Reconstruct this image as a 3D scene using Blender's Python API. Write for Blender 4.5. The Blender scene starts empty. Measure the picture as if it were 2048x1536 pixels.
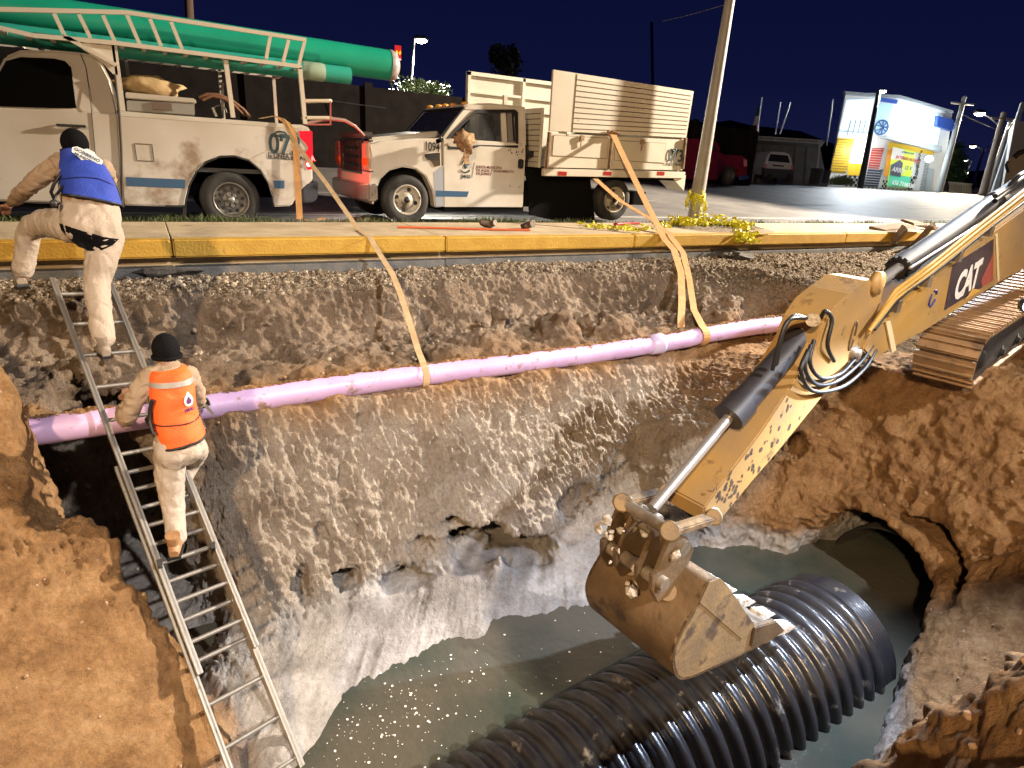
import bpy, bmesh, math, random
import numpy as np
from mathutils import Vector, Matrix, Quaternion
random.seed(7); RS = np.random.RandomState(5)
R = math.radians
scene = bpy.context.scene
COL = scene.collection

# ------------------------------------------------------------------ camera
FPX = 1247.0; CH = 1.2
def _n(v): v = np.array(v, float); return v/np.linalg.norm(v)
_Z = -_n((-204, -3432, -FPX))
_X = np.array((2276, 318, -FPX), float); _X /= np.linalg.norm(_X); _X -= _Z*_X.dot(_Z); _X /= np.linalg.norm(_X)
_Y = np.cross(_Z, _X)
CM = np.stack([_X, _Y, _Z], 1)           # world -> camera
camd = bpy.data.cameras.new('camera'); cam = bpy.data.objects.new('camera', camd); COL.objects.link(cam)
camd.sensor_fit = 'HORIZONTAL'; camd.sensor_width = 36; camd.lens = 36*FPX/2048; camd.clip_start = .05; camd.clip_end = 2000
W = CM.T
m = Matrix([[W[i][0], W[i][1], W[i][2]] for i in range(3)]).to_4x4(); m.translation = (0, 0, CH)
cam.matrix_world = m
scene.camera = cam
def _ray(x, y): return CM.T @ np.array((x-1024, 768-y, -FPX))
O = np.array((0, 0, CH))
def aD(x, y, D): return Vector(O+_ray(x, y)*D/FPX)            # a sight line's point at depth D
def aY(x, y, Y): r = _ray(x, y); return Vector(O+r*Y/r[1])
def aX(x, y, X): r = _ray(x, y); return Vector(O+r*X/r[0])
def aZ(x, y, z): r = _ray(x, y); return Vector(O+r*(z-CH)/r[2])
def aP(x, y, P0, n):
    r = _ray(x, y); n = np.array(n, float); t = (np.array(P0)-O).dot(n)/r.dot(n); return Vector(O+r*t)

# ------------------------------------------------------------------ world, exposure, lights
w = bpy.data.worlds.new('World'); scene.world = w; w.use_nodes = True
nt = w.node_tree; nt.nodes.clear()
out = nt.nodes.new('ShaderNodeOutputWorld'); bg = nt.nodes.new('ShaderNodeBackground')
tc = nt.nodes.new('ShaderNodeTexCoord'); sp = nt.nodes.new('ShaderNodeSeparateXYZ'); cr = nt.nodes.new('ShaderNodeValToRGB')
nt.links.new(tc.outputs['Generated'], sp.inputs[0]); nt.links.new(sp.outputs['Z'], cr.inputs[0]); nt.links.new(cr.outputs[0], bg.inputs[0]); nt.links.new(bg.outputs[0], out.inputs[0])
e = cr.color_ramp.elements; e[0].position = 0; e[0].color = (.0075, .0095, .042, 1); e[1].position = .42; e[1].color = (.0012, .0022, .021, 1)
x = e.new(.12); x.color = (.0040, .0058, .034, 1)
bg.inputs[1].default_value = 1.0
vs = scene.view_settings; vs.view_transform = 'Standard'; vs.look = 'None'; vs.exposure = 0.0; vs.gamma = 1
def lamp(name, kind, loc, energy, color, size=.1, target=None, spot=None, blend=.4):
    d = bpy.data.lights.new(name, kind); d.energy = energy; d.color = color
    if kind == 'AREA': d.size = size
    else: d.shadow_soft_size = size
    if spot: d.spot_size = R(spot); d.spot_blend = blend
    o = bpy.data.objects.new(name, d); COL.objects.link(o); o.location = loc
    if target is not None:
        o.rotation_euler = (Vector(target)-Vector(loc)).to_track_quat('-Z', 'Y').to_euler()
    return o
lamp('street_light_key', 'SPOT', (27, 5.2, 9.5), 88000, (1, .84, .66), .30, (7.5, 9.5, -.5), 78)
lamp('flood_light_near', 'SPOT', (-5.6, -4.2, 5.6), 7800, (1, .70, .40), .22, (5.0, 4.0, -1.1), 88, .95)
lamp('work_light_far', 'SPOT', (12.4, 5.1, 3.6), 4600, (.72, .84, 1), .16, (4.4, 2.4, -2.9), 60, .8)
lamp('work_light_high', 'SPOT', (4.6, -7.5, 8.6), 12000, (1, .96, .94), .16, (3.3, 4.3, -2.0), 46, .9)

# ------------------------------------------------------------------ numpy noise
_rt = RS.rand(4096*4).astype(np.float32)
def vnoise(p, s, seed=0):                # value noise in [-1, 1], p (N,3), cell size s
    q = p/np.array(s, np.float32)+seed*17.31+500.0
    i = np.floor(q).astype(np.int64); f = (q-i).astype(np.float32); f = f*f*f*(f*(f*6-15)+10)
    def h(a, b, c): return _rt[((i[:, 0]+a)*73856093 ^ (i[:, 1]+b)*19349663 ^ (i[:, 2]+c)*83492791) % 16381]
    r = 0
    x0, y0, z0 = f[:, 0], f[:, 1], f[:, 2]
    a = h(0,0,0)*(1-x0)+h(1,0,0)*x0; b = h(0,1,0)*(1-x0)+h(1,1,0)*x0
    c = h(0,0,1)*(1-x0)+h(1,0,1)*x0; d = h(0,1,1)*(1-x0)+h(1,1,1)*x0
    return ((a*(1-y0)+b*y0)*(1-z0)+(c*(1-y0)+d*y0)*z0)*2-1

# ------------------------------------------------------------------ materials
_mats = {}
def mat(name, col, rough=.6, metal=0., col2=None, nscale=4., bump=0., bscale=30., spec=.5, emit=None, estr=0., coat=0., dark=None, dthr=.6, dscale=3., stretch=None, detail=6, alpha=None, trans=0.):
    if name in _mats: return _mats[name]
    m = bpy.data.materials.new(name); m.use_nodes = True; _mats[name] = m
    n = m.node_tree.nodes; l = m.node_tree.links; b = n['Principled BSDF']
    b.inputs['Base Color'].default_value = (*col, 1); b.inputs['Roughness'].default_value = rough; b.inputs['Metallic'].default_value = metal
    b.inputs['Specular IOR Level'].default_value = spec; b.inputs['Coat Weight'].default_value = coat
    if trans: b.inputs['Transmission Weight'].default_value = trans
    t = n.new('ShaderNodeTexCoord'); vec = t.outputs['Object']
    if stretch:
        mp = n.new('ShaderNodeMapping'); mp.inputs['Scale'].default_value = stretch; l.new(vec, mp.inputs[0]); vec = mp.outputs[0]
    last = None
    if col2 is not None:
        nz = n.new('ShaderNodeTexNoise'); nz.inputs['Scale'].default_value = nscale; nz.inputs['Detail'].default_value = detail; l.new(vec, nz.inputs[0])
        rp = n.new('ShaderNodeValToRGB'); rp.color_ramp.elements[0].position = .35; rp.color_ramp.elements[1].position = .68
        rp.color_ramp.elements[0].color = (*col, 1); rp.color_ramp.elements[1].color = (*col2, 1)
        l.new(nz.outputs[0], rp.inputs[0]); last = rp.outputs[0]
    if dark is not None:
        nz = n.new('ShaderNodeTexNoise'); nz.inputs['Scale'].default_value = dscale; nz.inputs['Detail'].default_value = 8; nz.inputs['Roughness'].default_value = .65; l.new(vec, nz.inputs[0])
        rp = n.new('ShaderNodeValToRGB'); rp.color_ramp.elements[0].position = dthr; rp.color_ramp.elements[1].position = min(.99, dthr+.09)
        l.new(nz.outputs[0], rp.inputs[0])
        mx = n.new('ShaderNodeMix'); mx.data_type = 'RGBA'; l.new(rp.outputs[0], mx.inputs[0])
        if last is None: mx.inputs[6].default_value = (*col, 1)
        else: l.new(last, mx.inputs[6])
        mx.inputs[7].default_value = (*dark, 1); last = mx.outputs[2]
    if last is not None: l.new(last, b.inputs['Base Color'])
    if bump:
        nz = n.new('ShaderNodeTexNoise'); nz.inputs['Scale'].default_value = bscale; nz.inputs['Detail'].default_value = 8; l.new(vec, nz.inputs[0])
        bp = n.new('ShaderNodeBump'); bp.inputs['Strength'].default_value = bump; bp.inputs['Distance'].default_value = .02; l.new(nz.outputs[0], bp.inputs['Height']); l.new(bp.outputs[0], b.inputs['Normal'])
    if emit: b.inputs['Emission Color'].default_value = (*emit, 1); b.inputs['Emission Strength'].default_value = estr
    return m

# ------------------------------------------------------------------ mesh helpers: everything is drawn in world coordinates
def thing(name, label, cat, loc=(0, 0, 0), group=None):
    o = bpy.data.objects.new(name, None); COL.objects.link(o); o.location = loc; o.empty_display_size = .2
    o['label'] = label; o['category'] = cat
    if group: o['group'] = group
    return o
def tag(o, label, cat, group=None):
    o['label'] = label; o['category'] = cat
    if group: o['group'] = group
    return o
def base_of(o):
    l = Vector(o.location)
    while o.parent: o = o.parent; l += o.location
    return l
def link_mesh(name, me, mt, parent=None, smooth=False):
    o = bpy.data.objects.new(name, me); COL.objects.link(o)
    if mt is not None: me.materials.append(mt)
    if smooth:
        me.polygons.foreach_set('use_smooth', [True]*len(me.polygons))
    if parent is not None:
        off = base_of(parent); o.parent = parent
        me.transform(Matrix.Translation(-off))
    else:                                    # origin at its base centre
        n = len(me.vertices)
        if n:
            c = np.empty(n*3, np.float32); me.vertices.foreach_get('co', c); c = c.reshape(-1, 3)
            p = Vector(((c[:, 0].min()+c[:, 0].max())/2, (c[:, 1].min()+c[:, 1].max())/2, c[:, 2].min()))
            me.transform(Matrix.Translation(-p)); o.location = p
    return o
class MB:
    def __init__(s): s.v = []; s.f = []; s.sm = []
    def add(s, v, f, sm=False):
        b = len(s.v); s.v += [tuple(x) for x in v]; s.f += [tuple(b+i for i in q) for q in f]; s.sm += [sm]*len(f)
    def box(s, c, d, rot=None):
        hx, hy, hz = d[0]/2, d[1]/2, d[2]/2
        v = [Vector((x, y, z)) for x in (-hx, hx) for y in (-hy, hy) for z in (-hz, hz)]
        if rot is not None: v = [rot @ q for q in v]
        v = [q+Vector(c) for q in v]
        s.add(v, [(0,1,3,2),(4,6,7,5),(0,4,5,1),(2,3,7,6),(0,2,6,4),(1,5,7,3)])
    def bar(s, a, b, w, h=None, up=(0, 0, 1)):           # rectangular bar from a to b
        a = Vector(a); b = Vector(b); h = h or w; z = (b-a).normalized(); x = z.cross(Vector(up))
        if x.length < 1e-4: x = z.cross(Vector((0, 1, 0)))
        x.normalize(); y = x.cross(z)
        v = []
        for p in (a, b):
            for sx, sy in ((-1,-1),(1,-1),(1,1),(-1,1)): v.append(p+x*(sx*w/2)+y*(sy*h/2))
        s.add(v, [(0,3,2,1),(4,5,6,7),(0,1,5,4),(1,2,6,5),(2,3,7,6),(3,0,4,7)])
    def tube(s, pts, r, n=10, caps=True, closed=False):
        pts = [Vector(p) for p in pts]; rs = r if isinstance(r, (list, tuple)) else [r]*len(pts)
        t = (pts[1]-pts[0]).normalized(); x = t.cross(Vector((0, 0, 1)))
        if x.length < 1e-3: x = t.cross(Vector((0, 1, 0)))
        x.normalize(); v = []; L = len(pts)
        for i, p in enumerate(pts):
            if i > 0:
                t2 = (pts[min(i+1, L-1)]-pts[i-1])
                if t2.length > 1e-9: t2.normalize(); x = (x-t2*x.dot(t2)); x = x.normalized() if x.length > 1e-6 else t2.orthogonal().normalized(); t = t2
            y = t.cross(x)
            for k in range(n): a = 2*math.pi*k/n; v.append(p+x*(math.cos(a)*rs[i])+y*(math.sin(a)*rs[i]))
        f = [(i*n+k, i*n+(k+1) % n, (i+1)*n+(k+1) % n, (i+1)*n+k) for i in range(L-1) for k in range(n)]
        b = len(s.v); s.add(v, f, True)
        if caps: s.add(v[:n], [tuple(range(n-1, -1, -1))]); s.add(v[-n:], [tuple(range(n))])
    def cyl(s, a, b, r, n=20, r2=None): s.tube([a, b], [r, r if r2 is None else r2], n)
    def lathe(s, c, axis, prof, n=32):                   # prof: (radius, along axis)
        axis = Vector(axis).normalized(); x = axis.orthogonal().normalized(); y = axis.cross(x); c = Vector(c); v = []
        for r, h in prof:
            for k in range(n): a = 2*math.pi*k/n; v.append(c+axis*h+x*(r*math.cos(a))+y*(r*math.sin(a)))
        f = [(i*n+k, (i+1)*n+k, (i+1)*n+(k+1) % n, i*n+(k+1) % n) for i in range(len(prof)-1) for k in range(n)]
        s.add(v, f, True)
    def prism(s, poly, off):                             # planar polygon (3D) extruded by vector off
        off = Vector(off); p = [Vector(q) for q in poly]; n = len(p)
        s.add(p+[q+off for q in p], [tuple(range(n)), tuple(range(2*n-1, n-1, -1))]+[(i, n+i, n+(i+1) % n, (i+1) % n) for i in range(n)])
    def sphere(s, c, r, n=12, sc=(1, 1, 1)):
        prof = [(math.sin(math.pi*i/n)+1e-5, -math.cos(math.pi*i/n)) for i in range(n+1)]
        t = MB(); t.lathe((0, 0, 0), (0, 0, 1), [(a*r, b*r) for a, b in prof], n*2)
        s.add([(c[0]+v[0]*sc[0], c[1]+v[1]*sc[1], c[2]+v[2]*sc[2]) for v in t.v], t.f, True)
    def strip(s, pts, wv, th=.003):                      # flat webbing: centre points, width vectors
        P = [Vector(p) for p in pts]; V = []
        for i, p in enumerate(P):
            wd = Vector(wv[i] if isinstance(wv, list) else wv); t = (P[min(i+1, len(P)-1)]-P[max(i-1, 0)]).normalized(); nn = t.cross(wd).normalized()*th
            V += [p-wd/2-nn, p+wd/2-nn, p+wd/2+nn, p-wd/2+nn]
        F = []
        for i in range(len(P)-1):
            a = i*4; b = a+4
            for k in range(4): F.append((a+k, a+(k+1) % 4, b+(k+1) % 4, b+k))
        F += [(3, 2, 1, 0), tuple(len(P)*4-4+k for k in range(4))]
        s.add(V, F)
    def build(s, name, mt, parent=None, bevel=0., seg=2, label=None, recalc=True):
        me = bpy.data.meshes.new(name); me.from_pydata(s.v, [], s.f)
        me.polygons.foreach_set('use_smooth', s.sm)
        if recalc or bevel:
            bm = bmesh.new(); bm.from_mesh(me)
            if bevel:
                bmesh.ops.remove_doubles(bm, verts=bm.verts, dist=1e-5)
                es = [e for e in bm.edges if len(e.link_faces) == 2 and not (e.link_faces[0].smooth and e.link_faces[1].smooth) and e.calc_face_angle(0) > .5]
                bmesh.ops.bevel(bm, geom=es, offset=bevel, segments=seg, affect='EDGES', clamp_overlap=True)
            bmesh.ops.recalc_face_normals(bm, faces=bm.faces); bm.to_mesh(me); bm.free()
        o = link_mesh(name, me, mt, parent)
        if label: o['label'] = label
        return o
def raw(name, v, f, mt, parent=None, smooth=False):
    me = bpy.data.meshes.new(name); me.from_pydata([tuple(x) for x in v], [], f); me.validate(); return link_mesh(name, me, mt, parent, smooth)
def text(name, body, org, xd, up, size, mt, parent=None, ext=.002, bold=False, shear=0., sx=1., align='LEFT', space=1.):
    c = bpy.data.curves.new(name, 'FONT'); c.body = body; c.size = size; c.extrude = ext; c.shear = shear; c.align_x = align; c.space_character = space
    c.resolution_u = 3
    if bold: c.offset = size*(.045 if body == 'CAT' else .022)
    t = bpy.data.objects.new(name, c); me = bpy.data.meshes.new_from_object(t); bpy.data.objects.remove(t); bpy.data.curves.remove(c)
    xd = Vector(xd).normalized(); up = Vector(up); up = (up-xd*up.dot(xd)).normalized(); n = xd.cross(up)
    M = Matrix(((xd.x*sx, up.x, n.x, org[0]), (xd.y*sx, up.y, n.y, org[1]), (xd.z*sx, up.z, n.z, org[2]), (0, 0, 0, 1)))
    me.transform(M); me.materials.clear(); me.name = name
    return link_mesh(name, me, mt, parent)
def lerp(a, b, t): return Vector(a)*(1-t)+Vector(b)*t
# ------------------------------------------------------------------ the excavated ground, as a solid carved in 3D
def smin(a, b, k): h = np.clip(.5+.5*(b-a)/k, 0, 1); return b*(1-h)+a*h-k*h*(1-h)
def smax(a, b, k): return -smin(-a, -b, k)
WZ = -2.9
GX = (-4.0, 15.0); GY = (-1.0, 8.05); GZ = (-3.7, .45); DG = .065
def terrain_f(P):
    x, y, z = P[:, 0], P[:, 1], P[:, 2]
    n1 = vnoise(P, (1.6, 1.6, 1.6), 1); n2 = vnoise(P, (.62, .62, .62), 2); n3 = vnoise(P, (.27, .27, .27), 3); n4 = vnoise(P, (.13, .13, .13), 4)
    vs_ = vnoise(P, (.33, .5, 1.3), 5); vs2 = vnoise(P, (.13, .3, .6), 6); r2 = .5-np.abs(n2)*1.6; r3 = .5-np.abs(n3)*1.6; rv = .5-np.abs(vs_)*1.5
    # upper bank below the kerb: gravel shelf, steep face; shelf widens towards the right
    ye = np.interp(x, [-4, -1, 0.4, 2.1, 4.4, 6.5, 8, 9.5, 15], [7.35, 7.35, 7.25, 7.4, 7.5, 7.3, 6.9, 5.6, 3.0])+.10*n1+.07*n2+.04*n3
    top = z-(-.24+.03*n2+.02*n3+.015*n4-.08*np.clip((x-7)/5, 0, 1)*(7.8-y))
    sl = np.interp(x, [-4, 6.5, 9, 15], [.50, .55, .9, 1.2])
    upper = smax(top, (ye-y-(z+.25)*-sl*-1*-1)/1.12, .06)
    # bench at the pipe level and the tall lower face
    yb = np.interp(x, [-4, -1.2, -.2, .3, 2.5, 5, 7.5, 8.6, 15], [5.95, 5.95, 5.85, 5.60, 5.60, 5.58, 5.7, 5.9, 6.0])
    bt = z-(-1.05+.10*np.clip((y-5.76)*6, 0, 1)+.06*np.clip((y-5.9)/1.0, 0, 1.2)+.07*r2*np.clip((y-5.8)*3, 0, 1)+.06*r3+.06*n1*np.clip((y-5.8)*2, 0, 1))
    ybase = np.interp(x, [-1, -.15, .15, .5, 1.6, 2.3, 3.0, 4.0, 5.1, 7], [5.6, 5.5, 4.8, 4.50, 4.80, 4.62, 4.42, 4.45, 4.55, 4.8])
    t = np.clip((-1.1-z)/1.75, 0, 1.2)
    yw = yb+(ybase-yb)*t**1.15
    rough = .05*n1+.022*rv+.016*vs2+.014*n2-.012*r2+.008*n3
    lower = smax(bt, (yw-y+rough)/1.15, .05)
    # floor with the wet mud shelf along the wall
    ywt = np.interp(x, [-1, .1, .52, 1.39, 2.3, 3.24, 4.2, 5.1, 6.5], [3.2, 3.45, 3.66, 3.93, 3.95, 3.80, 3.95, 4.2, 4.4])+.05*n2
    fl = z-(-3.13+np.clip((y-ywt+.9)*.235, 0, .42)+.02*n3+.02*n2*np.clip((y-ywt)*3, 0, 1))
    f = smin(smin(upper, lower, .10), fl, .06)
    xv = np.interp(z, [-2.75, -2.0, -1.2], [.02, -.12, -.42])+.10*n2+.06*n3
    void = np.maximum(np.maximum(x-xv, np.abs(z+2.02)-.86+.12*n2), np.maximum(y-7.0, 4.0-y))
    f = smax(f, -void, .05)
    # dirt toe under the ladder
    toe = np.sqrt(((x-.36)/.55)**2+((y-4.10)/.75)**2+((z+3.12)/.44)**2)-1
    f = smin(f, toe*.6+.05*n2+.04*n3+.03*n4, .12)
    # left bank
    lb = (z-(-5.65-.81*x+.79*y+.14*n1+.10*n2+.035*n3))/1.5
    lb = smax(lb, z-(-.42+.05*n2+.03*n3), .25)
    xe = np.interp(y, [0, 3.0, 3.58, 4.6, 4.95, 5.6, 6.3, 8], [.12, .10, .08, -.16, -.62, -.78, -1.25, -1.5])+.07*n2+.03*n3+.05*vs_
    lb = smax(lb, (x-xe+.10*(z+2.9)), .07)
    f = smin(f, lb, .06)
    # near bank
    mk = np.clip((x-2.1)/.6, 0, 1); y0 = (.75-.20*x)*(1-mk)+(.64-.02*(x-3))*mk
    nb = (z-(-.42-(1.45+1.6*mk)*(y-y0)+.13*n1+.13*n2+.08*n3+.04*n4))/(1.76+1.2*mk)
    nb = smax(nb, z-(-.42+.04*n2), .2)
    f = smin(f, nb, .08)
    # mud bank at the near right, in front of the culvert
    mb = (z-(-2.9+.62*(x-4.15)-.78*(y-1.55)+.05*n1+.04*n2+.02*n3))/1.4
    mb = smax(mb, z-(-.5+.05*n2), .3)
    mb = smax(mb, (y-1.9-.35*(x-5.2))/1.05, .15)
    f = smin(f, mb, .10)
    # right bank under the excavator
    rt = (z-(-.50-.42*np.clip(6.7-x, 0, 9)-.20*np.clip(y-2.7, 0, 9)+.09*n1+.08*n2+.03*n3))/1.1
    xf = np.interp(y, [0, 3.4, 3.9, 4.25, 4.6, 5.4, 8], [6.10, 6.05, 5.65, 5.0, 4.4, 4.6, 6.5])
    rb = smax(rt, (xf-x+.34*(z+2.9)+.12*n1+.11*n2+.05*n3+.05*vs_)/1.1, .12)
    f = smin(f, rb, .12)
    # old pipe's bore under the right bank
    def ell(c, r, rot=0.): return (np.sqrt(((x-c[0])/r[0])**2+((y-c[1])/r[1])**2+((z-c[2])/r[2])**2)-1)*min(r)
    cyl = np.sqrt((y-2.86)**2+(z+2.98)**2)-.70
    bore = np.maximum(cyl+.13*n1+.16*n2+.08*n3-.02, 5.2-x)
    f = smax(f, -bore, .05)
    arch = np.abs(np.sqrt((y-2.60)**2+(z+2.76)**2)-.76+.05*n2)-.075-.03*n3            # the gap left round the covered pipe
    arch = np.maximum(np.maximum(arch, np.abs(x-6.3)-.6), np.maximum(-(z+2.45), y-2.80))
    f = smax(f, -arch, .03)
    for c, r in (((1.05, 6.55, -.83), (.26, .38, .17)), ((2.35, 6.7, -.78), (.30, .30, .22)), ((5.15, 6.4, -.75), (.16, .4, .2)), ((-.55, 6.3, -.95), (.55, .5, .32)),
                 ((2.50, 5.2, -2.56), (.46, 1.0, .17)), ((2.98, 5.0, -2.64), (.32, 1.0, .15)), ((2.3, 5.1, -2.33), (.18, .6, .08)), ((1.98, 5.1, -2.46), (.17, .6, .10)), ((1.72, 5.2, -2.72), (.30, .8, .09)), ((3.75, 4.6, -2.35), (.3, .4, .24)),
                 ((1.18, 5.05, -2.62), (.16, .5, .13)), ((.80, 4.80, -2.55), (.10, .4, .16)), ((1.05, 4.95, -2.15), (.12, .2, .10)), ((4.55, 4.75, -2.35), (.36, .4, .26)), ((4.75, 4.5, -2.7), (.5, .4, .2)),
                 ((5.75, 3.95, -1.95), (.26, .30, .27)), ((6.1, 4.1, -1.7), (.16, .3, .16)), ((6.35, 3.2, -1.35), (.12, .3, .10)), ((6.2, 3.7, -1.3), (.2, .3, .16)),
                 ((-.80, 4.70, -1.12), (.13, .3, .24)), ((3.9, 5.1, -1.75), (.12, .2, .06)), ((-.15, 5.0, -2.1), (.42, .75, .95)), ((-.4, 5.55, -1.55), (.42, .5, .42))):
        f = smax(f, -(ell(c, r)+(.07*n2+.07*n3+.04*n4)*min(1, min(r)/.2)), .03)
    # loose clods on the bench
    for c, r in (((1.75, 6.35, -.98), (.3, .25, .16)), ((3.4, 6.3, -.92), (.5, .3, .2)), ((4.3, 6.35, -.9), (.3, .3, .25)), ((.3, 6.3, -.98), (.3, .3, .2)), ((3.6, 6.55, -.70), (.10, .16, .22)), ((5.2, 6.4, -.85), (.3, .3, .2)), ((1.5, 6.1, -1.02), (.25, .2, .12)), ((2.9, 6.15, -.98), (.35, .2, .14)), ((7.2, 6.4, -.8), (.4, .4, .25))):
        f = smin(f, ell(c, r)+.07*r2+.07*r3+.05*n4, .04)
    return f
def surface_nets(fn, gx, gy, gz, d):
    X = np.arange(gx[0], gx[1], d, dtype=np.float32); Y = np.arange(gy[0], gy[1], d, dtype=np.float32); Z = np.arange(gz[0], gz[1], d, dtype=np.float32)
    nx, ny, nz = len(X), len(Y), len(Z); F = np.empty((nx, ny, nz), np.float32)
    for i0 in range(0, nx, 40):
        g = np.stack(np.meshgrid(X[i0:i0+40], Y, Z, indexing='ij'), -1).reshape(-1, 3)
        F[i0:i0+40] = fn(g).reshape(-1, ny, nz)
    S = F < 0
    c = S[:-1, :-1, :-1].astype(np.int8)
    tot = np.zeros((nx-1, ny-1, nz-1), np.int8)
    for a in (0, 1):
        for b in (0, 1):
            for e_ in (0, 1): tot += S[a:nx-1+a, b:ny-1+b, e_:nz-1+e_]
    act = (tot > 0) & (tot < 8)
    idx = -np.ones(act.shape, np.int64); I = np.argwhere(act); idx[act] = np.arange(len(I))
    acc = np.zeros((len(I), 3), np.float64); cnt = np.zeros(len(I))
    corners = [(a, b, e_) for a in (0, 1) for b in (0, 1) for e_ in (0, 1)]
    for a in corners:
        for ax in range(3):
            if a[ax]: continue
            b = list(a); b[ax] = 1
            fa = F[I[:, 0]+a[0], I[:, 1]+a[1], I[:, 2]+a[2]]; fb = F[I[:, 0]+b[0], I[:, 1]+b[1], I[:, 2]+b[2]]
            mk = (fa < 0) != (fb < 0); t = np.where(mk, fa/(fa-fb+1e-12), 0)
            p = np.tile(np.array(a, float), (len(I), 1)); p[:, ax] += t
            acc[mk] += p[mk]; cnt[mk] += 1
    V = (I+acc/cnt[:, None])*d+np.array([X[0], Y[0], Z[0]])
    Q = []
    for ax in range(3):
        sl0 = [slice(None)]*3; sl1 = [slice(None)]*3; sl0[ax] = slice(0, -1); sl1[ax] = slice(1, None)
        A = S[tuple(sl0)]; B = S[tuple(sl1)]; ch = np.argwhere(A != B); u, v = [(1, 2), (2, 0), (0, 1)][ax]
        lim = np.array(act.shape); ok = (ch[:, u] > 0) & (ch[:, v] > 0) & (ch[:, u] < lim[u]) & (ch[:, v] < lim[v]) & (ch[:, ax] < lim[ax])
        ch = ch[ok]; inside = A[ch[:, 0], ch[:, 1], ch[:, 2]]
        def g(du, dv): q = ch.copy(); q[:, u] -= du; q[:, v] -= dv; return idx[q[:, 0], q[:, 1], q[:, 2]]
        q = np.stack([g(0, 0), g(1, 0), g(1, 1), g(0, 1)], 1)
        q[~inside] = q[~inside][:, ::-1]; Q.append(q)
    return V, np.concatenate(Q)
V, Q = surface_nets(terrain_f, GX, GY, GZ, DG)
def np_mesh(name, V, Q):
    me = bpy.data.meshes.new(name); me.vertices.add(len(V)); me.vertices.foreach_set('co', np.asarray(V, np.float32).ravel())
    me.loops.add(len(Q)*4); me.loops.foreach_set('vertex_index', np.asarray(Q, np.int32).ravel())
    me.polygons.add(len(Q)); me.polygons.foreach_set('loop_start', np.arange(0, len(Q)*4, 4, dtype=np.int32)); me.update(calc_edges=True); me.validate()
    return me
me0 = np_mesh('t0', V, Q); to = bpy.data.objects.new('t0', me0); COL.objects.link(to)
md = to.modifiers.new('s', 'SUBSURF'); md.levels = 2; md.render_levels = 2
dg = bpy.context.evaluated_depsgraph_get(); me = bpy.data.meshes.new_from_object(to.evaluated_get(dg))
bpy.data.objects.remove(to)
me.name = 'ground'
n = len(me.vertices); co = np.empty(n*3, np.float32); me.vertices.foreach_get('co', co); co = co.reshape(-1, 3)
no = np.empty(n*3, np.float32); me.vertices.foreach_get('normal', no); no = no.reshape(-1, 3)
x, y, z = co.T
gravel = np.clip(1-np.abs(z+.26)/np.where(x > 7.2, .5, .18), 0, 1)*np.clip((y-5)/1.5, 0, 1)
wall = np.clip((y-3.9)*2, 0, 1)*np.clip((-1.0-z)*4, 0, 1)*np.clip((6.3-x)*2, 0, 1)
wetm = np.clip((-2.62-z)*8, 0, 1)
d = .016*vnoise(co, (.11,)*3, 11)+.011*vnoise(co, (.055,)*3, 12)+.007*vnoise(co, (.03,)*3, 13)
cw = co.copy(); cw[:, 0] += .25*co[:, 2]+.05*vnoise(co, (.3,)*3, 40)
d += wall*(-.010*np.abs(vnoise(cw, (.07, .2, .34), 14))-.030*np.abs(vnoise(cw, (.036, .11, .17), 15))+.020*vnoise(cw, (.02, .05, .06), 19)-.040*np.clip(vnoise(co, (.12, .12, .16), 16)-.55, 0, 1)*3+.02)
uf = np.clip((y-6.3)*2, 0, 1)*np.clip((-.25-z)*6, 0, 1)
d += uf*(-.045*np.abs(vnoise(cw, (.13, .2, .17), 41))-.03*np.abs(vnoise(co, (.055, .08, .07), 42))+.03)
rbk = np.clip((x-4.6)*1.5, 0, 1)*np.clip((5.4-y)*2, 0, 1)
d += rbk*(-.05*np.abs(vnoise(co, (.19,)*3, 43))-.028*np.abs(vnoise(co, (.08,)*3, 44))+.03)
d += gravel*(.022*vnoise(co, (.05,)*3, 17)+.016*vnoise(co, (.028,)*3, 18))
bench = np.clip((y-5.55)*3, 0, 1)*np.clip((-.4-z)*4, 0, 1)
d += bench*(.035*vnoise(co, (.16,)*3, 21)+.03*vnoise(co, (.08,)*3, 22))
lump = (y < 2.2)*np.clip((x-2)/1, 0, 1)*np.clip((-.3-z)*2, 0, 1)*np.clip((z+2.1)*3, 0, 1)
d += lump*(.05*vnoise(co, (.14,)*3, 23)+.035*vnoise(co, (.07,)*3, 24))
d *= (1-.8*wetm*(no[:, 2] > .7))
shelf = wetm*(no[:, 2] > .6)*np.clip((4.9-x)*3, 0, 1); cs = co.copy(); cs[:, 0] -= .6*co[:, 1]
d += shelf*(-.022*np.abs(vnoise(cs, (.13, .5, .3), 51))-.010*np.abs(vnoise(cs, (.05, .2, .2), 52)))
co2 = co+no*d[:, None]; me.vertices.foreach_set('co', co2.ravel()); me.update()
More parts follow.
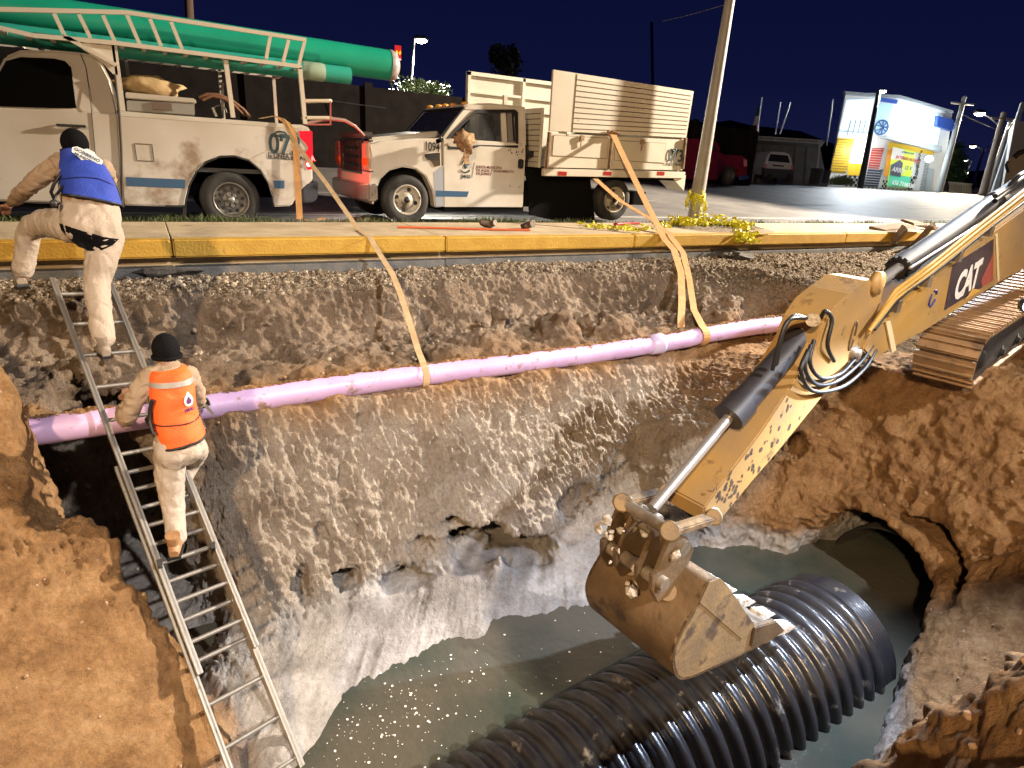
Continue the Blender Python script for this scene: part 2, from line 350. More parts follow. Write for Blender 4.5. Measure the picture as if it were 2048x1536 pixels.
# soil tint by place: x = wet grey mud, y = gravel, z = pale wall
def ramp01(v, a, b): return np.clip((v-a)/(b-a), 0, 1)
nz = vnoise(co, (.5,)*3, 31)*.5+vnoise(co, (.2,)*3, 32)*.3
xe_ = np.interp(y, [0, 3.0, 3.58, 4.6, 4.95, 5.6, 6.3, 8], [.12, .10, .08, -.16, -.62, -.78, -1.25, -1.5]); lbm = ramp01(xe_+.16-x, 0, .08)*(y < 6.2)*ramp01(z, -2.88, -2.7)
mud = (1-lbm)*np.clip(ramp01(z+.12*nz, -2.52, -2.72)*1.2, 0, 1)*np.clip(ramp01(y, 1.2, 3.4)+ramp01(x, 3.6, 5)*ramp01(z, -2.2, -2.6), 0, 1)
grv = np.clip(gravel*1.3+nz*.4*(gravel > .1), 0, 1)
pal = (1-lbm)*np.clip(ramp01(z+.3*nz, -1.0, -1.45)*ramp01(y, 3.9, 4.4)*ramp01(x, 6.6, 5.0)*.9+.62*ramp01(y, 5.9, 6.6)*ramp01(z, -1.3, -1.0), 0, 1)
ca = me.color_attributes.new('soil', 'FLOAT_COLOR', 'POINT'); ca.data.foreach_set('color', np.stack([mud, grv, pal, np.ones(n)], 1).astype(np.float32).ravel())
dark_soil = (1-lbm)*np.clip(.85*ramp01(y, 5.75, 6.1)*ramp01(z, -1.35, -1.05)*ramp01(z, -.14, -.36)*ramp01(x, 8.5, 6.5)+(.55*ramp01(x, 1.7, .2)+.22*(nz > .28))*ramp01(y, 3.9, 4.4)*ramp01(z, -1.0, -1.2)*ramp01(z, -2.75, -2.4), 0, 1)*np.clip(.75+nz, 0, 1)  # darker brown soil on the upper bank and the wall's left part
ca = me.color_attributes.new('dark_soil', 'FLOAT_COLOR', 'POINT'); ca.data.foreach_set('color', np.stack([dark_soil, dark_soil, dark_soil, np.ones(n)], 1).astype(np.float32).ravel())
def soil_mat():
    m = bpy.data.materials.new('soil'); m.use_nodes = True; N = m.node_tree.nodes; L = m.node_tree.links; b = N['Principled BSDF']
    at = N.new('ShaderNodeAttribute'); at.attribute_name = 'soil'; sp = N.new('ShaderNodeSeparateColor'); L.new(at.outputs['Color'], sp.inputs[0])
    tc = N.new('ShaderNodeTexCoord')
    def noise(sc, det=6, rough=.6, mp=None):
        q = N.new('ShaderNodeTexNoise'); q.inputs['Scale'].default_value = sc; q.inputs['Detail'].default_value = det; q.inputs['Roughness'].default_value = rough
        if mp: k = N.new('ShaderNodeMapping'); k.inputs['Scale'].default_value = mp; L.new(tc.outputs['Object'], k.inputs[0]); L.new(k.outputs[0], q.inputs[0])
        else: L.new(tc.outputs['Object'], q.inputs[0])
        return q.outputs[0]
    def ramp(src, stops):
        r = N.new('ShaderNodeValToRGB'); es = r.color_ramp.elements
        es[0].position, es[0].color = stops[0][0], (*stops[0][1], 1); es[1].position, es[1].color = stops[-1][0], (*stops[-1][1], 1)
        for p, c in stops[1:-1]: q = es.new(p); q.color = (*c, 1)
        L.new(src, r.inputs[0]); return r.outputs[0]
    def mix(f, a, c):
        q = N.new('ShaderNodeMix'); q.data_type = 'RGBA'; L.new(f, q.inputs[0]); L.new(a, q.inputs[6]); L.new(c, q.inputs[7]); return q.outputs[2]
    basec = ramp(noise(3.2, 8, .65), [(.3, (.17, .085, .034)), (.5, (.31, .170, .072)), (.7, (.43, .26, .125))])
    palec = ramp(noise(5, 9, .7, (1, 1, .35)), [(.3, (.32, .255, .20)), (.5, (.50, .43, .355)), (.72, (.66, .59, .50))])
    mudc = ramp(noise(2.5, 5), [(.3, (.17, .152, .135)), (.6, (.31, .285, .26))])
    vo = N.new('ShaderNodeTexVoronoi'); vo.inputs['Scale'].default_value = 42; L.new(tc.outputs['Object'], vo.inputs[0])
    sep = N.new('ShaderNodeSeparateColor'); L.new(vo.outputs['Color'], sep.inputs[0])
    grc = ramp(sep.outputs[0], [(.0, (.12, .085, .055)), (.45, (.26, .20, .14)), (.8, (.38, .31, .23)), (1, (.50, .44, .36))])
    c = mix(sp.outputs[2], basec, palec)
    am = N.new('ShaderNodeAttribute'); am.attribute_name = 'dark_soil'; darkc = ramp(noise(6, 9, .7), [(.3, (.085, .058, .038)), (.5, (.155, .112, .078)), (.7, (.26, .195, .14))]); c = mix(am.outputs['Fac'], c, darkc)
    c = mix(sp.outputs[1], c, grc); c = mix(sp.outputs[0], c, mudc)
    sc = ramp(noise(26, 8, .75), [(.35, (.72, .72, .72)), (.62, (1.15, 1.15, 1.15))])
    mu = N.new('ShaderNodeMix'); mu.data_type = 'RGBA'; mu.blend_type = 'MULTIPLY'; mu.inputs[0].default_value = .8; L.new(c, mu.inputs[6]); L.new(sc, mu.inputs[7]); c = mu.outputs[2]
    L.new(c, b.inputs['Base Color'])
    mr = N.new('ShaderNodeMapRange'); mr.inputs[3].default_value = .95; mr.inputs[4].default_value = .38; L.new(sp.outputs[0], mr.inputs[0]); L.new(mr.outputs[0], b.inputs['Roughness'])
    b.inputs['Specular IOR Level'].default_value = .18
    ad = N.new('ShaderNodeMath'); ad.operation = 'ADD'; L.new(noise(38, 10, .7), ad.inputs[0])
    vm = N.new('ShaderNodeMath'); vm.operation = 'MULTIPLY'; L.new(vo.outputs['Distance'], vm.inputs[0]); L.new(sp.outputs[1], vm.inputs[1])
    ad2 = N.new('ShaderNodeMath'); ad2.operation = 'MULTIPLY_ADD'; st_ = N.new('ShaderNodeMath'); st_.operation = 'MULTIPLY'; L.new(noise(34, 8, .7, (1.6, .8, .35)), st_.inputs[0]); L.new(sp.outputs[2], st_.inputs[1]); ad2.inputs[1].default_value = 1.6; L.new(st_.outputs[0], ad2.inputs[0]); L.new(noise(38, 10, .72), ad2.inputs[2])
    sb = N.new('ShaderNodeMath'); sb.operation = 'SUBTRACT'; L.new(ad2.outputs[0], sb.inputs[0]); L.new(vm.outputs[0], sb.inputs[1])
    bp = N.new('ShaderNodeBump'); bp.inputs['Strength'].default_value = 1.0; bp.inputs['Distance'].default_value = .055
    mi = N.new('ShaderNodeMapRange'); mi.inputs[3].default_value = 1.; mi.inputs[4].default_value = .30; L.new(sp.outputs[0], mi.inputs[0]); mh = N.new('ShaderNodeMath'); mh.operation = 'MULTIPLY'; L.new(sb.outputs[0], mh.inputs[0]); L.new(mi.outputs[0], mh.inputs[1]); L.new(mh.outputs[0], bp.inputs['Height']); L.new(bp.outputs[0], b.inputs['Normal'])
    return m
SOIL = soil_mat()
ground = link_mesh('ground', me, SOIL, None, True); ground['kind'] = 'structure'
# wide ground sheet round the excavation
bx0, bx1, by0, by1 = GX[0]+.05, GX[1]-.1, GY[0]+.05, 8.0
v = []; f = []
def ringquad(a, b, c, d_, z): 
    k = len(v); v.extend([(a, b, z), (c, b, z), (c, d_, z), (a, d_, z)]); f.append((k, k+1, k+2, k+3))
ringquad(-60, -60, 120, by0, -.44); ringquad(-60, by0, bx0, by1, -.44); ringquad(bx1, by0, 120, by1, -.44)
gs = raw('ground_surround', v, f, SOIL); gs['kind'] = 'structure'
# ------------------------------------------------------------------ water in the pit
def water_mat():
    m = bpy.data.materials.new('muddy_water'); m.use_nodes = True; N = m.node_tree.nodes; L = m.node_tree.links; b = N['Principled BSDF']
    tc = N.new('ShaderNodeTexCoord'); q = N.new('ShaderNodeTexNoise'); q.inputs['Scale'].default_value = .7; q.inputs['Detail'].default_value = 3; L.new(tc.outputs['Object'], q.inputs[0])
    r = N.new('ShaderNodeValToRGB'); r.color_ramp.elements[0].position = .4; r.color_ramp.elements[0].color = (.034, .043, .034, 1); r.color_ramp.elements[1].position = .62; r.color_ramp.elements[1].color = (.078, .070, .052, 1)
    L.new(q.outputs[0], r.inputs[0]); L.new(r.outputs[0], b.inputs['Base Color']); b.inputs['Roughness'].default_value = .07
    w1 = N.new('ShaderNodeTexNoise'); w1.inputs['Scale'].default_value = 13; w1.inputs['Detail'].default_value = 6; L.new(tc.outputs['Object'], w1.inputs[0])
    bp = N.new('ShaderNodeBump'); bp.inputs['Strength'].default_value = .45; bp.inputs['Distance'].default_value = .02; L.new(w1.outputs[0], bp.inputs['Height']); L.new(bp.outputs[0], b.inputs['Normal'])
    return m
wt = raw('water', [(-.6, .8, WZ), (9.5, .8, WZ), (9.5, 5.2, WZ), (-.6, 5.2, WZ)], [(0, 1, 2, 3)], water_mat()); wt['kind'] = 'structure'
# ------------------------------------------------------------------ sidewalk, kerb, road
def grid_sheet(name, xs, ys, zf, mt):
    v = [(x, y, zf(x, y)) for x in xs for y in ys]; ny = len(ys)
    f = [(i*ny+j, (i+1)*ny+j, (i+1)*ny+j+1, i*ny+j+1) for i in range(len(xs)-1) for j in range(ny-1)]
    o = raw(name, v, f, mt, None, True); o['kind'] = 'structure'; return o
def road_z(x, y):
    t = min(1, max(0, (y-12.5)/9.0)); t = t*t*(3-2*t); return .58*t
ASPH = mat('asphalt', (.11, .105, .10), .62, col2=(.18, .17, .16), nscale=1.2, bump=.25, bscale=90, detail=10)
GRAVEL = mat('gravelly_soil', (.16, .12, .08), .9, col2=(.3, .24, .17), nscale=14, bump=.6, bscale=60)
grid_sheet('road', [-60+4*i for i in range(60)], [9.95+.75*j for j in range(20)]+[26+6*j for j in range(30)], road_z, ASPH)
WHITE = mat('road_paint', (.62, .60, .56), .6, dark=(.2, .19, .18), dthr=.62, dscale=8)
# edge line of the near lane and a far lane line
def line(name, y, x0, x1, w):
    n_ = 40; v = []
    for i in range(n_+1):
        x = x0+(x1-x0)*i/n_
        v += [(x, y-w/2, road_z(x, y)+.006), (x, y+w/2, road_z(x, y)+.006)]
    o = raw(name, v, [(2*i, 2*i+2, 2*i+3, 2*i+1) for i in range(n_)], WHITE); o['kind'] = 'structure'
line('road_edge_line', 12.15, -20, 40, .13)
for i in range(6): line('lane_marking' , 15.6, -8+i*9, -4+i*9, .14)
KY = 7.83; KT = .15
CONC = mat('sidewalk_concrete', (.36, .28, .17), .85, col2=(.50, .40, .26), nscale=2.5, bump=.35, bscale=55, dark=(.20, .15, .09), dthr=.63, dscale=2.2, detail=9)
YEL = mat('kerb_yellow_paint', (.44, .255, .028), .62, col2=(.52, .32, .045), nscale=5, bump=.3, bscale=35, dark=(.20, .13, .05), dthr=.66, dscale=5)
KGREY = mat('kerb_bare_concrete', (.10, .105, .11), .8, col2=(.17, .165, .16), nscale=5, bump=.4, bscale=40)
joints = [-9.5, -7.0, -4.2, -2.6, .2, 3.45, 6.72, 9.0, 12.2, 15.4, 18.6, 22, 26, 31, 37, 45]
m1 = MB(); m2 = MB(); m3 = MB()
for a, b in zip(joints[:-1], joints[1:]):
    dy = random.uniform(-.006, .006); dz = random.uniform(-.003, .003)
    m1.box(((a+b)/2, KY+.085+dy, KT-.095+dz), (b-a-.014, .17, .20))
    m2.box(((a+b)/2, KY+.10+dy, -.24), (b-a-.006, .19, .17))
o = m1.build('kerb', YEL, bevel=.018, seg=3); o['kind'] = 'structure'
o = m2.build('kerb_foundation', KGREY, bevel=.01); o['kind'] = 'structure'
for a, b in zip(joints[:-1], joints[1:]):
    m3.box(((a+b)/2, KY+.19+.80, KT-.10-.004), (b-a-.012, 1.60, .20))
m3.box((18, KY+.08+.95, -.16), (70, 1.7, .2))
o = m3.build('sidewalk', CONC, bevel=.006, seg=1); o['kind'] = 'structure'
m4 = MB(); m4.box((18, 9.75, -.06), (70, .36, .32)); o = m4.build('verge_soil', GRAVEL); o['kind'] = 'structure'
# grass growing along the back of the sidewalk
GR = mat('grass_blades', (.035, .062, .012), .7, col2=(.11, .12, .035), nscale=8)
def grass(name, pts, label, h=.10):
    v = []; f = []
    for (x, y, z, k) in pts:
        a = random.uniform(0, 6.28); hh = h*random.uniform(.4, 1.3)*k; wv = .006*k; dx, dy = math.cos(a), math.sin(a); lx = random.uniform(-.6, .6)*hh; ly = random.uniform(-.6, .6)*hh
        b = len(v); v += [(x-dx*wv, y-dy*wv, z), (x+dx*wv, y+dy*wv, z), (x+lx*.4+dx*wv*.7, y+ly*.4+dy*wv*.7, z+hh*.6), (x+lx*.4-dx*wv*.7, y+ly*.4-dy*wv*.7, z+hh*.6), (x+lx, y+ly, z+hh)]
        f += [(b, b+1, b+2, b+3), (b+3, b+2, b+4)]
    o = raw(name, v, f, GR); o['kind'] = 'stuff'; o['label'] = label; o['category'] = 'grass'; return o
pts = []
for i in range(15000):
    x = random.uniform(-3.5, 22); y = random.gauss(9.72, .09); dn = .5+.5*math.sin(x*2.1)*math.sin(x*.77+1)
    if 9.6 < y < 9.95 and random.random() < .25+.75*dn and (x < 7 or random.random() < .45): pts.append((x, y, .095, .8+.5*dn))
grass('grass', pts, 'strip of short grass between the sidewalk and the road')
pts = []
for i in range(5000):
    a = random.uniform(0, 6.28); r = math.sqrt(random.random()); x = 9.6+1.15*r*math.cos(a); y = 8.95+.75*r*math.sin(a)
    pts.append((x, y, .14+.05*(1-r), .55))
grass('grass_patch', pts, 'round patch of green grass at the foot of the tilted grey pole', .07)
mg = MB(); mg.lathe((9.6, 8.95, .10), (0, 0, 1), [(1.15, .045), (.8, .075), (.01, .09)], 32)
o = mg.build('planting_soil', GRAVEL); o['kind'] = 'structure'
# stones along the trench lip (gravel that fell from the base course)
def rock_v(c, r, seed, sub=1):
    bm = bmesh.new(); bmesh.ops.create_icosphere(bm, subdivisions=sub, radius=1)
    rr = random.Random(seed); S = [rr.uniform(.6, 1.2) for _ in range(3)]; q = Quaternion((rr.random()-.5, rr.random()-.5, rr.random()-.5, rr.random()-.5)).normalized()
    out = []
    for v in bm.verts:
        p = v.co*(1+rr.uniform(-.22, .22)); out.append(Vector(c)+(q @ Vector((p.x*S[0]*r, p.y*S[1]*r, p.z*S[2]*r))))
    F = [tuple(v.index for v in f.verts) for f in bm.faces]; bm.free(); return out, F
from mathutils.bvhtree import BVHTree
gm = ground.data; nV = len(gm.vertices)
bv_v = [(V[i][0], V[i][1], V[i][2]) for i in range(len(V))]; BVH = BVHTree.FromPolygons(bv_v, Q.tolist())
def drop(x, y, z0=.4):
    h = BVH.ray_cast(Vector((x, y, z0)), Vector((0, 0, -1)))
    return h[0].z if h[0] is not None else -.44
def push(x, z, y0=2.5):
    h = BVH.ray_cast(Vector((x, y0, z)), Vector((0, 1, 0)))
    return h[0].y if h[0] is not None else 6.
mb = MB(); mb2 = MB()
templ = [rock_v((0, 0, 0), 1, s, 0) for s in range(8)]
def scatter(M, x, y, z, r):
    t = random.choice(templ); a = random.uniform(0, 6.28); c, s = math.cos(a)*r, math.sin(a)*r
    M.add([(x+p.x*c-p.y*s, y+p.x*s+p.y*c, z+p.z*r) for p in t[0]], t[1])
for i in range(4200):
    x = random.uniform(-1.6, 13.5); y = random.uniform(6.2, 7.8) if x < 7 else random.uniform(5.2, 7.8)
    z = drop(x, y)
    if z < -.42 and random.random() < .88: continue
    scatter(mb, x, y, z+.003, random.choice([.008, .011, .014, .02, .028]))
for i in range(2200):
    x = random.uniform(-2, 7.5); y = random.uniform(.3, 6.0); z = drop(x, y)
    if z < WZ+.05 or (.15 < x < 4.7 and 2.3 < y < 5.5): continue
    scatter(mb2, x, y, z+.003, random.choice([.005, .007, .009, .012, .02]))
STONE = mat('stones', (.24, .19, .13), .9, col2=(.42, .36, .28), nscale=9, bump=.3)
o = mb.build('gravel', STONE, recalc=False); o['kind'] = 'stuff'; o['label'] = 'loose pale gravel spilling from the base course below the kerb'; o['category'] = 'gravel'
o = mb2.build('loose_stones', mat('soil_clods', (.22, .13, .07), .95, col2=(.34, .22, .13), nscale=7), recalc=False); o['kind'] = 'stuff'; o['label'] = 'small crumbs of soil scattered over the banks of the pit'; o['category'] = 'stones'
# floating foam flecks
mf = MB()
for i in range(300):
    x = random.uniform(.5, 4.2); y = random.uniform(2.6, 4.0)
    if random.random() < .6: x = random.gauss(1.1, .45); y = random.gauss(3.5, .22)
    r = random.choice([.003, .004, .005, .006, .011]); n_ = 6; a0 = random.random()*6
    mf.add([(x+r*random.uniform(.6, 1.2)*math.cos(a0+k), y+r*random.uniform(.6, 1.2)*math.sin(a0+k), WZ+.004) for k in range(n_)], [tuple(range(n_))])
o = mf.build('foam_flecks', mat('foam', (.7, .68, .6), .6), recalc=False); o['kind'] = 'stuff'; o['label'] = 'small pale flecks floating on the murky water'; o['category'] = 'foam'
# ------------------------------------------------------------------ purple pipe along the bench
PURP = mat('purple_pvc', (.50, .33, .55), .45, col2=(.58, .41, .64), nscale=3, bump=.08, bscale=20, dark=(.27, .17, .13), dthr=.585, dscale=7)
PY = 5.72
def _soil_on_pipe():
    mb = MB(); rr = random.Random(21)
    for k in range(2600):
        x = rr.uniform(-1.0, 8.0); a = rr.gauss(1.95, .22); c = pipe_at(x)
        if c is None: continue
        r = rr.choice([.005, .008, .011, .016, .024])*(.6+.8*abs(math.sin(x*3.1)*math.sin(x*7.7)))
        t = rr.choice(templ); mb.add([(x+p.x*r*1.4, c.y-.112*math.cos(a)*1.0+p.y*r, c.z+.112*math.sin(a)+p.z*r) for p in t[0]], t[1])
    o = mb.build('soil_crumbs', SOIL, None, recalc=False); o['kind'] = 'stuff'; o['label'] = 'crumbs of soil lying along the upper edge of the purple pipe'; o['category'] = 'soil'
pt = thing('purple_pipe', 'long purple water pipe running along the trench wall under the kerb', 'pipe', (3.2, PY, -1.0))
pts = []
for i in range(36):
    x = -1.25+9.35*i/35; z = -1.025+.016*math.sin(x*1.1)+.020*(x-.5)*(x > .5)+(.02 if x > 6 else 0); y = PY+.02*math.sin(x*.8)
    pts.append(Vector((x, y, z)))
def pipe_at(x):
    for a, b in zip(pts[:-1], pts[1:]):
        if a.x <= x <= b.x: return lerp(a, b, (x-a.x)/(b.x-a.x))
PPTS = pts
_soil_on_pipe()
mb = MB(); mb.tube(pts, .112, 28); mb.build('pipe_barrel', PURP, pt)
c = pipe_at(5.47); mb = MB(); mb.lathe(c, (1, 0, .02), [(.112, -.14), (.128, -.13), (.130, -.02), (.136, 0), (.136, .05), (.124, .06), (.112, .07)], 28)
mb.build('coupling', mat('purple_pvc_light', (.50, .42, .60), .4), pt)
# ------------------------------------------------------------------ corrugated pipe
HDPE = mat('black_hdpe', (.016, .016, .019), .30, col2=(.03, .028, .027), nscale=6, bump=.12, bscale=24, dark=(.24, .21, .17), dthr=.60, dscale=5.5, spec=.6)
RP = .66; PITCH = .158
def path_pt(s):            # s from the open end, going left
    return Vector((5.22-s*.998, 2.56-.035*s-.006*s*s, -2.97-.028*s))
cp = thing('corrugated_pipe', 'huge black corrugated drain pipe lying in the muddy water at the pit bottom', 'pipe', (3, 2.5, -3.6))
def corrug(mb, p0, n_rings, pitch, Rr, f=None, depth=.066, seg=72):
    # each pitch: flat valley, rounded crown
    prof = [(0.0, 0), (.22, 0), (.27, .30), (.33, .70), (.42, .94), (.56, 1), (.70, .94), (.80, .70), (.86, .30), (.92, 0)]
    S = []; 
    for k in range(n_rings):
        for a, h in prof: S.append(((k+a)*pitch, Rr-depth+depth*h))
    v = []; 
    for s_, r in S:
        c0 = f(s_); t = (f(s_+.01)-f(s_-.01)).normalized(); xx = t.cross(Vector((0, 0, 1))).normalized(); yy = xx.cross(t)
        for k in range(seg): a = 2*math.pi*k/seg; v.append(c0+xx*(math.cos(a)*r)+yy*(math.sin(a)*r))
    F = [(i*seg+k, i*seg+(k+1) % seg, (i+1)*seg+(k+1) % seg, (i+1)*seg+k) for i in range(len(S)-1) for k in range(seg)]
    mb.add(v, F, True)
mb = MB(); corrug(mb, None, 37, PITCH, RP, lambda s: path_pt(s+.20)); mb.build('corrugated_barrel', HDPE, cp)
mb = MB()          # plain spigot with narrow ribs at the open end
prof = []
for k in range(7): prof += [(k*.03, .60), (k*.03+.008, .622), (k*.03+.018, .622), (k*.03+.026, .60)]
v = []; seg = 72
for s_, r in prof+[(.01, .575)]:
    c0 = path_pt(s_); 
    for k in range(seg): a = 2*math.pi*k/seg; v.append(c0+Vector((0, math.cos(a)*r, math.sin(a)*r)))
n_ = len(prof)
F = [(i*seg+k, i*seg+(k+1) % seg, (i+1)*seg+(k+1) % seg, (i+1)*seg+k) for i in range(n_-1) for k in range(seg)]
mb.add(v, F, True)
mb.lathe(path_pt(0), (-1, 0, 0), [(.60, 0), (.575, 0), (.575, .9)], 72)
mb.build('spigot_end', HDPE, cp)
# the old pipe showing in the bank
oc = thing('buried_pipe', 'open end of a dark old pipe buried in the bank below the digger', 'pipe', (6.3, 2.86, -3.6))
mb = MB(); mb.lathe((6.62, 2.86, -3.02), (1, 0, 0), [(.635, 0), (.65, 0), (.65, 2.2), (.63, 2.2), (.63, 0), (.635, 0)], 64); mb.build('pipe_shell', mat('old_pipe', (.02, .016, .013), .7, bump=.2), oc)
# ------------------------------------------------------------------ ladder
ALU = mat('aluminium', (.40, .37, .33), .38, metal=.75, col2=(.36, .33, .29), nscale=7, bump=.1, dark=(.22, .16, .10), dthr=.62, dscale=9)
LT = aY(100, 550, 6.34); RT = aY(219, 585, 6.30)
LB = aY(482, 1540, 3.40); RB = aY(590, 1540, 3.40)
ld = (LB-LT).normalized(); wdt = .42
# orthonormal ladder frame
mid_t = (LT+RT)/2; mid_b = (LB+RB)/2; ld = (mid_b-mid_t).normalized(); lx = ((RT-LT).normalized()+(RB-LB).normalized()); lx = (lx-ld*lx.dot(ld)).normalized(); ln = lx.cross(ld).normalized()
if ln.y > 0: ln = -ln
Ltot = (mid_b-mid_t).length+.12
def LP(s, u, n=0): return mid_t+ld*s+lx*u+ln*n          # s metres down the ladder
lt = thing('extension_ladder', 'aluminium extension ladder leaning on the trench wall with two workers on it', 'ladder', tuple(LP(Ltot, 0)))
def rails(name_pref, s0, s1, hw, nn, off, r0, step):
    for sg in (-1, 1):
        mb = MB(); mb.bar(LP(s0, sg*hw, off), LP(s1, sg*hw, off), .028, .062, up=ln); 
        mb.bar(LP(s0, sg*(hw+.012), off+.028), LP(s1, sg*(hw+.012), off+.028), .030, .006, up=ln)
        mb.build('rail', ALU, lt, bevel=.003, seg=1)
    s = r0
    while s < s1-.02:
        mb = MB(); mb.tube([LP(s, -hw, off), LP(s, hw, off)], .017, 8); mb.build('rung', ALU, lt); s += step
rails('upper', -.02, Ltot*.79, .198, 0, .035, .13, .30)
rails('lower', Ltot*.40, Ltot, .210, 0, -.03, Ltot*.40+.06, .30)
for sg in (-1, 1):
    mb = MB(); mb.box(LP(Ltot*.60, sg*.19, .02), (.03, .05, .22), Matrix.Rotation(.7, 3, 'X')); mb.build('rung_lock', mat('dark_steel', (.05, .05, .05), .5, .8), lt)
# ------------------------------------------------------------------ excavator
def smooth(P, n=7):
    P = [Vector(p) for p in P]; o = []
    for i in range(len(P)-1):
        q0, q1, q2, q3 = P[max(i-1, 0)], P[i], P[i+1], P[min(i+2, len(P)-1)]
        for k in range(n): t = k/n; o.append(.5*((2*q1)+(-q0+q2)*t+(2*q0-5*q1+4*q2-q3)*t*t+(-q0+3*q1-3*q2+q3)*t*t*t))
    return o+[P[-1]]
YW = R(8); EU = Vector((math.cos(YW), math.sin(YW), 0)); EN = Vector((math.sin(YW), -math.cos(YW), 0)); EC = Vector((2.9, 2.52, 0))
def T(x, y, off): return aP(x, y, EC+EN*off, EN)
CATY = mat('digger_yellow', (.35, .20, .048), .55, col2=(.24, .155, .07), nscale=1.7, bump=.10, bscale=40, dark=(.12, .07, .03), dthr=.60, dscale=5.5, detail=9)
MUDY = mat('digger_muddy_paint', (.23, .145, .06), .6, col2=(.14, .095, .05), nscale=3, bump=.25, bscale=30, dark=(.07, .045, .028), dthr=.54, dscale=4.5)
CATD = mat('digger_worn_bucket', (.16, .10, .048), .55, col2=(.08, .05, .026), nscale=3.2, bump=.3, bscale=22, dark=(.05, .032, .02), dthr=.55, dscale=4, metal=.2)
CYL = mat('cylinder_barrel', (.022, .020, .026), .48, col2=(.045, .04, .038), nscale=5, dark=(.12, .09, .06), dthr=.68, dscale=8)
CHROME = mat('chrome_rod', (.75, .73, .70), .32, .8)
RUB = mat('hydraulic_hose', (.012, .012, .012), .5)
STEEL = mat('worn_steel', (.30, .25, .19), .45, metal=.5, col2=(.12, .09, .06), nscale=6, bump=.3)
MUDC = mat('pale_mud_crust', (.62, .56, .48), .8, col2=(.28, .22, .16), nscale=12, bump=.8, bscale=40)
ex = thing('excavator', 'yellow tracked excavator reaching its boom and bucket into the pit', 'excavator', (8.4, 3.4, -.55))
def plate(px, off, th): return [T(a, b, off) for a, b in px], -EN*th
# boom
mb = MB()
near = [(1728, 700), (1750, 655), (1777, 634), (1863, 563), (1987, 463), (2060, 410), (2150, 345), (2190, 420), (2150, 482), (2060, 532), (1998, 566), (1852, 661), (1772, 705), (1745, 722)]
p, o_ = plate(near, .17, .34); mb.prism(p, o_); boom = mb.build('boom', CATY, ex, bevel=.012)
mb = MB()          # stiffener and seam plates
a = [T(1769, 643, .174), T(1778, 641, .174), T(1790, 700, .174), T(1781, 704, .174)]; mb.prism(a, EN*.012)
mb.build('weld_strip', mat('pale_weld', (.6, .48, .28), .5), boom); mb = MB(); a = [T(1990, 470, .172), T(1994, 467, .172), T(1998, 560, .172), T(1994, 563, .172)]; mb.prism(a, EN*.006)
mb.build('weld_strip', mat('pale_weld', (.6, .48, .28), .5), boom)
mb = MB(); mb.prism([T(1905, 530, .171), T(1987, 478, .171), T(1984, 562, .171), T(1888, 621, .171)], EN*.002); dec = mb.build('decal', mat('decal_dark_blue', (.012, .014, .03), .35, dark=(.10, .07, .05), dthr=.68, dscale=9), boom)
mb = MB(); mb.prism([T(1984, 512, .174), T(1987, 508, .174), T(1986, 560, .174), T(1965, 574, .174), T(1962, 562, .174)], EN*.001); mb.build('decal_stripe', mat('decal_red', (.28, .05, .04), .5), boom)
o1 = T(1908, 598, .178); xr = (T(1960, 562, .178)-o1); upv = T(1908, 548, .178)-o1
text('lettering', 'CAT', T(1906, 602, .178), xr, Vector((0, 0, 1)), .345, mat('decal_white', (.66, .62, .56), .5), dec, .001, True, sx=.80, space=.88)
mb = MB(); mb.prism([T(1930, 600, .181), T(1945, 577, .181), T(1962, 580, .181)], EN*.001); mb.build('decal_triangle', mat('decal_yellow', (.50, .28, .05), .5), dec)
# blue paint mark (looped arrows)
mb = MB(); cpt = T(1866, 597, .178); rr = .055
for k in range(3):
    a0 = k*2.09+.3; mb.tube([cpt+xr.normalized()*(rr*math.cos(a0+t*.25))+Vector((0, 0, rr*1.25*math.sin(a0+t*.25))) for t in range(7)], .008, 5)
mb.build('paint_mark', mat('blue_marker', (.03, .035, .16), .6), boom)
# hoses and pipes along the boom
mb = MB()
for k, (dy, off) in enumerate([(-8, .20), (-16, .215), (-25, .20), (-12, .10), (-20, .03)]):
    mb.tube([T(1735+3*k, 672+dy*.6, off), T(1790, 606+dy, off), T(1863, 552+dy, off), T(1960, 474+dy, off), T(2060, 396+dy, off), T(2120, 350+dy, off)], .015, 8)
mb.build('hydraulic_line', mat('line_paint', (.42, .25, .06), .45), ex)
mb = MB()
for k, (dy, off) in enumerate([(-12, .19), (-22, .17), (-5, .205)]):
    mb.tube(smooth([T(1748, 664+dy, off), T(1800, 600+dy, off), T(1880, 540+dy, off), T(1990, 452+dy, off), T(2060, 400+dy, off)]), .016, 8)
for k, off in enumerate((.14, .05, -.05)):
    mb.tube(smooth([T(1990, 392+k*10, off), T(2015, 375+k*7, off), T(2040, 350+k*9, off), T(2075, 335+k*12, off)]), .022, 8)
mb.build('hose', RUB, ex)
for k in range(4):
    mb = MB(); mb.box(T(1790+62*k, 612-50*k, .19), (.05, .07, .09)); mb.build('hose_clamp', STEEL, ex)
# top plate ridge of the boom
mb = MB(); p = [T(1742, 640, -.02), T(1760, 612, -.02), T(1880, 528, -.02), T(1985, 452, -.02), T(1990, 470, -.02), T(1870, 560, -.02), T(1765, 640, -.02)]; mb.prism(p, -EN*.16); mb.build('boom_top_plate', CATY, ex, bevel=.006)
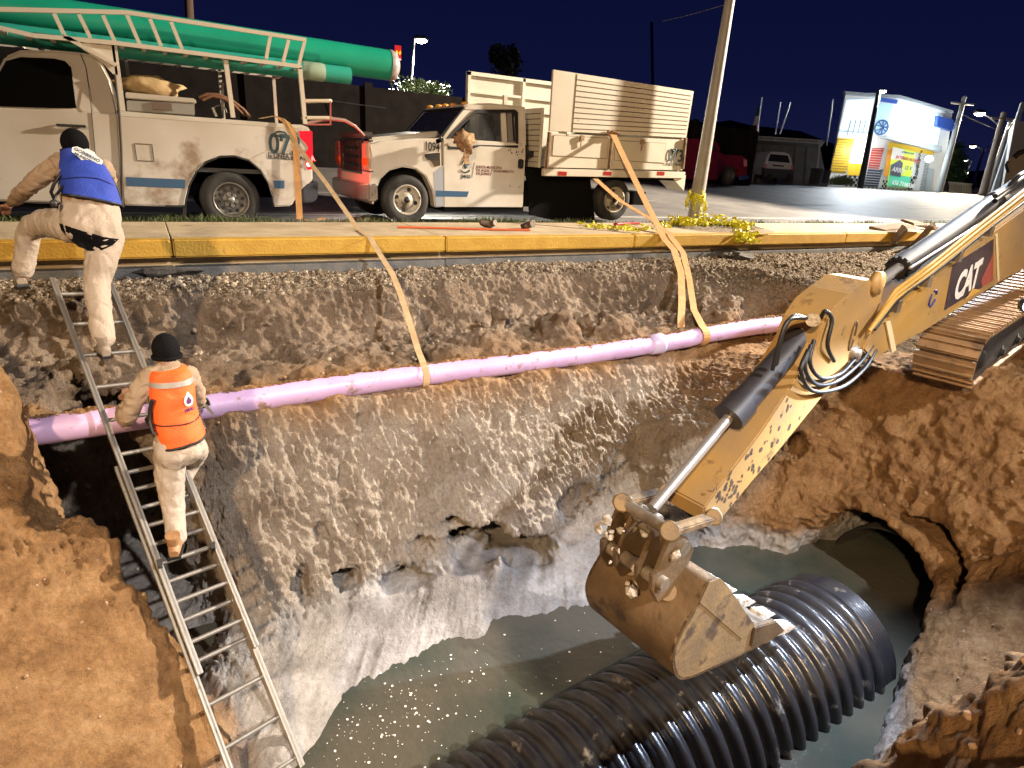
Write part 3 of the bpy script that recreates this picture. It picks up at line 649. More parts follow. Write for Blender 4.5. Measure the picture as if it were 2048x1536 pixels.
# stick
mb = MB()
st = [(1648, 648), (1672, 612), (1700, 588), (1735, 562), (1757, 560), (1768, 575), (1762, 606), (1742, 655), (1672, 760), (1557, 903), (1505, 963), (1448, 1032), (1425, 1048), (1405, 1042), (1410, 1015), (1448, 962), (1524, 862), (1582, 774), (1632, 690)]
p, o_ = plate(st, .15, .30); mb.prism(p, o_); stick = mb.build('stick', CATY, ex, bevel=.010)
mb = MB()
for off in (.145, .02): # double ears at the rear pin
    mb = MB(); c = T(1752, 566, off); mb.lathe(c+EN*.03, EN, [(.0, 0), (.085, 0), (.085, -.05), (0, -.05)], 24); mb.build('pin_ear', CATY, stick)
mb = MB()
for (x_, y_, r_) in ((1708, 705, .055), (1425, 1030, .055)):
    c = T(x_, y_, .155); mb.lathe(c, EN, [(0, .045), (r_*.6, .045), (r_*.6, .02), (r_, .02), (r_, -.31)], 20)
mb.build('pin_boss', STEEL, stick)
mb = MB(); c = T(1706, 672, .156)   # painted inspection mark on the stick's side
mb.tube([c+EU*(.03*math.cos(t*.5))+Vector((0, 0, .11*math.sin(t*.5))) for t in range(13)], .006, 5); mb.build('drawn_mark', mat('mark_brown', (.10, .06, .03), .7), stick)
mb = MB(); rr_ = random.Random(8)
for k in range(60):
    t = rr_.random()**2; x_, y_ = 1440+t*150+rr_.uniform(-18, 22), 1000-t*190+rr_.uniform(-22, 20); c = T(x_, y_, .153); r_ = rr_.uniform(.005, .018); n_ = 7
    mb.add([c+EU*(r_*rr_.uniform(.6, 1.2)*math.cos(k_*.9))+Vector((0, 0, r_*rr_.uniform(.8, 2.2)*math.sin(k_*.9))) for k_ in range(n_)], [tuple(range(n_))])
mb.build('mud_spatter', mat('dark_mud', (.05, .03, .018), .8), stick, recalc=False)['kind'] = 'stuff'
# arm cylinder on the boom
mb = MB(); a, b = T(1797, 536, -.02), T(2080, 342, -.02); mb.cyl(a, b, .088, 28); mb.cyl(lerp(a, b, .0), lerp(a, b, .06), .100, 24); mb.cyl(lerp(a, b, .62), lerp(a, b, .65), .100, 24)
cyl = mb.build('arm_cylinder', CYL, ex)
mb = MB(); mb.cyl(T(1758, 563, -.02), a, .042, 18); mb.build('piston_rod', CHROME, cyl)
mb = MB()
for k in range(12):
    t = 2*math.pi*k/12; axs = (b-a).normalized(); x1 = axs.orthogonal().normalized(); y1 = axs.cross(x1); c = a+x1*(.088*math.cos(t))+y1*(.088*math.sin(t)); mb.cyl(c-axs*.03, c+axs*.01, .014, 6)
mb.build('gland_bolts', mat('dark_steel2', (.03, .03, .03), .5, .6), cyl)
mb = MB(); mb.tube([T(1820, 536, .12), T(1900, 486, .12), T(1990, 428, .12)], .012, 8); mb.build('cylinder_pipe', CHROME, cyl)
# bucket cylinder on the stick
a, b = T(1622, 652, 0), T(1462, 830, 0)
mb = MB(); mb.cyl(a, b, .088, 26); mb.cyl(lerp(a, b, .86), lerp(a, b, 1.03), .104, 24); mb.cyl(lerp(a, b, -.04), lerp(a, b, .06), .088, 24); bc = mb.build('bucket_cylinder', CYL, ex)
mb = MB(); mb.cyl(b, T(1306, 1016, 0), .034, 18); mb.build('piston_rod', CHROME, bc)
mb = MB()
for P_ in ([T(1640, 640, .10), T(1650, 622, .14), T(1664, 640, .18), T(1655, 690, .19), T(1668, 722, .17)], [T(1620, 640, .09), T(1588, 632, .10), T(1566, 665, .10), T(1552, 730, .09)], [T(1615, 636, .12), T(1578, 640, .12), T(1560, 680, .12), T(1545, 740, .10)],
           [T(1622, 690, .17), T(1610, 735, .2), T(1632, 768, .2), T(1675, 762, .19), T(1720, 725, .17), T(1745, 690, .16)], [T(1616, 700, .18), T(1602, 742, .22), T(1626, 782, .21), T(1684, 774, .2), T(1728, 738, .18), T(1752, 700, .17)], [T(1628, 680, .16), T(1620, 726, .2), T(1642, 756, .2), T(1680, 748, .19), T(1712, 715, .17)]):
    mb.tube(smooth(P_), .014, 8)
mb.build('hose', RUB, bc)
mb = MB(); ax = (b-a).normalized()
for t in (.02, .08): mb.lathe(lerp(a, b, t), ax, [(.08, 0), (.097, 0), (.097, .03), (.08, .03)], 24)
mb.build('clamp', STEEL, bc)
mb = MB(); mb.cyl(T(1626, 640, .16), T(1626, 640, -.16), .045, 16); mb.build('cylinder_pin', STEEL, bc)
# linkage
mb = MB(); mb.cyl(T(1340, 1062, .19)+EN*.03, T(1340, 1062, .19)-EN*.44, .038, 18); J = T(1340, 1062, .19)-EN*.19
lk = mb.build('link_pin', STEEL, ex)
for s in (0, 1):
    q = -EN*(.38*s)
    mb = MB(); mb.bar(T(1340, 1062, .19)+q, T(1428, 1034, .19)+q, .045, .085, up=EN); mb.cyl(T(1340, 1062, .215)+q, T(1340, 1062, .165)+q, .062, 18); mb.cyl(T(1428, 1034, .215)+q, T(1428, 1034, .165)+q, .055, 18); mb.build('side_link', MUDY, lk, bevel=.008)
    mb = MB(); mb.bar(T(1338, 1064, .15)+q*.8, T(1334, 1182, .15)+q*.8, .05, .095, up=EN); mb.cyl(T(1334, 1182, .18)+q*.8, T(1334, 1182, .12)+q*.8, .07, 18); mb.build('power_link', CATD, lk, bevel=.01)
for k in range(4):
    mb = MB(); mb.lathe(T(1340, 1062, .16)-EN*(.12*k), EN, [(.038, -.02), (.06, -.02), (.06, .02), (.038, .02)], 18); mb.build('pin_collar', STEEL, lk)
# bucket
BW = .78
def B(x, y, off=0.): return T(x, y, .38)-EN*off
prof = [(1556, 1268), (1520, 1292), (1482, 1311), (1420, 1340), (1380, 1357), (1358, 1358), (1348, 1340), (1346, 1312), (1356, 1280), (1374, 1247), (1392, 1215), (1404, 1190), (1418, 1165), (1436, 1157)]
prof0 = prof; _c = smooth([(x_, y_, 0) for x_, y_ in prof], 4); prof = [(v.x, v.y) for v in _c]
mb = MB(); inner = []
cen = B(1460, 1250)
for x_, y_ in prof: p_ = B(x_, y_); inner.append(p_+(cen-p_).normalized()*.022)
outer = [B(x_, y_) for x_, y_ in prof]
mb.prism(outer+inner[::-1], -EN*BW); bk = mb.build('bucket', CATD, ex)
for p_ in bk.data.polygons: p_.use_smooth = abs(p_.normal.dot(EN)) < .5
bk.data.set_sharp_from_angle(angle=R(40))
bside = [(1436, 1157), (1450, 1168), (1480, 1212), (1507, 1250), (1550, 1246), (1560, 1262)]
for off in (.0, BW-.025):
    mb = MB(); mb.prism([B(x_, y_, off) for x_, y_ in (bside[:-1]+prof)], -EN*.025)
    mb.build('side_plate', MUDY if off == 0 else CATD, bk, bevel=.004, seg=1)
mb = MB(); mb.prism([B(1418, 1163, -.006), B(1438, 1155, -.006), B(1452, 1168, -.006), B(1509, 1250, -.006), B(1482, 1278, -.006), B(1398, 1205, -.006)], -EN*.004); mb.build('wear_plate', MUDY, bk, bevel=.003, seg=1)
mb = MB(); mb.prism([B(1505, 1252, -.02), B(1548, 1240, -.02), B(1566, 1258, -.02), B(1530, 1284, -.02), B(1498, 1290, -.02)], -EN*.045); mb.build('corner_guard', CATD, bk, bevel=.006)
mb = MB(); mb.prism([B(1518, 1252), B(1560, 1258), B(1556, 1270), B(1500, 1300)], -EN*BW); mb.build('lip', STEEL, bk, bevel=.008)
tdir = (B(1600, 1251)-B(1550, 1263)).normalized(); tn = tdir.cross(EN).normalized()
for k in range(5):
    c = B(1572, 1257, .03+(BW-.06)*k/4); mb = MB()
    mb.prism([c-tdir*.14-tn*.045-EN*.045, c-tdir*.14+tn*.045-EN*.045, c+tdir*.07+tn*.032-EN*.045, c+tdir*.07-tn*.032-EN*.045], EN*.09)
    for s in (-1, 1):
        q = c+EN*(.028*s)
        mb.add([q+tdir*.05-tn*.028-EN*.018, q+tdir*.05+tn*.028-EN*.018, q+tdir*.05+tn*.028+EN*.018, q+tdir*.05-tn*.028+EN*.018, q+tdir*.20+EN*(.012*s)], [(0, 1, 2, 3), (0, 4, 1), (1, 4, 2), (2, 4, 3), (3, 4, 0)])
    mb.build('tooth', MUDC, bk, bevel=.006)
# hinge ears on the bucket's back
for off in (.18, .30, .48, .60):
    mb = MB(); mb.prism([B(1405, 1190, off), B(1425, 1160, off), B(1437, 1128, off), B(1425, 1105, off), B(1405, 1100, off), B(1388, 1112, off), B(1372, 1150, off), B(1362, 1175, off), B(1352, 1185, off), B(1350, 1215, off), B(1362, 1240, off), B(1385, 1225, off)], -EN*.028)
    mb.build('hinge_ear', CATD, bk, bevel=.006)
mb = MB(); mb.cyl(B(1410, 1122, .14), B(1410, 1122, .66), .05, 20); mb.cyl(B(1368, 1196, .14), B(1368, 1196, .66), .045, 20); mb.build('hinge_pin', STEEL, bk)
mb = MB(); rr_ = random.Random(3)
for k in range(46):
    c = B(rr_.uniform(1340, 1425), rr_.uniform(1130, 1260), rr_.uniform(.15, .68)); v_, f_ = rock_v(c, rr_.uniform(.012, .045), k); mb.add(v_, f_)
mb.build('mud_crust', MUDC, bk, recalc=False)['kind'] = 'stuff'
# undercarriage track
TY = R(11); TU = Vector((math.cos(TY), math.sin(TY), 0)); TN = Vector((math.sin(TY), -math.cos(TY), 0)); TP = Vector((6.40, 2.58, 0))
up = (Vector((0, 0, 1))+TU*-.09).normalized(); TU2 = (TU+Vector((0, 0, .09))).normalized()
def K(s, h, off): return TP+TU2*s+up*h-TN*off+Vector((0, 0, -.60))
rad = .235; L_ = 3.1; zc = .25
loop = []; 
segs = [('arc', (rad, zc), 90, 270), ]
per = []
n_top = 19; pitch = .165
def loop_pt(d):            # distance along the loop, from the front bottom, clockwise over the top
    d %= (2*L_+2*math.pi*rad)
    if d < math.pi*rad: a = -math.pi/2-d/rad; return (rad+rad*math.cos(a), zc+rad*math.sin(a)), a
    d -= math.pi*rad
    if d < L_: return (rad+d, zc+rad-.02*math.sin(math.pi*d/L_)), math.pi/2
    d -= L_
    if d < math.pi*rad: a = math.pi/2-d/rad; return (rad+L_+rad*math.cos(a), zc+rad*math.sin(a)), a
    d -= math.pi*rad
    return (rad+L_-d, zc-rad), -math.pi/2
tot = 2*L_+2*math.pi*rad; ns = int(tot/pitch)
SHOE = mat('track_shoe', (.30, .18, .085), .55, col2=(.20, .12, .06), nscale=4, bump=.3, dark=(.10, .06, .035), dthr=.6, dscale=5, metal=.25)
tr = MB()
for k in range(ns):
    (cx, cz), a = loop_pt(k*tot/ns); nx, nz = math.cos(a), math.sin(a); tx, tz = -nz, nx
    def q(t, n_, off): return K(cx+tx*t+nx*n_, cz+tz*t+nz*n_, off)
    hw = tot/ns/2-.006
    pl = [q(-hw, -.012, 0), q(hw, -.012, 0), q(hw, .012, 0), q(hw*.9, .012, 0), q(hw*.85, .042, 0), q(hw*.62, .042, 0), q(hw*.55, .014, 0), q(-hw*.25, .014, 0), q(-hw*.3, .034, 0), q(-hw*.5, .034, 0), q(-hw*.55, .014, 0), q(-hw, .012, 0)]
    tr.prism(pl, -TN*.50)
trk = tr.build('track', SHOE, ex)
mb = MB(); poly = [K(loop_pt(d_*tot/60)[0][0], zc+(loop_pt(d_*tot/60)[0][1]-zc)*.86, .03) for d_ in range(60)]; mb.prism(poly, -TN*.44); mb.build('track_frame', mat('dark_underbody', (.02, .02, .022), .6, bump=.2), ex)
for i, s_ in enumerate((rad, rad+.75, rad+1.3, rad+1.85, rad+2.4)):
    mb = MB(); r_ = .19 if i == 0 else .09; hz = zc if i == 0 else .14; mb.lathe(K(s_, hz, .02), TN, [(0, .02), (r_*.4, .02), (r_*.45, 0), (r_*.85, -.01), (r_, -.03), (r_, -.2)], 24); mb.build('roller' if i else 'idler_wheel', mat('dark_steel2', (.03, .03, .03), .5, .6), trk)
# upper body and cab, off to the right of the frame
def bodybox(name, x0, x1, y0, y1, z0, z1, mt, bev=.05):
    mb = MB(); C0 = Vector((9.6, 3.3, 0)); mb.prism([C0+EU*x0-EN*y0+Vector((0, 0, z0)), C0+EU*x1-EN*y0+Vector((0, 0, z0)), C0+EU*x1-EN*y1+Vector((0, 0, z0)), C0+EU*(x0+(.9 if y1 > .8 else 0))-EN*y1+Vector((0, 0, z0))], Vector((0, 0, z1-z0))); return mb.build(name, mt, ex, bevel=bev)
bodybox('undercarriage_frame', .2, 2.2, -.5, .5, -.25, .25, CATY)
bd = bodybox('upper_body', .6, 3.6, -1.1, 1.1, .35, .9, CATY)
bodybox('engine_cover', 2.0, 3.6, -1.1, 1.1, .9, 1.5, CATY)
cb = bodybox('cab', .6, 1.9, -1.1, -.3, .9, 2.3, CATY)
bodybox('cab_glass', .58, .6, -1.03, -.37, 1.1, 2.2, mat('dark_glass', (.01, .012, .015), .08), .002)
# name plate on the counterweight side, at the frame's edge
pA = aP(2012, 572, K(1.35, 0, .02), TN); pB = aP(2100, 560, K(1.35, 0, .02), TN)
mb = MB(); q0 = [aP(a_, b_, K(0, 0, .75), TN) for a_, b_ in ((1992, 576), (2012, 540), (2130, 510), (2130, 640), (1998, 596))]; mb.prism(q0, -TN*.3); sb_ = mb.build('side_cover', CATY, ex, bevel=.015)
mb = MB(); q0 = [aP(a_, b_, K(0, 0, .742), TN) for a_, b_ in ((2024, 543), (2084, 534), (2082, 574), (2020, 574))]; mb.prism(q0, -TN*.004); nb_ = mb.build('name_plate', mat('decal_dark_blue', (.012, .014, .03), .35), sb_)
a_ = aP(2025, 571, K(0, 0, .738), TN); text('lettering', 'CAT', a_, TU, Vector((0, 0, 1)), .20, mat('decal_white', (.66, .62, .56), .5), nb_, .001, True, sx=.8)
# lit work lamp under the cab
lp = aP(2060, 612, K(0, 0, -.45), TN)
mb = MB(); mb.lathe(lp, (EN*.4-TU*.8).normalized(), [(0, .02), (.045, .015), (.055, 0), (.055, -.06), (0, -.08)], 18); wl = mb.build('work_lamp', mat('lamp_housing', (.03, .03, .03), .4), ex)
mb = MB(); mb.sphere(lp+(EN*.4-TU*.8).normalized()*.02, .042, 8); mb.build('lamp_lens', mat('work_lamp_glow', (.8, .85, 1), .3, emit=(.55, .68, 1), estr=60), wl)
print('lamp at', lp)
lamp('work_light_low', 'SPOT', lp+(EN*.5-TU*.8).normalized()*.12, 1500, (.66, .77, 1), .04, (3.2, 2.2, -2.9), 100, .9)
# ------------------------------------------------------------------ work trucks parked along the kerb
WPAINT = mat('white_truck_paint', (.64, .61, .55), .32, col2=(.50, .46, .38), nscale=1.6, coat=.3, dark=(.30, .24, .17), dthr=.66, dscale=1.5, detail=4)
BPAINT = mat('cream_box_paint', (.60, .56, .47), .5, col2=(.54, .50, .41), nscale=2, dark=(.17, .11, .06), dthr=.70, dscale=5, bump=.08)
TYRE = mat('tyre_rubber', (.018, .017, .016), .8, col2=(.04, .037, .033), nscale=5, bump=.2)
GLASS = mat('dark_window_glass', (.022, .023, .022), .16, spec=.35)
BLK = mat('black_plastic', (.012, .012, .012), .5)
UNDER = mat('chassis_black', (.004, .004, .004), .95, spec=.1)
BLUE = mat('blue_stripe_paint', (.035, .095, .19), .45)
INK = mat('dark_teal_lettering', (.035, .07, .085), .5)
CHR = mat('bright_chrome', (.7, .7, .7), .12, 1.)
RACK = mat('cream_rack_paint', (.60, .55, .46), .5, dark=(.25, .15, .08), dthr=.68, dscale=8)
def wheel(root, c, r, wd, kind, n=(0, -1, 0)):
    c = Vector(c); n = Vector(n)
    w_ = thing_part('wheel', root, c)
    mb = MB(); mb.lathe(c, n, [(r*.60, .0), (r*.66, .012), (r*.80, .018), (r*.93, .008), (r, -.03), (r, -wd+.03), (r*.93, -wd), (r*.6, -wd)], 44); mb.build('tyre', TYRE, w_)
    mb = MB()
    if kind == 'steel':
        mb.lathe(c, n, [(.001, -.035), (r*.17, -.03), (r*.18, -.055), (r*.28, -.06), (r*.42, -.035), (r*.53, -.055), (r*.56, .006), (r*.62, .008), (r*.62, -.03)], 40)
        mb.build('rim', mat('grey_steel_rim', (.13, .12, .105), .45, .4, dark=(.05, .04, .03), dthr=.6, dscale=8), w_)
        mb = MB(); u = n.orthogonal().normalized(); q = n.cross(u)
        for k in range(10): a = k*math.pi/5; p = c+(u*math.cos(a)+q*math.sin(a))*r*.40; mb.lathe(p+n*-.028, n, [(.001, .004), (.026, .004)], 12)
        mb.build('vent_holes', BLK, w_)
        mb = MB()
        for k in range(6): a = k*math.pi/3; p = c+(u*math.cos(a)+q*math.sin(a))*r*.20; mb.cyl(p-n*.05, p-n*.015, .032, 10)
        mb.lathe(c, n, [(.001, .0), (.05, -.002), (.06, -.03)], 20); mb.build('hub_cap', mat('hub_steel', (.22, .21, .19), .4, .5), w_)
    else:     # deep dished dual rim
        mb.lathe(c, n, [(.001, .0), (r*.15, .0), (r*.17, -.015), (r*.30, -.025), (r*.34, -.05 if kind == 'front' else -.13), (r*.5, -.06 if kind == 'front' else -.15), (r*.55, .0), (r*.62, .008), (r*.62, -.03)], 40)
        mb.build('rim', mat('dusty_white_rim', (.40, .36, .29), .5, .2, dark=(.12, .09, .06), dthr=.56, dscale=7), w_)
        mb = MB(); u = n.orthogonal().normalized(); q = n.cross(u)
        for k in range(4): a = k*math.pi/2+.5; p = c+(u*math.cos(a)+q*math.sin(a))*r*.43; mb.lathe(p+n*(-.045 if kind == 'front' else -.135), n, [(.001, .004), (.035, .004)], 12)
        mb.build('vent_holes', BLK, w_)
        mb = MB(); mb.lathe(c, n, [(.001, .03), (.045, .03), (.055, .0)], 16); mb.build('hub', BLK, w_)
    return w_
def thing_part(name, root, c):
    o = bpy.data.objects.new(name, None); COL.objects.link(o); o.parent = root; o.location = Vector(c)-base_of(root); o.empty_display_size = .1; return o
# ---- flatbed service truck
FY = 10.38
def F(x, y, Y=FY): return aY(x, y, Y)
ft = thing('service_truck', 'white service truck with a tall board-sided cargo box, number 1094 on its fender', 'truck', (7.2, 11.3, 0))
Wd = Vector((0, 1.98, 0))
arch_f = [(747, 411), (752, 383), (762, 358), (780, 341), (806, 334), (832, 338), (852, 353), (865, 381), (869, 414)]
body = [(735, 400), (737, 368), (742, 312), (738, 292)]+[(800, 279), (882, 272)]
# lower body with hood: near-side profile extruded across the truck
lowb = [(744, 402), (738, 366), (742, 312), (738, 291), (765, 283), (830, 277), (884, 276), (884, 300)]
mb = MB(); mb.prism([F(*p) for p in lowb+[(886, 414), (870, 415)]+arch_f[::-1][1:]], Wd); hood = mb.build('hood_and_fenders', WPAINT, ft, bevel=.035, seg=3)
mb = MB(); mb.prism([F(*p) for p in [(886, 276), (1051, 287), (1052, 306), (1046, 415), (889, 414)]], Wd); mb.build('lower_cab', WPAINT, ft, bevel=.015)
# hood crown, a little inside
mb = MB(); 
a_, b_, c_, d_ = F(745, 288), F(884, 274), F(884, 274)+Wd, F(745, 288)+Wd
q = [a_+Vector((.02, .28, 0)), b_+Vector((0, .22, 0)), c_+Vector((0, -.22, 0)), d_+Vector((.02, -.28, 0))]; t_ = [p+Vector((0.05, 0, .10)) for p in q]
mb.add(q+t_, [(0, 1, 5, 4), (1, 2, 6, 5), (2, 3, 7, 6), (3, 0, 4, 7), (4, 5, 6, 7)]); mb.build('hood_crown', WPAINT, ft, bevel=.03, seg=3)
# cab upper: roof slab, pillars, glass
TW = .10     # tumblehome
def side(pts_, y0, th): return [F(x, y, y0) for x, y in pts_], Vector((0, th, 0))
ytop = FY+TW
roof = [(926, 214), (935, 207), (980, 206), (1044, 212), (1050, 220), (1046, 224), (930, 222)]
mb = MB(); mb.prism([F(x, y, ytop) for x, y in roof], Vector((0, 1.98-2*TW, 0))); rf_ = mb.build('roof', WPAINT, ft, bevel=.03, seg=3)
for k, t in enumerate((.06, .30, .47, .66, .94)):
    p = F(932, 207, ytop)+Vector((-.02, 0, 0))+Vector((0, 1.98-2*TW, 0))*(1-t); mb = MB(); mb.sphere(p+Vector((.05, 0, .005)), .045, 8, (1.5, 1, .75)); mb.build('marker_lamp', mat('amber_lamp', (.62, .30, .06), .3), rf_)
ws = [F(880, 276)+Vector((0, .04, 0)), F(927, 216, ytop), F(927, 216, ytop)+Vector((0, 1.98-2*TW, 0)), F(880, 276)+Vector((0, 1.94, 0))]
nrm = (ws[1]-ws[0]).cross(ws[2]-ws[0]).normalized(); 
if nrm.x > 0: nrm = -nrm
mb = MB(); mb.prism([p-nrm*.02 for p in ws], nrm*.012); wsh = mb.build('windshield', GLASS, ft)
mb = MB()
for a_, b_ in ((ws[0], ws[1]), (ws[3], ws[2]), (ws[1], ws[2]), (ws[0], ws[3])): mb.bar(a_+nrm*.004, b_+nrm*.004, .045, .012, up=nrm)
mb.build('windshield_seal', BLK, wsh)
for t in (.25, .62):
    p0 = lerp(ws[0], ws[3], t)+nrm*.025; p1 = p0+(ws[1]-ws[0])*.30+Vector((0, .45, 0)); mb = MB(); mb.bar(p0, p1, .018, .02); mb.build('wiper', BLK, wsh)
cowl = MB(); cowl.prism([F(872, 279), F(886, 274), F(886, 283), F(872, 288)], Wd); cowl.build('cowl', BLK, ft)
for sgn, y0, th in ((0, FY+.02, .05), (1, FY+1.98-.07, .05)):
    mb = MB()
    A = [(884, 277), (928, 213), (936, 216), (952, 222), (905, 268), (893, 276)]           # A pillar
    mb.prism([F(x, y, y0+(TW if y < 240 else 0)*(1 if not sgn else -1)) for x, y in A[:1]+A[1:4]+A[4:]], Vector((0, th, 0)))
    Bp = [(1034, 216), (1048, 213), (1052, 290), (1036, 292)]
    mb.prism([F(x, y, y0+(TW if y < 240 else 0)*(1 if not sgn else -1)) for x, y in Bp], Vector((0, th, 0)))
    top = [(930, 213), (1046, 213), (1046, 221), (948, 221)]
    mb.prism([F(x, y, y0+TW*(1 if not sgn else -1)) for x, y in top], Vector((0, th, 0)))
    mb.build('cab_pillars', WPAINT, ft, bevel=.008)
mb = MB(); mb.prism([F(1046, 214, ytop), F(1050, 214, ytop), F(1052, 290), F(1047, 290)], Wd*.95); mb.build('cab_back', WPAINT, ft)
bp0 = F(1046, 232, FY+.2); mb = MB(); mb.box((F(1046, 250).x-.02, FY+.99, F(1046, 250).z+.02), (.02, 1.4, .42)); mb.build('rear_window', mat('pale_lit_glass', (.30, .30, .27), .15), ft)
# door glass frame, door details
mb = MB(); fr = [(893, 287), (893, 276), (905, 262), (950, 222), (955, 219), (1030, 219), (1036, 224), (1037, 287), (1036, 296), (985, 293), (960, 292), (942, 299), (896, 299)]
fr2 = [(898, 290), (900, 279), (911, 264), (953, 226), (1027, 225), (1031, 231), (1032, 289), (984, 289), (960, 287), (940, 294), (900, 293)]
Pf = [F(x, y, FY-.006+(TW*.9*(1-(y-219)/75) if y < 294 else 0)) for x, y in fr]; 
def ring(mb, outer, inner, off):
    n1 = len(outer)
    for i in range(n1):
        j = (i+1) % n1; a, b = outer[i], outer[j]
        def near(p): return min(inner, key=lambda q_: (q_-p).length)
        ia, ib = near(a), near(b)
        mb.add([a, b, ib, ia, a+off, b+off, ib+off, ia+off], [(0, 1, 2, 3), (7, 6, 5, 4), (0, 4, 5, 1), (3, 2, 6, 7)])
Pi = [F(x, y, FY-.004+(TW*.9*(1-(y-219)/75) if y < 294 else 0)) for x, y in fr2]
door = MB(); door.prism([F(x, y, FY-.004) for x, y in [(888, 300), (942, 300), (960, 293), (1037, 297), (1050, 300), (1050, 310), (1045, 414), (889, 414)]], Vector((0, .01, 0))); dr = door.build('door', WPAINT, ft, bevel=.003, seg=1)
mb = MB(); ring(mb, Pf, Pi, Vector((0, .02, 0))); mb.build('window_seal', BLK, dr)
mb = MB(); mb.prism([F(898, 291, FY+.03), F(952, 225, FY+.10), F(1000, 224, FY+.10), F(1002, 291, FY+.03)], Vector((0, .004, 0)))
o = mb.build('side_window', mat('clear_glass', (.75, .78, .78), .03, trans=.96, spec=.5), dr)
for px, col_ in ((1006, WPAINT), (1018, mat('grey_felt', (.18, .17, .16), .9))):
    mb = MB(); mb.prism([F(px-4, 223, FY+.12), F(px+5, 223, FY+.12), F(px+9, 291, FY+.05), F(px-1, 291, FY+.05)], Vector((0, .05, 0))); mb.build('window_channel', col_, dr)
mb = MB(); p = F(1041, 328); mb.box((p.x, FY-.012, p.z), (.115, .03, .16)); mb.build('door_handle', BLK, dr, bevel=.02)
mb = MB(); mb.prism([F(x, y, FY-.006) for x, y in [(872, 381), (938, 383), (934, 394), (872, 393)]], Vector((0, .003, 0))); mb.build('blue_stripe', BLUE, dr)
mb = MB(); mb.prism([F(x, y, FY+.02) for x, y in [(888, 414), (1047, 413), (1046, 422), (890, 423)]], Vector((0, 1.9, 0))); mb.build('sill', UNDER, ft)
# interior: dark tub, seats
mb = MB(); c = F(965, 300, FY+.9); mb.box((c.x, FY+.99, c.z-.02), (1.6, 1.7, .10)); mb.build('dashboard_and_floor', BLK, ft)
for dy in (.45, 1.45):
    p = F(980, 285, FY+dy); mb = MB(); mb.sphere((F(985, 285).x+.15, FY+dy, F(985, 285).z-.02), .24, 8, (.45, 1, 1.15)); mb.sphere((F(985, 285).x+.17, FY+dy, F(985, 285).z+.33), .13, 8, (.5, 1.1, 1)); mb.build('seat', BLK, ft)
# fender: number, vent, stripe, marks
nrm_y = Vector((0, -1, 0))
text('fender_number', '1094', F(848, 300, FY-.006), (1, 0, -.04), (0, 0, 1), .195, mat('black_lettering', (.02, .02, .02), .5), ft, .001, True, sx=.72)
mb = MB(); mb.prism([F(x, y, FY-.012) for x, y in [(849, 308), (880, 305), (881, 331), (869, 334), (862, 322), (850, 315)]], Vector((0, .014, 0))); vt = mb.build('fender_vent', CHR, ft, bevel=.004)
mb = MB()
for k in range(4): mb.prism([F(x, y, FY-.016) for x, y in [(853, 309+k*3), (878, 308+k*3.4), (878, 310+k*3.4), (854, 310.6+k*3)]], Vector((0, .006, 0)))
mb.build('vent_slats', BLK, vt)
mb = MB(); mb.prism([F(x, y, FY-.003) for x, y in [(867, 345), (886, 330), (888, 413), (872, 413)]], Vector((0, .004, 0))); mb.build('grey_fender_panel', mat('primer_grey', (.30, .33, .38), .5), hood)
text('lettering', 'JMAS', F(922, 356, FY-.008), (1, 0, 0), (0, 0, 1), .085, INK, dr, .001, True)
mb = MB(); c = F(931, 332, FY-.008)
drop_pts = [c+Vector((.085*math.sin(t)*(1 if True else 1)*(1-.42*(math.cos(t)+1)/2), 0, .11*math.cos(t)+(.05 if abs(t) < .3 else 0))) for t in [k*.314 for k in range(-6, 7)]]
mb.tube([c+Vector((-.075, 0, .02)), c+Vector((-.04, 0, .09)), c+Vector((0, 0, .17)), c+Vector((.04, 0, .09)), c+Vector((.075, 0, .02))], .011, 5)
mb.tube([c+Vector((.09*math.sin(t), 0, -.045-.06*math.cos(t))) for t in [(-1.25+.25*k) for k in range(11)]], .012, 5)
mb.sphere(c+Vector((0, 0, .0)), .04, 6, (1, .15, 1.2)); mb.build('emblem', INK, dr)
mb = MB(); mb.bar(F(944, 355, FY-.006), F(949, 325, FY-.006), .006, .003); mb.build('emblem_rule', INK, dr)
for k, s_ in enumerate(('JUNTA MUNICIPAL', 'DE AGUA Y SANEAMIENTO', 'DE JUÁREZ')):
    text('lettering', s_, F(952, 336+k*6.6, FY-.006), (1, 0, 0), (0, 0, 1), .062, mat('red_brown_lettering', (.16, .045, .04), .5), dr, .001, True, shear=.2)
mb = MB(); rr_ = random.Random(11)
for k in range(16):
    p = F(rr_.choice([1036, 1020, 1008, 1043])+rr_.uniform(-4, 4), rr_.choice([306, 288, 372, 300])+rr_.uniform(-4, 4), FY-.006); mb.lathe(p, (0, -1, 0), [(.001, .003), (rr_.uniform(.006, .016), .002)], 7)
mb.build('paint_chips', mat('chip_brown', (.06, .04, .03), .8), dr)
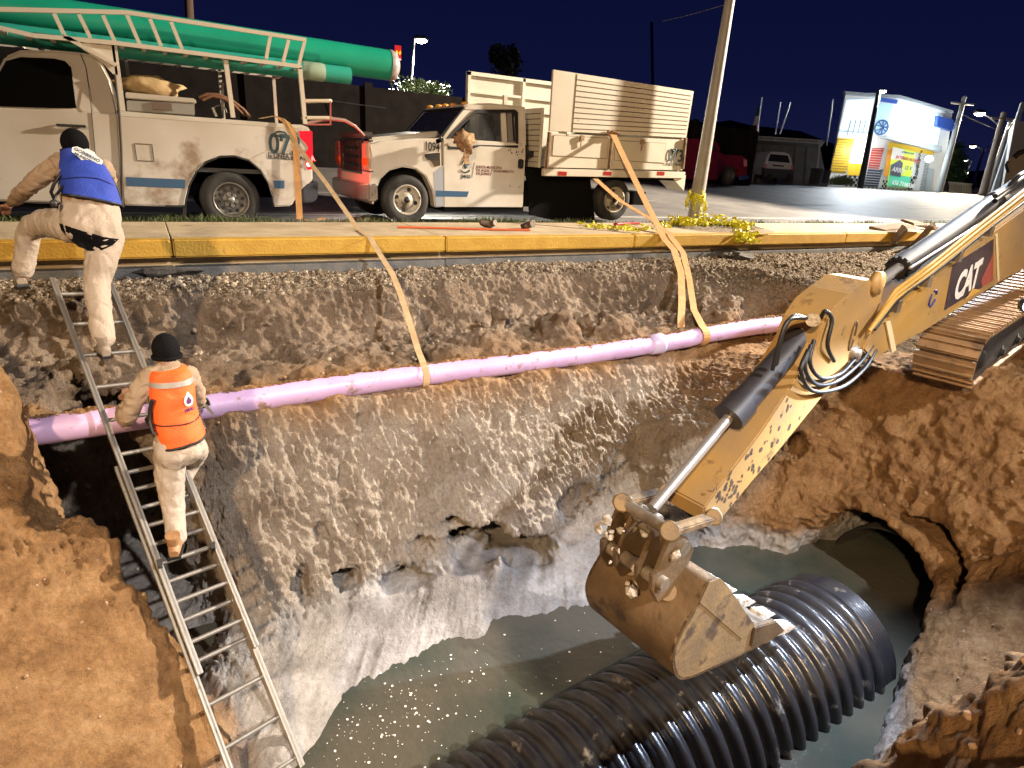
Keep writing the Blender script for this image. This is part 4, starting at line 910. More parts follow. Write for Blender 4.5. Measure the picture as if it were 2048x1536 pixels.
# front: grille, headlamps, bumper
fx = F(742, 330).x
def FR(y_, z_, dx=0): return Vector((fx-.03-dx, y_, z_))
hz = F(742, 310).z
mb = MB(); mb.box((fx-.01, FY+.99, hz-.03), (.06, 1.30, .60)); gr_ = mb.build('grille', CHR, ft, bevel=.02)
for k in range(4):
    mb = MB(); mb.box((fx-.045, FY+.99, hz-.24+k*.135), (.03, .92, .085)); mb.build('grille_opening', BLK, gr_, bevel=.01)
for dy in (.42, 1.56):
    mb = MB(); mb.box((fx-.045, FY+dy, hz-.03), (.03, .10, .50)); mb.build('grille_opening', BLK, gr_, bevel=.01)
text('grille_lettering', 'Ford', Vector((fx-.065, FY+1.13, hz+.0)), (0, -1, 0), (0, 0, 1), .12, CHR, gr_, .003, shear=.3)
mb = MB(); mb.box((fx+.05, FY+.99, hz+.30), (.24, 1.34, .10)); mb.build('hood_lip', mat('grey_hood_guard', (.06, .06, .055), .35), ft, bevel=.03)
AMB = mat('headlamp_amber', (.55, .16, .04), .15, coat=.5); LENS = mat('headlamp_lens', (.42, .35, .26), .12, coat=.5)
for y_, s_ in ((FY+.155, 1), (FY+1.825, -1)):
    mb = MB(); mb.box((fx-.015, y_, hz-.02), (.09, .30, .44)); hl = mb.build('headlamp', LENS, ft, bevel=.03)
    mb = MB(); mb.box((fx-.03, y_, hz-.11), (.075, .285, .15)); mb.build('turn_signal', AMB, hl, bevel=.02)
    mb = MB(); mb.box((fx-.005, y_, hz+.21), (.085, .33, .02)); mb.box((fx-.005, y_, hz-.25), (.085, .33, .02)); mb.build('headlamp_trim', CHR, hl)
mb = MB(); p = F(740, 310, FY-.006)   # side of the near headlamp
mb.prism([F(x, y, FY-.008) for x, y in [(728, 312), (741, 311), (739, 349), (730, 364), (726, 364)]], Vector((0, .02, 0))); 
bz = F(745, 385).z
mb = MB(); mb.prism([Vector((fx-.20, FY+.02, bz+.13)), Vector((fx+.04, FY-.03, bz+.13)), Vector((fx+.05, FY-.03, bz-.13)), Vector((fx-.17, FY+.02, bz-.15))], Vector((0, .01, 0)))
bl = [Vector((fx+.10, FY-.03, 0)), Vector((fx-.06, FY-.02, 0)), Vector((fx-.18, FY+.16, 0)), Vector((fx-.20, FY+.99, 0)), Vector((fx-.18, FY+1.82, 0)), Vector((fx-.06, FY+2.0, 0)), Vector((fx+.10, FY+2.01, 0)), Vector((fx+.10, FY+1.9, 0)), Vector((fx+.02, FY+1.8, 0)), Vector((fx+.02, FY+.18, 0)), Vector((fx+.10, FY+.08, 0))]
mb = MB(); mb.prism([p+Vector((0, 0, bz-.13)) for p in bl], Vector((0, 0, .27))); mb.build('front_bumper', mat('dull_chrome', (.55, .50, .45), .25, .9, dark=(.12, .08, .06), dthr=.6, dscale=5), ft, bevel=.025)
# chassis and wheels
mb = MB(); mb.box(((F(760, 400).x+F(1330, 360).x)/2, FY+1.0, .52), (F(1330, 360).x-F(760, 400).x, .9, .28)); mb.box((F(1110, 380).x, FY+1.0, .55), (1.6, 1.7, .42)); mb.cyl((F(1215, 400).x, FY+.2, .42), (F(1215, 400).x, FY+1.8, .42), .09)
mb.build('chassis', UNDER, ft)
mb = MB(); mb.prism([F(x, y, FY+.1) for x, y in [(1052, 334), (1092, 352), (1180, 354), (1190, 440), (1120, 444), (1060, 430)]], Vector((0, .04, 0))); mb.build('underbody_shade', UNDER, ft)  # thin black panel standing in for the shade beneath the bed
wheel(ft, F(814, 400, FY+.03), .405, .24, 'front'); wheel(ft, F(814, 400, FY+.03)+Vector((0, 1.9, 0)), .405, .24, 'front', (0, 1, 0))
wheel(ft, F(1229, 400, FY-.02), .405, .25, 'dual'); wheel(ft, F(1229, 400, FY-.02)+Vector((0, 2.05, 0)), .405, .25, 'dual', (0, 1, 0))
mb = MB(); mb.prism([F(x, y, FY+.2) for x, y in [(744, 402), (870, 415), (866, 340), (800, 300), (748, 340)]], Vector((0, .05, 0))); mb.build('wheel_well', UNDER, ft)
# mirror wrapped in a rag
mb = MB(); mb.box(F(925, 282, FY-.22), (.12, .10, .30)); mb.bar(F(905, 285, FY), F(922, 284, FY-.2), .04); mir = mb.build('mirror', BLK, ft, bevel=.02)
v_, f_ = rock_v((0, 0, 0), 1, 77, 3); P_ = np.array([tuple(v) for v in v_], np.float32); P_ *= (.17, .12, .20); d_ = 1+.35*vnoise(P_, (.09,)*3, 5)+.2*vnoise(P_, (.04,)*3, 6); P_ *= d_[:, None]
RAG = mat('dirty_rag', (.16, .055, .03), .9, col2=(.34, .26, .12), nscale=14, bump=.5)
mb = MB(); mb.add([F(927, 283, FY-.26)+Vector(map(float, p)) for p in P_], f_, True)
mb.strip([F(932, 292, FY-.3), F(934, 305, FY-.28), F(931, 318, FY-.26), F(935, 328, FY-.26)], Vector((.12, .03, 0)), .006)
rg = mb.build('rag', RAG, None, recalc=False); tag(rg, 'brown rag tied round the side mirror of the truck with the cargo box', 'rag')
# ---- cargo box
BY = FY-.20
def Bx(x, y, Y=None): return aY(x, y, BY if Y is None else Y)
def lerpq(q, u, v): return lerp(lerp(q[0], q[1], u), lerp(q[3], q[2], u), v)
q_up = [Bx(1107, 139), Bx(1388, 182.5), Bx(1373, 276), Bx(1099, 262)]
mb = MB(); mb.prism(q_up, Vector((0, .05, 0))); pn = mb.build('near_side_panel', BPAINT, ft, bevel=.006)
q_dn = [Bx(1099, 266), Bx(1373, 280), Bx(1366, 341), Bx(1091, 335)]
mb = MB(); mb.prism([p+Vector((0, .02, 0)) for p in q_dn], Vector((0, .05, 0))); pd = mb.build('near_lower_panel', BPAINT, ft, bevel=.006)
mb = MB(); GAP = mat('board_gap', (.10, .075, .05), .9)
qb = [Bx(1155, 148), Bx(1387, 184), Bx(1373, 276), Bx(1145, 268)]
for k in range(1, 11):
    a_ = lerpq(qb, 0, k/11); b_ = lerpq(qb, .985, k/11); mb.bar(a_+Vector((0, -.001, 0)), b_+Vector((0, -.001, 0)), .014, .006, up=(0, 1, 0))
mb.bar(Bx(1154, 148), Bx(1144, 268), .016, .008); mb.build('board_gaps', GAP, pn)
for x0, x1, y0, y1 in ((1107, 1216, 271, 311), (1231, 1331, 281, 320)):
    mb = MB(); qq = [Bx(x0, y0, BY+.02), Bx(x1, y0+6, BY+.02), Bx(x1-3, y1+6, BY+.02), Bx(x0-3, y1, BY+.02)]
    mb.prism(qq, Vector((0, -.012, 0))); hp = mb.build('drop_hatch', BPAINT, pd, bevel=.004, seg=1)
    mb = MB()
    for i in range(4): mb.bar(qq[i]+Vector((0, -.006, 0)), qq[(i+1) % 4]+Vector((0, -.006, 0)), .012, .006, up=(0, 1, 0))
    mb.build('hatch_gap', GAP, hp)
for x_, y_ in ((1164, 276), (1285, 284)):
    mb = MB(); mb.box(Bx(x_, y_, BY-.02), (.09, .05, .09)); mb.bar(Bx(x_, y_, BY-.03), Bx(x_-3, y_+18, BY-.02), .035, .02); mb.build('latch', mat('rusty_steel', (.22, .12, .06), .8, col2=(.4, .3, .2), nscale=20), pd, bevel=.006)
text('cargo_lettering', '073', Bx(1334, 321, BY+.005), (1, 0, -.03), (0, 0, 1), .33, INK, pd, .001, True, sx=.85)
text('cargo_lettering', 'la LINEA del AGUA', Bx(1331, 328.5, BY+.005), (1, 0, -.03), (0, 0, 1), .065, INK, pd, .001, True)
mb = MB(); c = Bx(1349, 300, BY+.0); mb.tube([c+Vector((.05*math.cos(t), 0, .025*math.sin(t))) for t in [k*.63 for k in range(11)]], .010, 5, closed=True); mb.bar(c, c+Vector((0, 0, -.08)), .03, .01); mb.build('tap_emblem', INK, pd)
for x_ in (1097, 1222, 1369):
    mb = MB(); mb.bar(Bx(x_+2, 264 if x_ < 1200 else 276, BY-.01), Bx(x_-4, 338, BY-.01), .075, .04); mb.build('stake_post', mat('rusted_post', (.30, .22, .13), .7, col2=(.12, .06, .03), nscale=7, bump=.3), ft, bevel=.005)
mb = MB(); mb.prism([Bx(x, y, BY-.02) for x, y in [(1089, 337), (1372, 344), (1368, 357), (1088, 352)]], Vector((0, .10, 0))); rl_ = mb.build('bed_rail', BPAINT, ft, bevel=.008)
for x_ in (1125, 1215, 1322):
    mb = MB(); p = Bx(x_, 347, BY-.023); mb.box(p, (.19, .006, .07)); mb.build('red_reflector', mat('reflector_red', (.35, .02, .015), .3), rl_)
# near rear mud flap
mb = MB(); mb.prism([Bx(x, y, BY+.02) for x, y in [(1345, 352), (1372, 350), (1368, 382), (1350, 362)]], Vector((0, .5, 0))); mb.build('mud_flap', BPAINT, ft, bevel=.004)
# front wall of the box, floor, far side, tail
xf_ = Bx(1092, 300).x; xr_ = Bx(1368, 300).x; zf_ = Bx(1092, 336).z
zt = F(1048, 213, FY+.1).z
mb = MB(); mb.box(((xf_+xr_)/2, BY+1.18, zf_-.06), (xr_-xf_, 2.28, .12)); mb.build('bed_floor', UNDER, ft)
mb = MB(); mb.box((xf_-.02, BY+1.25, (zf_+zt)/2), (.05, 2.2, zt-zf_)); fw = mb.build('box_front_wall', BPAINT, ft, bevel=.006)
mb = MB()
for k in range(1, 11): mb.box((xf_-.048, BY+1.25, zf_+(zt-zf_)*k/11), (.006, 2.15, .012))
mb.build('board_gaps', GAP, fw)
farY = BY+2.4
f0, f1 = aY(934, 143, farY), aY(1110, 170, farY)
xl = f0.x; xr2 = xr_+.05; z0_ = f0.z; 
mb = MB(); mb.prism([Vector((xl, farY, zf_)), Vector((xr2, farY, zf_)), Vector((xr2, farY, z0_)), Vector((xl, farY, z0_))], Vector((0, .04, 0))); fp = mb.build('far_side_panel', BPAINT, ft)
mb = MB(); WFR = mat('white_frame_paint', (.66, .62, .52), .5)
mb.box(((xl+xr2)/2, farY-.03, z0_-.03), (xr2-xl, .08, .07)); mb.box(((xl+xr2)/2, farY-.03, z0_-.36), (xr2-xl, .06, .05)); mb.box(((xl+xr2)/2, farY-.03, z0_-.62), (xr2-xl, .06, .05))
for x_ in (xl+.03, xl+1.3, xl+2.5, xl+3.7): mb.box((x_, farY-.035, (z0_+zf_)/2), (.06, .07, z0_-zf_))
mb.build('frame_bars', WFR, fp)
mb = MB(); mb.box((xr_-.03, BY+1.2, (zf_+q_up[1].z)/2-.2), (.05, 2.3, q_up[1].z-zf_-.4)); mb.build('tail_gate', BPAINT, ft)
mb = MB(); mb.bar(Bx(1010, 190, BY+1.0), Bx(1010, 214, BY+1.0), .07); mb.build('headboard_frame', RACK, ft)
# ---- ratchet on the box side
# ---- pickup with the pipe rack
PYY = 10.50
def G(x, y, Y=PYY): return aY(x, y, Y)
pk = thing('pickup_truck', 'dusty white pickup truck with a pipe rack, blue stripe and 073 on its bed', 'pickup truck', (-.6, 11.5, 0))
PW = Vector((0, 1.98, 0))
DUST = mat('dusty_white_paint', (.45, .40, .33), .45, col2=(.60, .57, .52), nscale=.8, dark=(.27, .20, .135), dthr=.56, dscale=.7, detail=3, coat=.15)
bedp = [(236, 221), (560, 250), (604, 249), (620, 256), (624, 300), (626, 360), (600, 384), (583, 412), (547, 414), (545, 395), (536, 366), (520, 340), (498, 322), (470, 313), (440, 314), (412, 325), (392, 345), (379, 370), (372, 400), (370, 413), (330, 413), (246, 411)]
mb = MB(); mb.prism([G(*p) for p in bedp], Vector((0, .10, 0))); bed = mb.build('bed_side', DUST, pk, bevel=.02, seg=3)
mb = MB(); mb.prism([G(*p, PYY) +Vector((0, 1.88, 0)) for p in bedp], Vector((0, .10, 0))); mb.build('bed_side', DUST, pk, bevel=.02)
mb = MB(); x0, x1 = G(240, 300).x, G(612, 300).x; zb = .78; mb.box(((x0+x1)/2, PYY+.99, zb), (x1-x0, 1.8, .06)); mb.box((x0+.03, PYY+.99, 1.1), (.05, 1.8, .62)); mb.box((x1-.04, PYY+.99, 1.1), (.07, 1.8, .60)); mb.build('bed_floor', mat('bed_liner', (.05, .05, .05), .7), pk)
mb = MB(); mb.prism([G(x, y, PYY+.12) for x, y in [(246, 400), (372, 412), (380, 340), (440, 300), (520, 310), (552, 400), (585, 400), (585, 330), (246, 300)]], Vector((0, 1.7, 0))); mb.build('inner_body', UNDER, pk)
mb = MB(); mb.prism([G(*p, PYY-.004) for p in [(238, 222), (602, 250), (602, 258), (238, 232)]], Vector((0, .01, 0))); mb.build('bed_cap', WPAINT, pk, bevel=.003)
for a_ in ([(252, 354), (371, 359), (369, 377), (253, 372)], [(546, 361), (569, 361), (569, 377), (549, 377)]):
    mb = MB(); mb.prism([G(*p, PYY-.004) for p in a_], Vector((0, .004, 0))); mb.build('blue_stripe', BLUE, bed)
# wheel arch lip
mb = MB(); mb.tube([G(*p, PYY-.005) for p in bedp[8:21]], .014, 6); mb.build('arch_lip', BLK, bed)
# fuel door
mb = MB(); c = G(289, 305, PYY-.003); mb.tube([c+Vector((.13*max(-.8, min(.8, math.cos(t)*1.2)), 0, .13*max(-.85, min(.85, math.sin(t)*1.2)))) for t in [k*math.pi/12 for k in range(25)]], .005, 5); mb.build('fuel_door', mat('panel_gap', (.07, .06, .05), .8), bed)
text('bed_lettering', '073', G(537, 305, PYY-.006), (1, 0, -.05), (0, 0, 1), .40, INK, bed, .001, True, sx=.80)
text('bed_lettering', 'la LINEA del AGUA', G(536, 314.5, PYY-.006), (1, 0, -.03), (0, 0, 1), .085, mat('black_lettering', (.02, .02, .02), .5), bed, .001, True)
mb = MB(); c = G(562, 268, PYY-.006); mb.tube([c+Vector((.085*math.cos(t), 0, .035*math.sin(t))) for t in [k*.63 for k in range(11)]], .013, 5); mb.bar(c, c+Vector((0, 0, -.10)), .045, .012)
for dz in (305.5, 316.5): mb.bar(G(536, dz, PYY-.004), G(590, dz+3, PYY-.004), .008, .004, up=(0, 1, 0))
mb.build('tap_emblem', INK, bed)
# cab
cabp = [(-330, 330), (-330, 250), (-250, 225), (-150, 208), (-60, 206), (0, 215), (155, 221), (236, 227), (246, 410), (0, 402), (-95, 398), (-105, 360), (-140, 318), (-195, 312), (-245, 340), (-262, 395), (-330, 392)]
mb = MB(); mb.prism([G(*p, PYY+.004) for p in cabp], PW-Vector((0, .008, 0))); cab = mb.build('cab_body', DUST, pk, bevel=.02)
gh = [(-60, 210), (-5, 140), (10, 112), (40, 100), (110, 100), (170, 106), (200, 118), (222, 160), (236, 224), (232, 232), (150, 226), (0, 219)]
mb = MB(); mb.prism([G(x, y, PYY+.02+.11*max(0, min(1.05, (226-y)/126))) for x, y in gh], Vector((0, 1.72, 0))); mb.build('greenhouse', DUST, pk, bevel=.03, seg=3)
mb = MB(); mb.prism([G(x, y, PYY+.005+.11*max(0, min(1.05, (226-y)/126))) for x, y in [(-20, 212), (-4, 150), (12, 122), (42, 114), (108, 117), (130, 122), (142, 135), (152, 216), (100, 216)]], Vector((0, .02, 0))); mb.build('side_window', mat('black_tint', (.002, .002, .002), .6, spec=.02), pk)
mb = MB()
for a_ in ([(161, 108), (172, 135), (182, 210), (190, 300), (192, 322)], [(0, 403), (120, 408), (240, 410)], [(-60, 240), (-62, 300), (-62, 398)]):
    mb.tube([G(x, y, PYY-.001+(.10 if y < 165 else 0)) for x, y in a_], .005, 5)
mb.tube([G(x, y, PYY-.004) for x, y in [(230, 150), (239, 230), (243, 300), (245, 412)]], .016, 6)
mb.build('panel_gap', mat('panel_gap', (.07, .06, .05), .8), cab)
for s_ in ((112, 252), (172, 252)): pass
mb = MB(); mb.bar(G(112, 250, PYY-.05), G(172, 253, PYY-.05), .04, .035); mb.bar(G(116, 250, PYY-.05), G(116, 250, PYY), .03); mb.bar(G(168, 252, PYY-.05), G(168, 252, PYY), .03); mb.build('door_handle', BLK, cab, bevel=.008)
# black block along the bottom of the cab
mb = MB(); mb.prism([G(x, y, PYY+.05) for x, y in [(-262, 395), (246, 402), (246, 418), (-95, 412)]], Vector((0, 1.8, 0))); mb.build('sill', UNDER, pk)
for cx in (462, -170):
    wheel(pk, G(cx, 400, PYY+.05), .415, .26, 'steel'); wheel(pk, G(cx, 400, PYY+.05)+Vector((0, 1.86, 0)), .415, .26, 'steel', (0, 1, 0))
mb = MB(); mb.box((G(180, 400).x, PYY+1., .48), (5.6, 1.0, .2)); mb.build('chassis', UNDER, pk)
mb = MB(); mb.prism([G(x, y, PYY+.02) for x, y in [(365, 385), (373, 385), (373, 437), (366, 436)]], Vector((0, .3, 0))); mb.build('mud_flap', BLK, pk)
# tail lamp, bumper
mb = MB(); mb.prism([G(x, y, PYY-.012) for x, y in [(598, 262), (625, 262), (626, 338), (616, 340), (611, 330), (612, 305), (617, 295), (610, 285), (601, 277)]], Vector((0, .14, 0))); tl = mb.build('tail_lamp', mat('tail_lamp_red', (.45, .01, .02), .18, emit=(1, .02, .04), estr=.55), pk, bevel=.008)
mb = MB(); mb.sphere(G(617, 329, PYY-.012), .035, 8, (1, .4, 1)); mb.build('lit_bulb', mat('lamp_pink', (1, .4, .4), .3, emit=(1, .25, .25), estr=5), tl)
lamp('tail_lamp_light', 'SPOT', G(634, 318, PYY-.10), 75, (1, .07, .06), .05, G(700, 320, PYY+.6), 150, .8)
xt = G(625, 300).x
mb = MB(); mb.box((xt+.02, PYY+1.92, 1.08), (.12, .1, .5)); mb.build('tail_lamp', mat('tail_lamp_red', (.45, .01, .02)), pk)
mb = MB(); mb.prism([G(x, y, PYY+.02) for x, y in [(600, 366), (637, 364), (637, 393), (630, 404), (596, 408), (588, 398)]], Vector((0, 1.94, 0))); mb.build('rear_bumper', mat('bumper_dark', (.10, .11, .14), .3, .6, dark=(.03, .03, .03), dthr=.5, dscale=4), pk, bevel=.02)
# rack
def bar(mb, a, b, w_=.05, Y=PYY-.02, h=None): mb.bar(G(a[0], a[1], Y), G(b[0], b[1], Y), w_, h or w_)
rk = thing_part('pipe_rack', pk, G(300, 100))
mb = MB(); top = [(-120, 12), (0, 19), (254, 25), (425, 51), (612, 80)]; bot = [(-120, 44), (0, 56), (65, 71), (230, 86), (372, 104), (600, 133)]
for P_ in (top, bot):
    for a_, b_ in zip(P_[:-1], P_[1:]): bar(mb, a_, b_)
for a_, b_ in (((108, 27), (128, 69)), ((158, 29), (181, 76)), ((206, 31), (230, 84)), ((254, 30), (279, 88)), ((300, 38), (322, 92)), ((342, 44), (364, 98)), ((540, 73), (532, 118)), ((577, 80), (566, 124)), ((609, 82), (597, 131)), ((-60, 16), (-40, 48))):
    bar(mb, a_, b_, .045)
mb.build('near_side_frame', RACK, rk)
mb = MB()
for a_, b_ in (((228, 88), (246, 222)), ((450, 112), (466, 235)), ((599, 131), (610, 248))): mb = MB(); bar(mb, a_, b_, .06, PYY+.03); mb.build('post', RACK, rk)
mb = MB(); bar(mb, (128, 72), (232, 130), .05); mb.build('brace', RACK, rk)
mb = MB(); mb.prism([G(x, y, PYY+.0) for x, y in [(140, 76), (228, 88), (236, 150), (226, 148), (205, 126), (160, 95)]], Vector((0, .03, 0))); mb.build('gusset_plate', RACK, rk)
FYR = PYY+1.9
mb = MB()
nz_ = [G(x, y).z for x, y in bot]; nx_ = [G(x, y).x for x, y in bot]
for i in range(len(bot)-1): mb.bar((nx_[i], FYR, nz_[i]), (nx_[i+1], FYR, nz_[i+1]), .05)
mb.build('far_side_frame', RACK, rk)
for x_, z_ in ((nx_[3]+.1, nz_[3]), (nx_[4]+.6, nz_[4]), (nx_[5]-.05, nz_[5])): mb = MB(); mb.bar((x_, FYR, z_), (x_, FYR, 1.3), .05); mb.build('post', RACK, rk)
mb = MB()
for k in range(15):
    t = k/14; x_ = nx_[1]+(nx_[-1]-nx_[1])*t; z_ = float(np.interp(x_, nx_, nz_)); mb.bar((x_, PYY, z_-.02), (x_, FYR, z_-.02), .05, .03)
mb.build('cross_bars', RACK, rk)
SHEET = mat('galvanised_sheet', (.33, .35, .34), .45, .5)
mb = MB(); N_ = 40; vv = []
for j in range(2):
    for k in range(N_+1):
        y_ = PYY+.1+(FYR-PYY-.2)*k/N_; x_ = (nx_[2]+.0, nx_[-1]-.5)[j]; vv.append((x_, y_, float(np.interp(x_, nx_, nz_))+.03+.018*math.cos(k*1.9)))
mb.add(vv, [(k, k+1, N_+2+k, N_+1+k) for k in range(N_)]); mb.build('corrugated_sheet', SHEET, rk, recalc=False)
# step rails at the tail
sr = thing_part('tail_steps', pk, G(636, 220))
SW = mat('cream_step', (.62, .55, .42), .5); SRD = mat('red_lit_steel', (.38, .10, .07), .5)
for y_ in (198, 232):
    mb = MB(); mb.prism([G(609, y_, PYY+.0), G(660, y_, PYY+.0), G(662, y_, PYY+.28)+Vector((.02, 0, 0)), G(609, y_, PYY+.0)+Vector((0, .28, 0))], Vector((0, 0, -.05))); mb.build('step', SW, sr, bevel=.012)
mb = MB()
for a_, b_ in (((661, 202), (661, 250)), ((610, 196), (611, 250)), ((615, 249), (661, 249))): bar(mb, a_, b_, .022, PYY+.02)
mb.build('step_frame', SRD, sr)
hk = MB(); hk.tube([G(612, 247, PYY+.05), G(640, 240, PYY+.05), G(668, 238, PYY+.05), G(690, 241, PYY+.05), G(710, 252, PYY+.05), G(729, 271, PYY+.05)], [.028, .03, .028, .026, .022, .012], 8); hk.build('bent_steel_hook', mat('hook_steel', (.40, .26, .22), .5, .3, dark=(.35, .05, .04), dthr=.6), pk)
# ---- load
def item(name, mb, mt, label, cat, group=None, **k):
    o = mb.build(name, mt, None, **k); return tag(o, label, cat, group)
GP = mat('green_pipe_pvc', (.008, .30, .19), .4, col2=(.012, .36, .23), nscale=1.2, bump=.03, dark=(.01, .22, .15), dthr=.66, dscale=2)
R1 = .235; e1 = aY(779, 131, 11.3); e0 = Vector((-4.6, 11.3, e1.z-.12))
s0 = aY(300, 62, 11.3); dr_ = (e1-s0); e0 = e1-dr_*((e1.x+4.6)/dr_.x)
pp = thing('green_pipe', 'thick green pipe lying on the rack of the dusty pickup, wrapped at its end', 'pipe', tuple(lerp(e0, e1, .5)))
axp = (e1-e0).normalized()
mb = MB(); mb.tube([e0, e1], R1, 40, caps=False); mb.lathe(e1, axp, [(R1, 0), (R1-.012, .0), (R1-.012, -.4)], 40); mb.build('pipe_barrel', GP, pp)
mb = MB(); mb.lathe(e1, axp, [(R1+.006, -.02), (R1+.008, .03), (R1*.9, .10), (R1*.5, .15), (.001, .17)], 40)
ob = mb.build('end_wrap', mat('plastic_wrap', (.25, .24, .24), .4, col2=(.45, .42, .42), nscale=12, bump=.6, bscale=14), pp)
R2 = .125; f1 = aY(700, 152, 10.95); f0 = aY(300, 103, 10.95); dd = f1-f0; f0 = f1-dd*((f1.x+4.6)/dd.x)
pp2 = thing('green_pipe', 'thinner green pipe lying under the thick one on the rack', 'pipe', tuple(lerp(f0, f1, .5)))
mb = MB(); mb.tube([f0, f1], R2, 28); mb.build('pipe_barrel', mat('green_pipe_light', (.03, .36, .28), .4), pp2)
mb = MB(); mb.lathe(f1-(f1-f0).normalized()*.75, (f1-f0), [(R2+.001, 0), (R2+.008, .02), (R2+.008, .30), (R2+.001, .34)], 28); mb.build('pale_band', mat('pale_pipe_band', (.30, .42, .32), .5), pp2)
# silver toolbox with a cloth bundle
tb = thing('toolbox', 'grey metal toolbox across the front of the pickup bed', 'toolbox', tuple(G(320, 222, PYY+.3)))
mb = MB(); mb.prism([G(x, y, PYY+.03) for x, y in [(253, 200), (389, 207), (390, 231), (254, 222)]], Vector((0, .5, 0))); mb.build('box_body', mat('toolbox_grey', (.30, .29, .27), .45, .3), tb, bevel=.01)
mb = MB(); mb.prism([G(x, y, PYY+.01) for x, y in [(250, 184), (390, 197), (394, 207), (252, 197)]], Vector((0, .55, 0))); mb.build('lid', mat('toolbox_lid', (.52, .49, .42), .4, .2), tb, bevel=.012)
mb = MB(); mb.bar(G(304, 211, PYY+.015), G(343, 214, PYY+.015), .09, .02, up=(0, 1, 0)); mb.build('label_plate', mat('plate_brown', (.14, .10, .08), .5), tb)
def blob(c, r, seed, amp=.25, sub=3):
    v_, f_ = rock_v((0, 0, 0), 1, seed, sub); P_ = np.array([tuple(v.normalized()) for v in v_], np.float32)
    d_ = 1+amp*vnoise(P_, (.5,)*3, seed)+amp*.5*vnoise(P_, (.22,)*3, seed+1); P_ = P_*d_[:, None]*np.array(r, np.float32); return [Vector(c)+Vector(map(float, p)) for p in P_], f_
mb = MB(); v_, f_ = blob(G(294, 174, PYY+.3), (.42, .22, .14), 5); mb.add(v_, f_, True); item('cloth_bundle', mb, mat('tan_tarp', (.46, .33, .16), .8, col2=(.30, .20, .09), nscale=6, bump=.6, bscale=12), 'tan tarp bundle lying on the grey toolbox in the pickup', 'bundle', recalc=False)
mb = MB(); mb.tube([G(x, y, PYY+.5) for x, y in [(398, 196), (415, 189), (440, 191), (465, 203), (487, 220), (500, 236)]], .03, 8)
mb.tube([G(x, y, PYY+.45) for x, y in [(405, 200), (425, 192), (448, 198), (470, 212), (490, 234)]], .022, 8); item('bent_hose', mb, mat('brown_hose', (.17, .08, .04), .6), 'brown hose arching out of the pickup bed', 'hose')
mb = MB(); mb.bar(G(445, 165, PYY+.6), G(445, 236, PYY+.6), .035); mb.tube([G(440, 224, PYY+.6)+Vector((.09*math.cos(t), 0, .09*math.sin(t))) for t in [k*.4 for k in range(9)]], .014, 6); item('upright_tool', mb, mat('tool_grey', (.12, .11, .10), .5, .5), 'thin upright steel tool standing in the pickup bed', 'tool')
mb = MB(); mb.bar(G(425, 215, PYY+.3), G(433, 233, PYY+.3), .05, .03); item('white_tool_handle', mb, mat('white_plastic', (.7, .68, .62), .4), 'short white handle poking out of the pickup bed', 'tool handle')
# ------------------------------------------------------------------ webbing straps
WEB = mat('orange_tan_webbing', (.50, .26, .085), .8, col2=(.40, .20, .07), nscale=10, bump=.4, bscale=120)
WEB2 = mat('tan_webbing', (.62, .46, .26), .8, col2=(.50, .35, .19), nscale=10, bump=.4, bscale=120)
def sag(a, b, n, s): return [lerp(a, b, k/n)+Vector((0, 0, -s*4*(k/n)*(1-k/n))) for k in range(n+1)]
def strapobj(name, pts, wv, mt, label, group=None, th=.003):
    mb = MB(); mb.strip(pts, wv, th); o = mb.build(name, mt, None); return tag(o, label, 'strap', group)
# from the cargo box over the kerb and down to the purple pipe
a = aY(1226, 268, 10.10); kb = aY(1326, 452, 7.81); kb.z = KT+.02
dwn = [kb, Vector((kb.x+.02, 7.76, .09)), aY(1348, 500, 7.45), aY(1362, 545, 7.0), aY(1364, 600, 6.5), aY(1362, 655, 6.05)]
strapobj('strap', sag(a, kb, 8, .02)+dwn[1:], Vector((.14, 0, 0)), WEB, 'wide tan strap from the cargo box ratchet over the kerb into the trench', None)
b0 = aY(1190, 357, 10.2); kb2 = aY(1340, 458, 7.81); kb2.z = KT+.02; tp = pipe_at(6.2)
p_end = [kb2, Vector((kb2.x+.03, 7.75, .09)), aY(1366, 505, 7.4), aY(1378, 555, 7.0), aY(1388, 620, 6.25)]
loop_ = [tp+Vector((.0, .12*math.cos(t), .125*math.sin(t))) for t in [1.7+k*.45 for k in range(9)]]
strapobj('strap', [b0, aY(1242, 403, 9.6), aY(1300, 437, 8.7)]+p_end+[tp+Vector((0, -.02, .14))]+[tp+Vector((0, -.135*math.sin(t), .135*math.cos(t))) for t in [.3*k for k in range(1, 18)]], Vector((.125, 0, .0)), WEB, 'orange strap from under the truck bed, looped round the right part of the purple pipe')
# left strap from the pickup tail
tpl = pipe_at(2.29)
k3 = aY(716, 440, 8.6); k3.z = KT+.012; k4 = aY(740, 481, 7.80); k4.z = KT+.01
st0 = G(566, 238, PYY-.03)
ps = [G(520, 237, PYY+.1), G(548, 232, PYY+.02), st0, G(578, 262, PYY-.06)]+sag(G(590, 286, PYY-.08), aY(652, 366, 9.6), 3, .0)+[k3, k4, aY(762, 512, 7.35), aY(785, 548, 7.0), aY(800, 585, 6.7), aY(818, 640, 6.25), aY(836, 700, 5.95), tpl+Vector((0, -.02, .15))]
ps += [tpl+Vector((0, -.135*math.sin(t), .135*math.cos(t))) for t in [.3*k for k in range(1, 20)]]
strapobj('strap', ps, [Vector((.055, -.03, 0))]*4+[Vector((.062, -.02, .01))]*(len(ps)-4), WEB2, 'narrow tan strap from the pickup tail to the left part of the purple pipe')
hang = [G(560, 236, PYY-.02), G(574, 246, PYY-.05), G(585, 262, PYY-.06), G(592, 300, PYY-.06), G(596, 380, PYY-.07), G(599, 430, PYY-.10)]
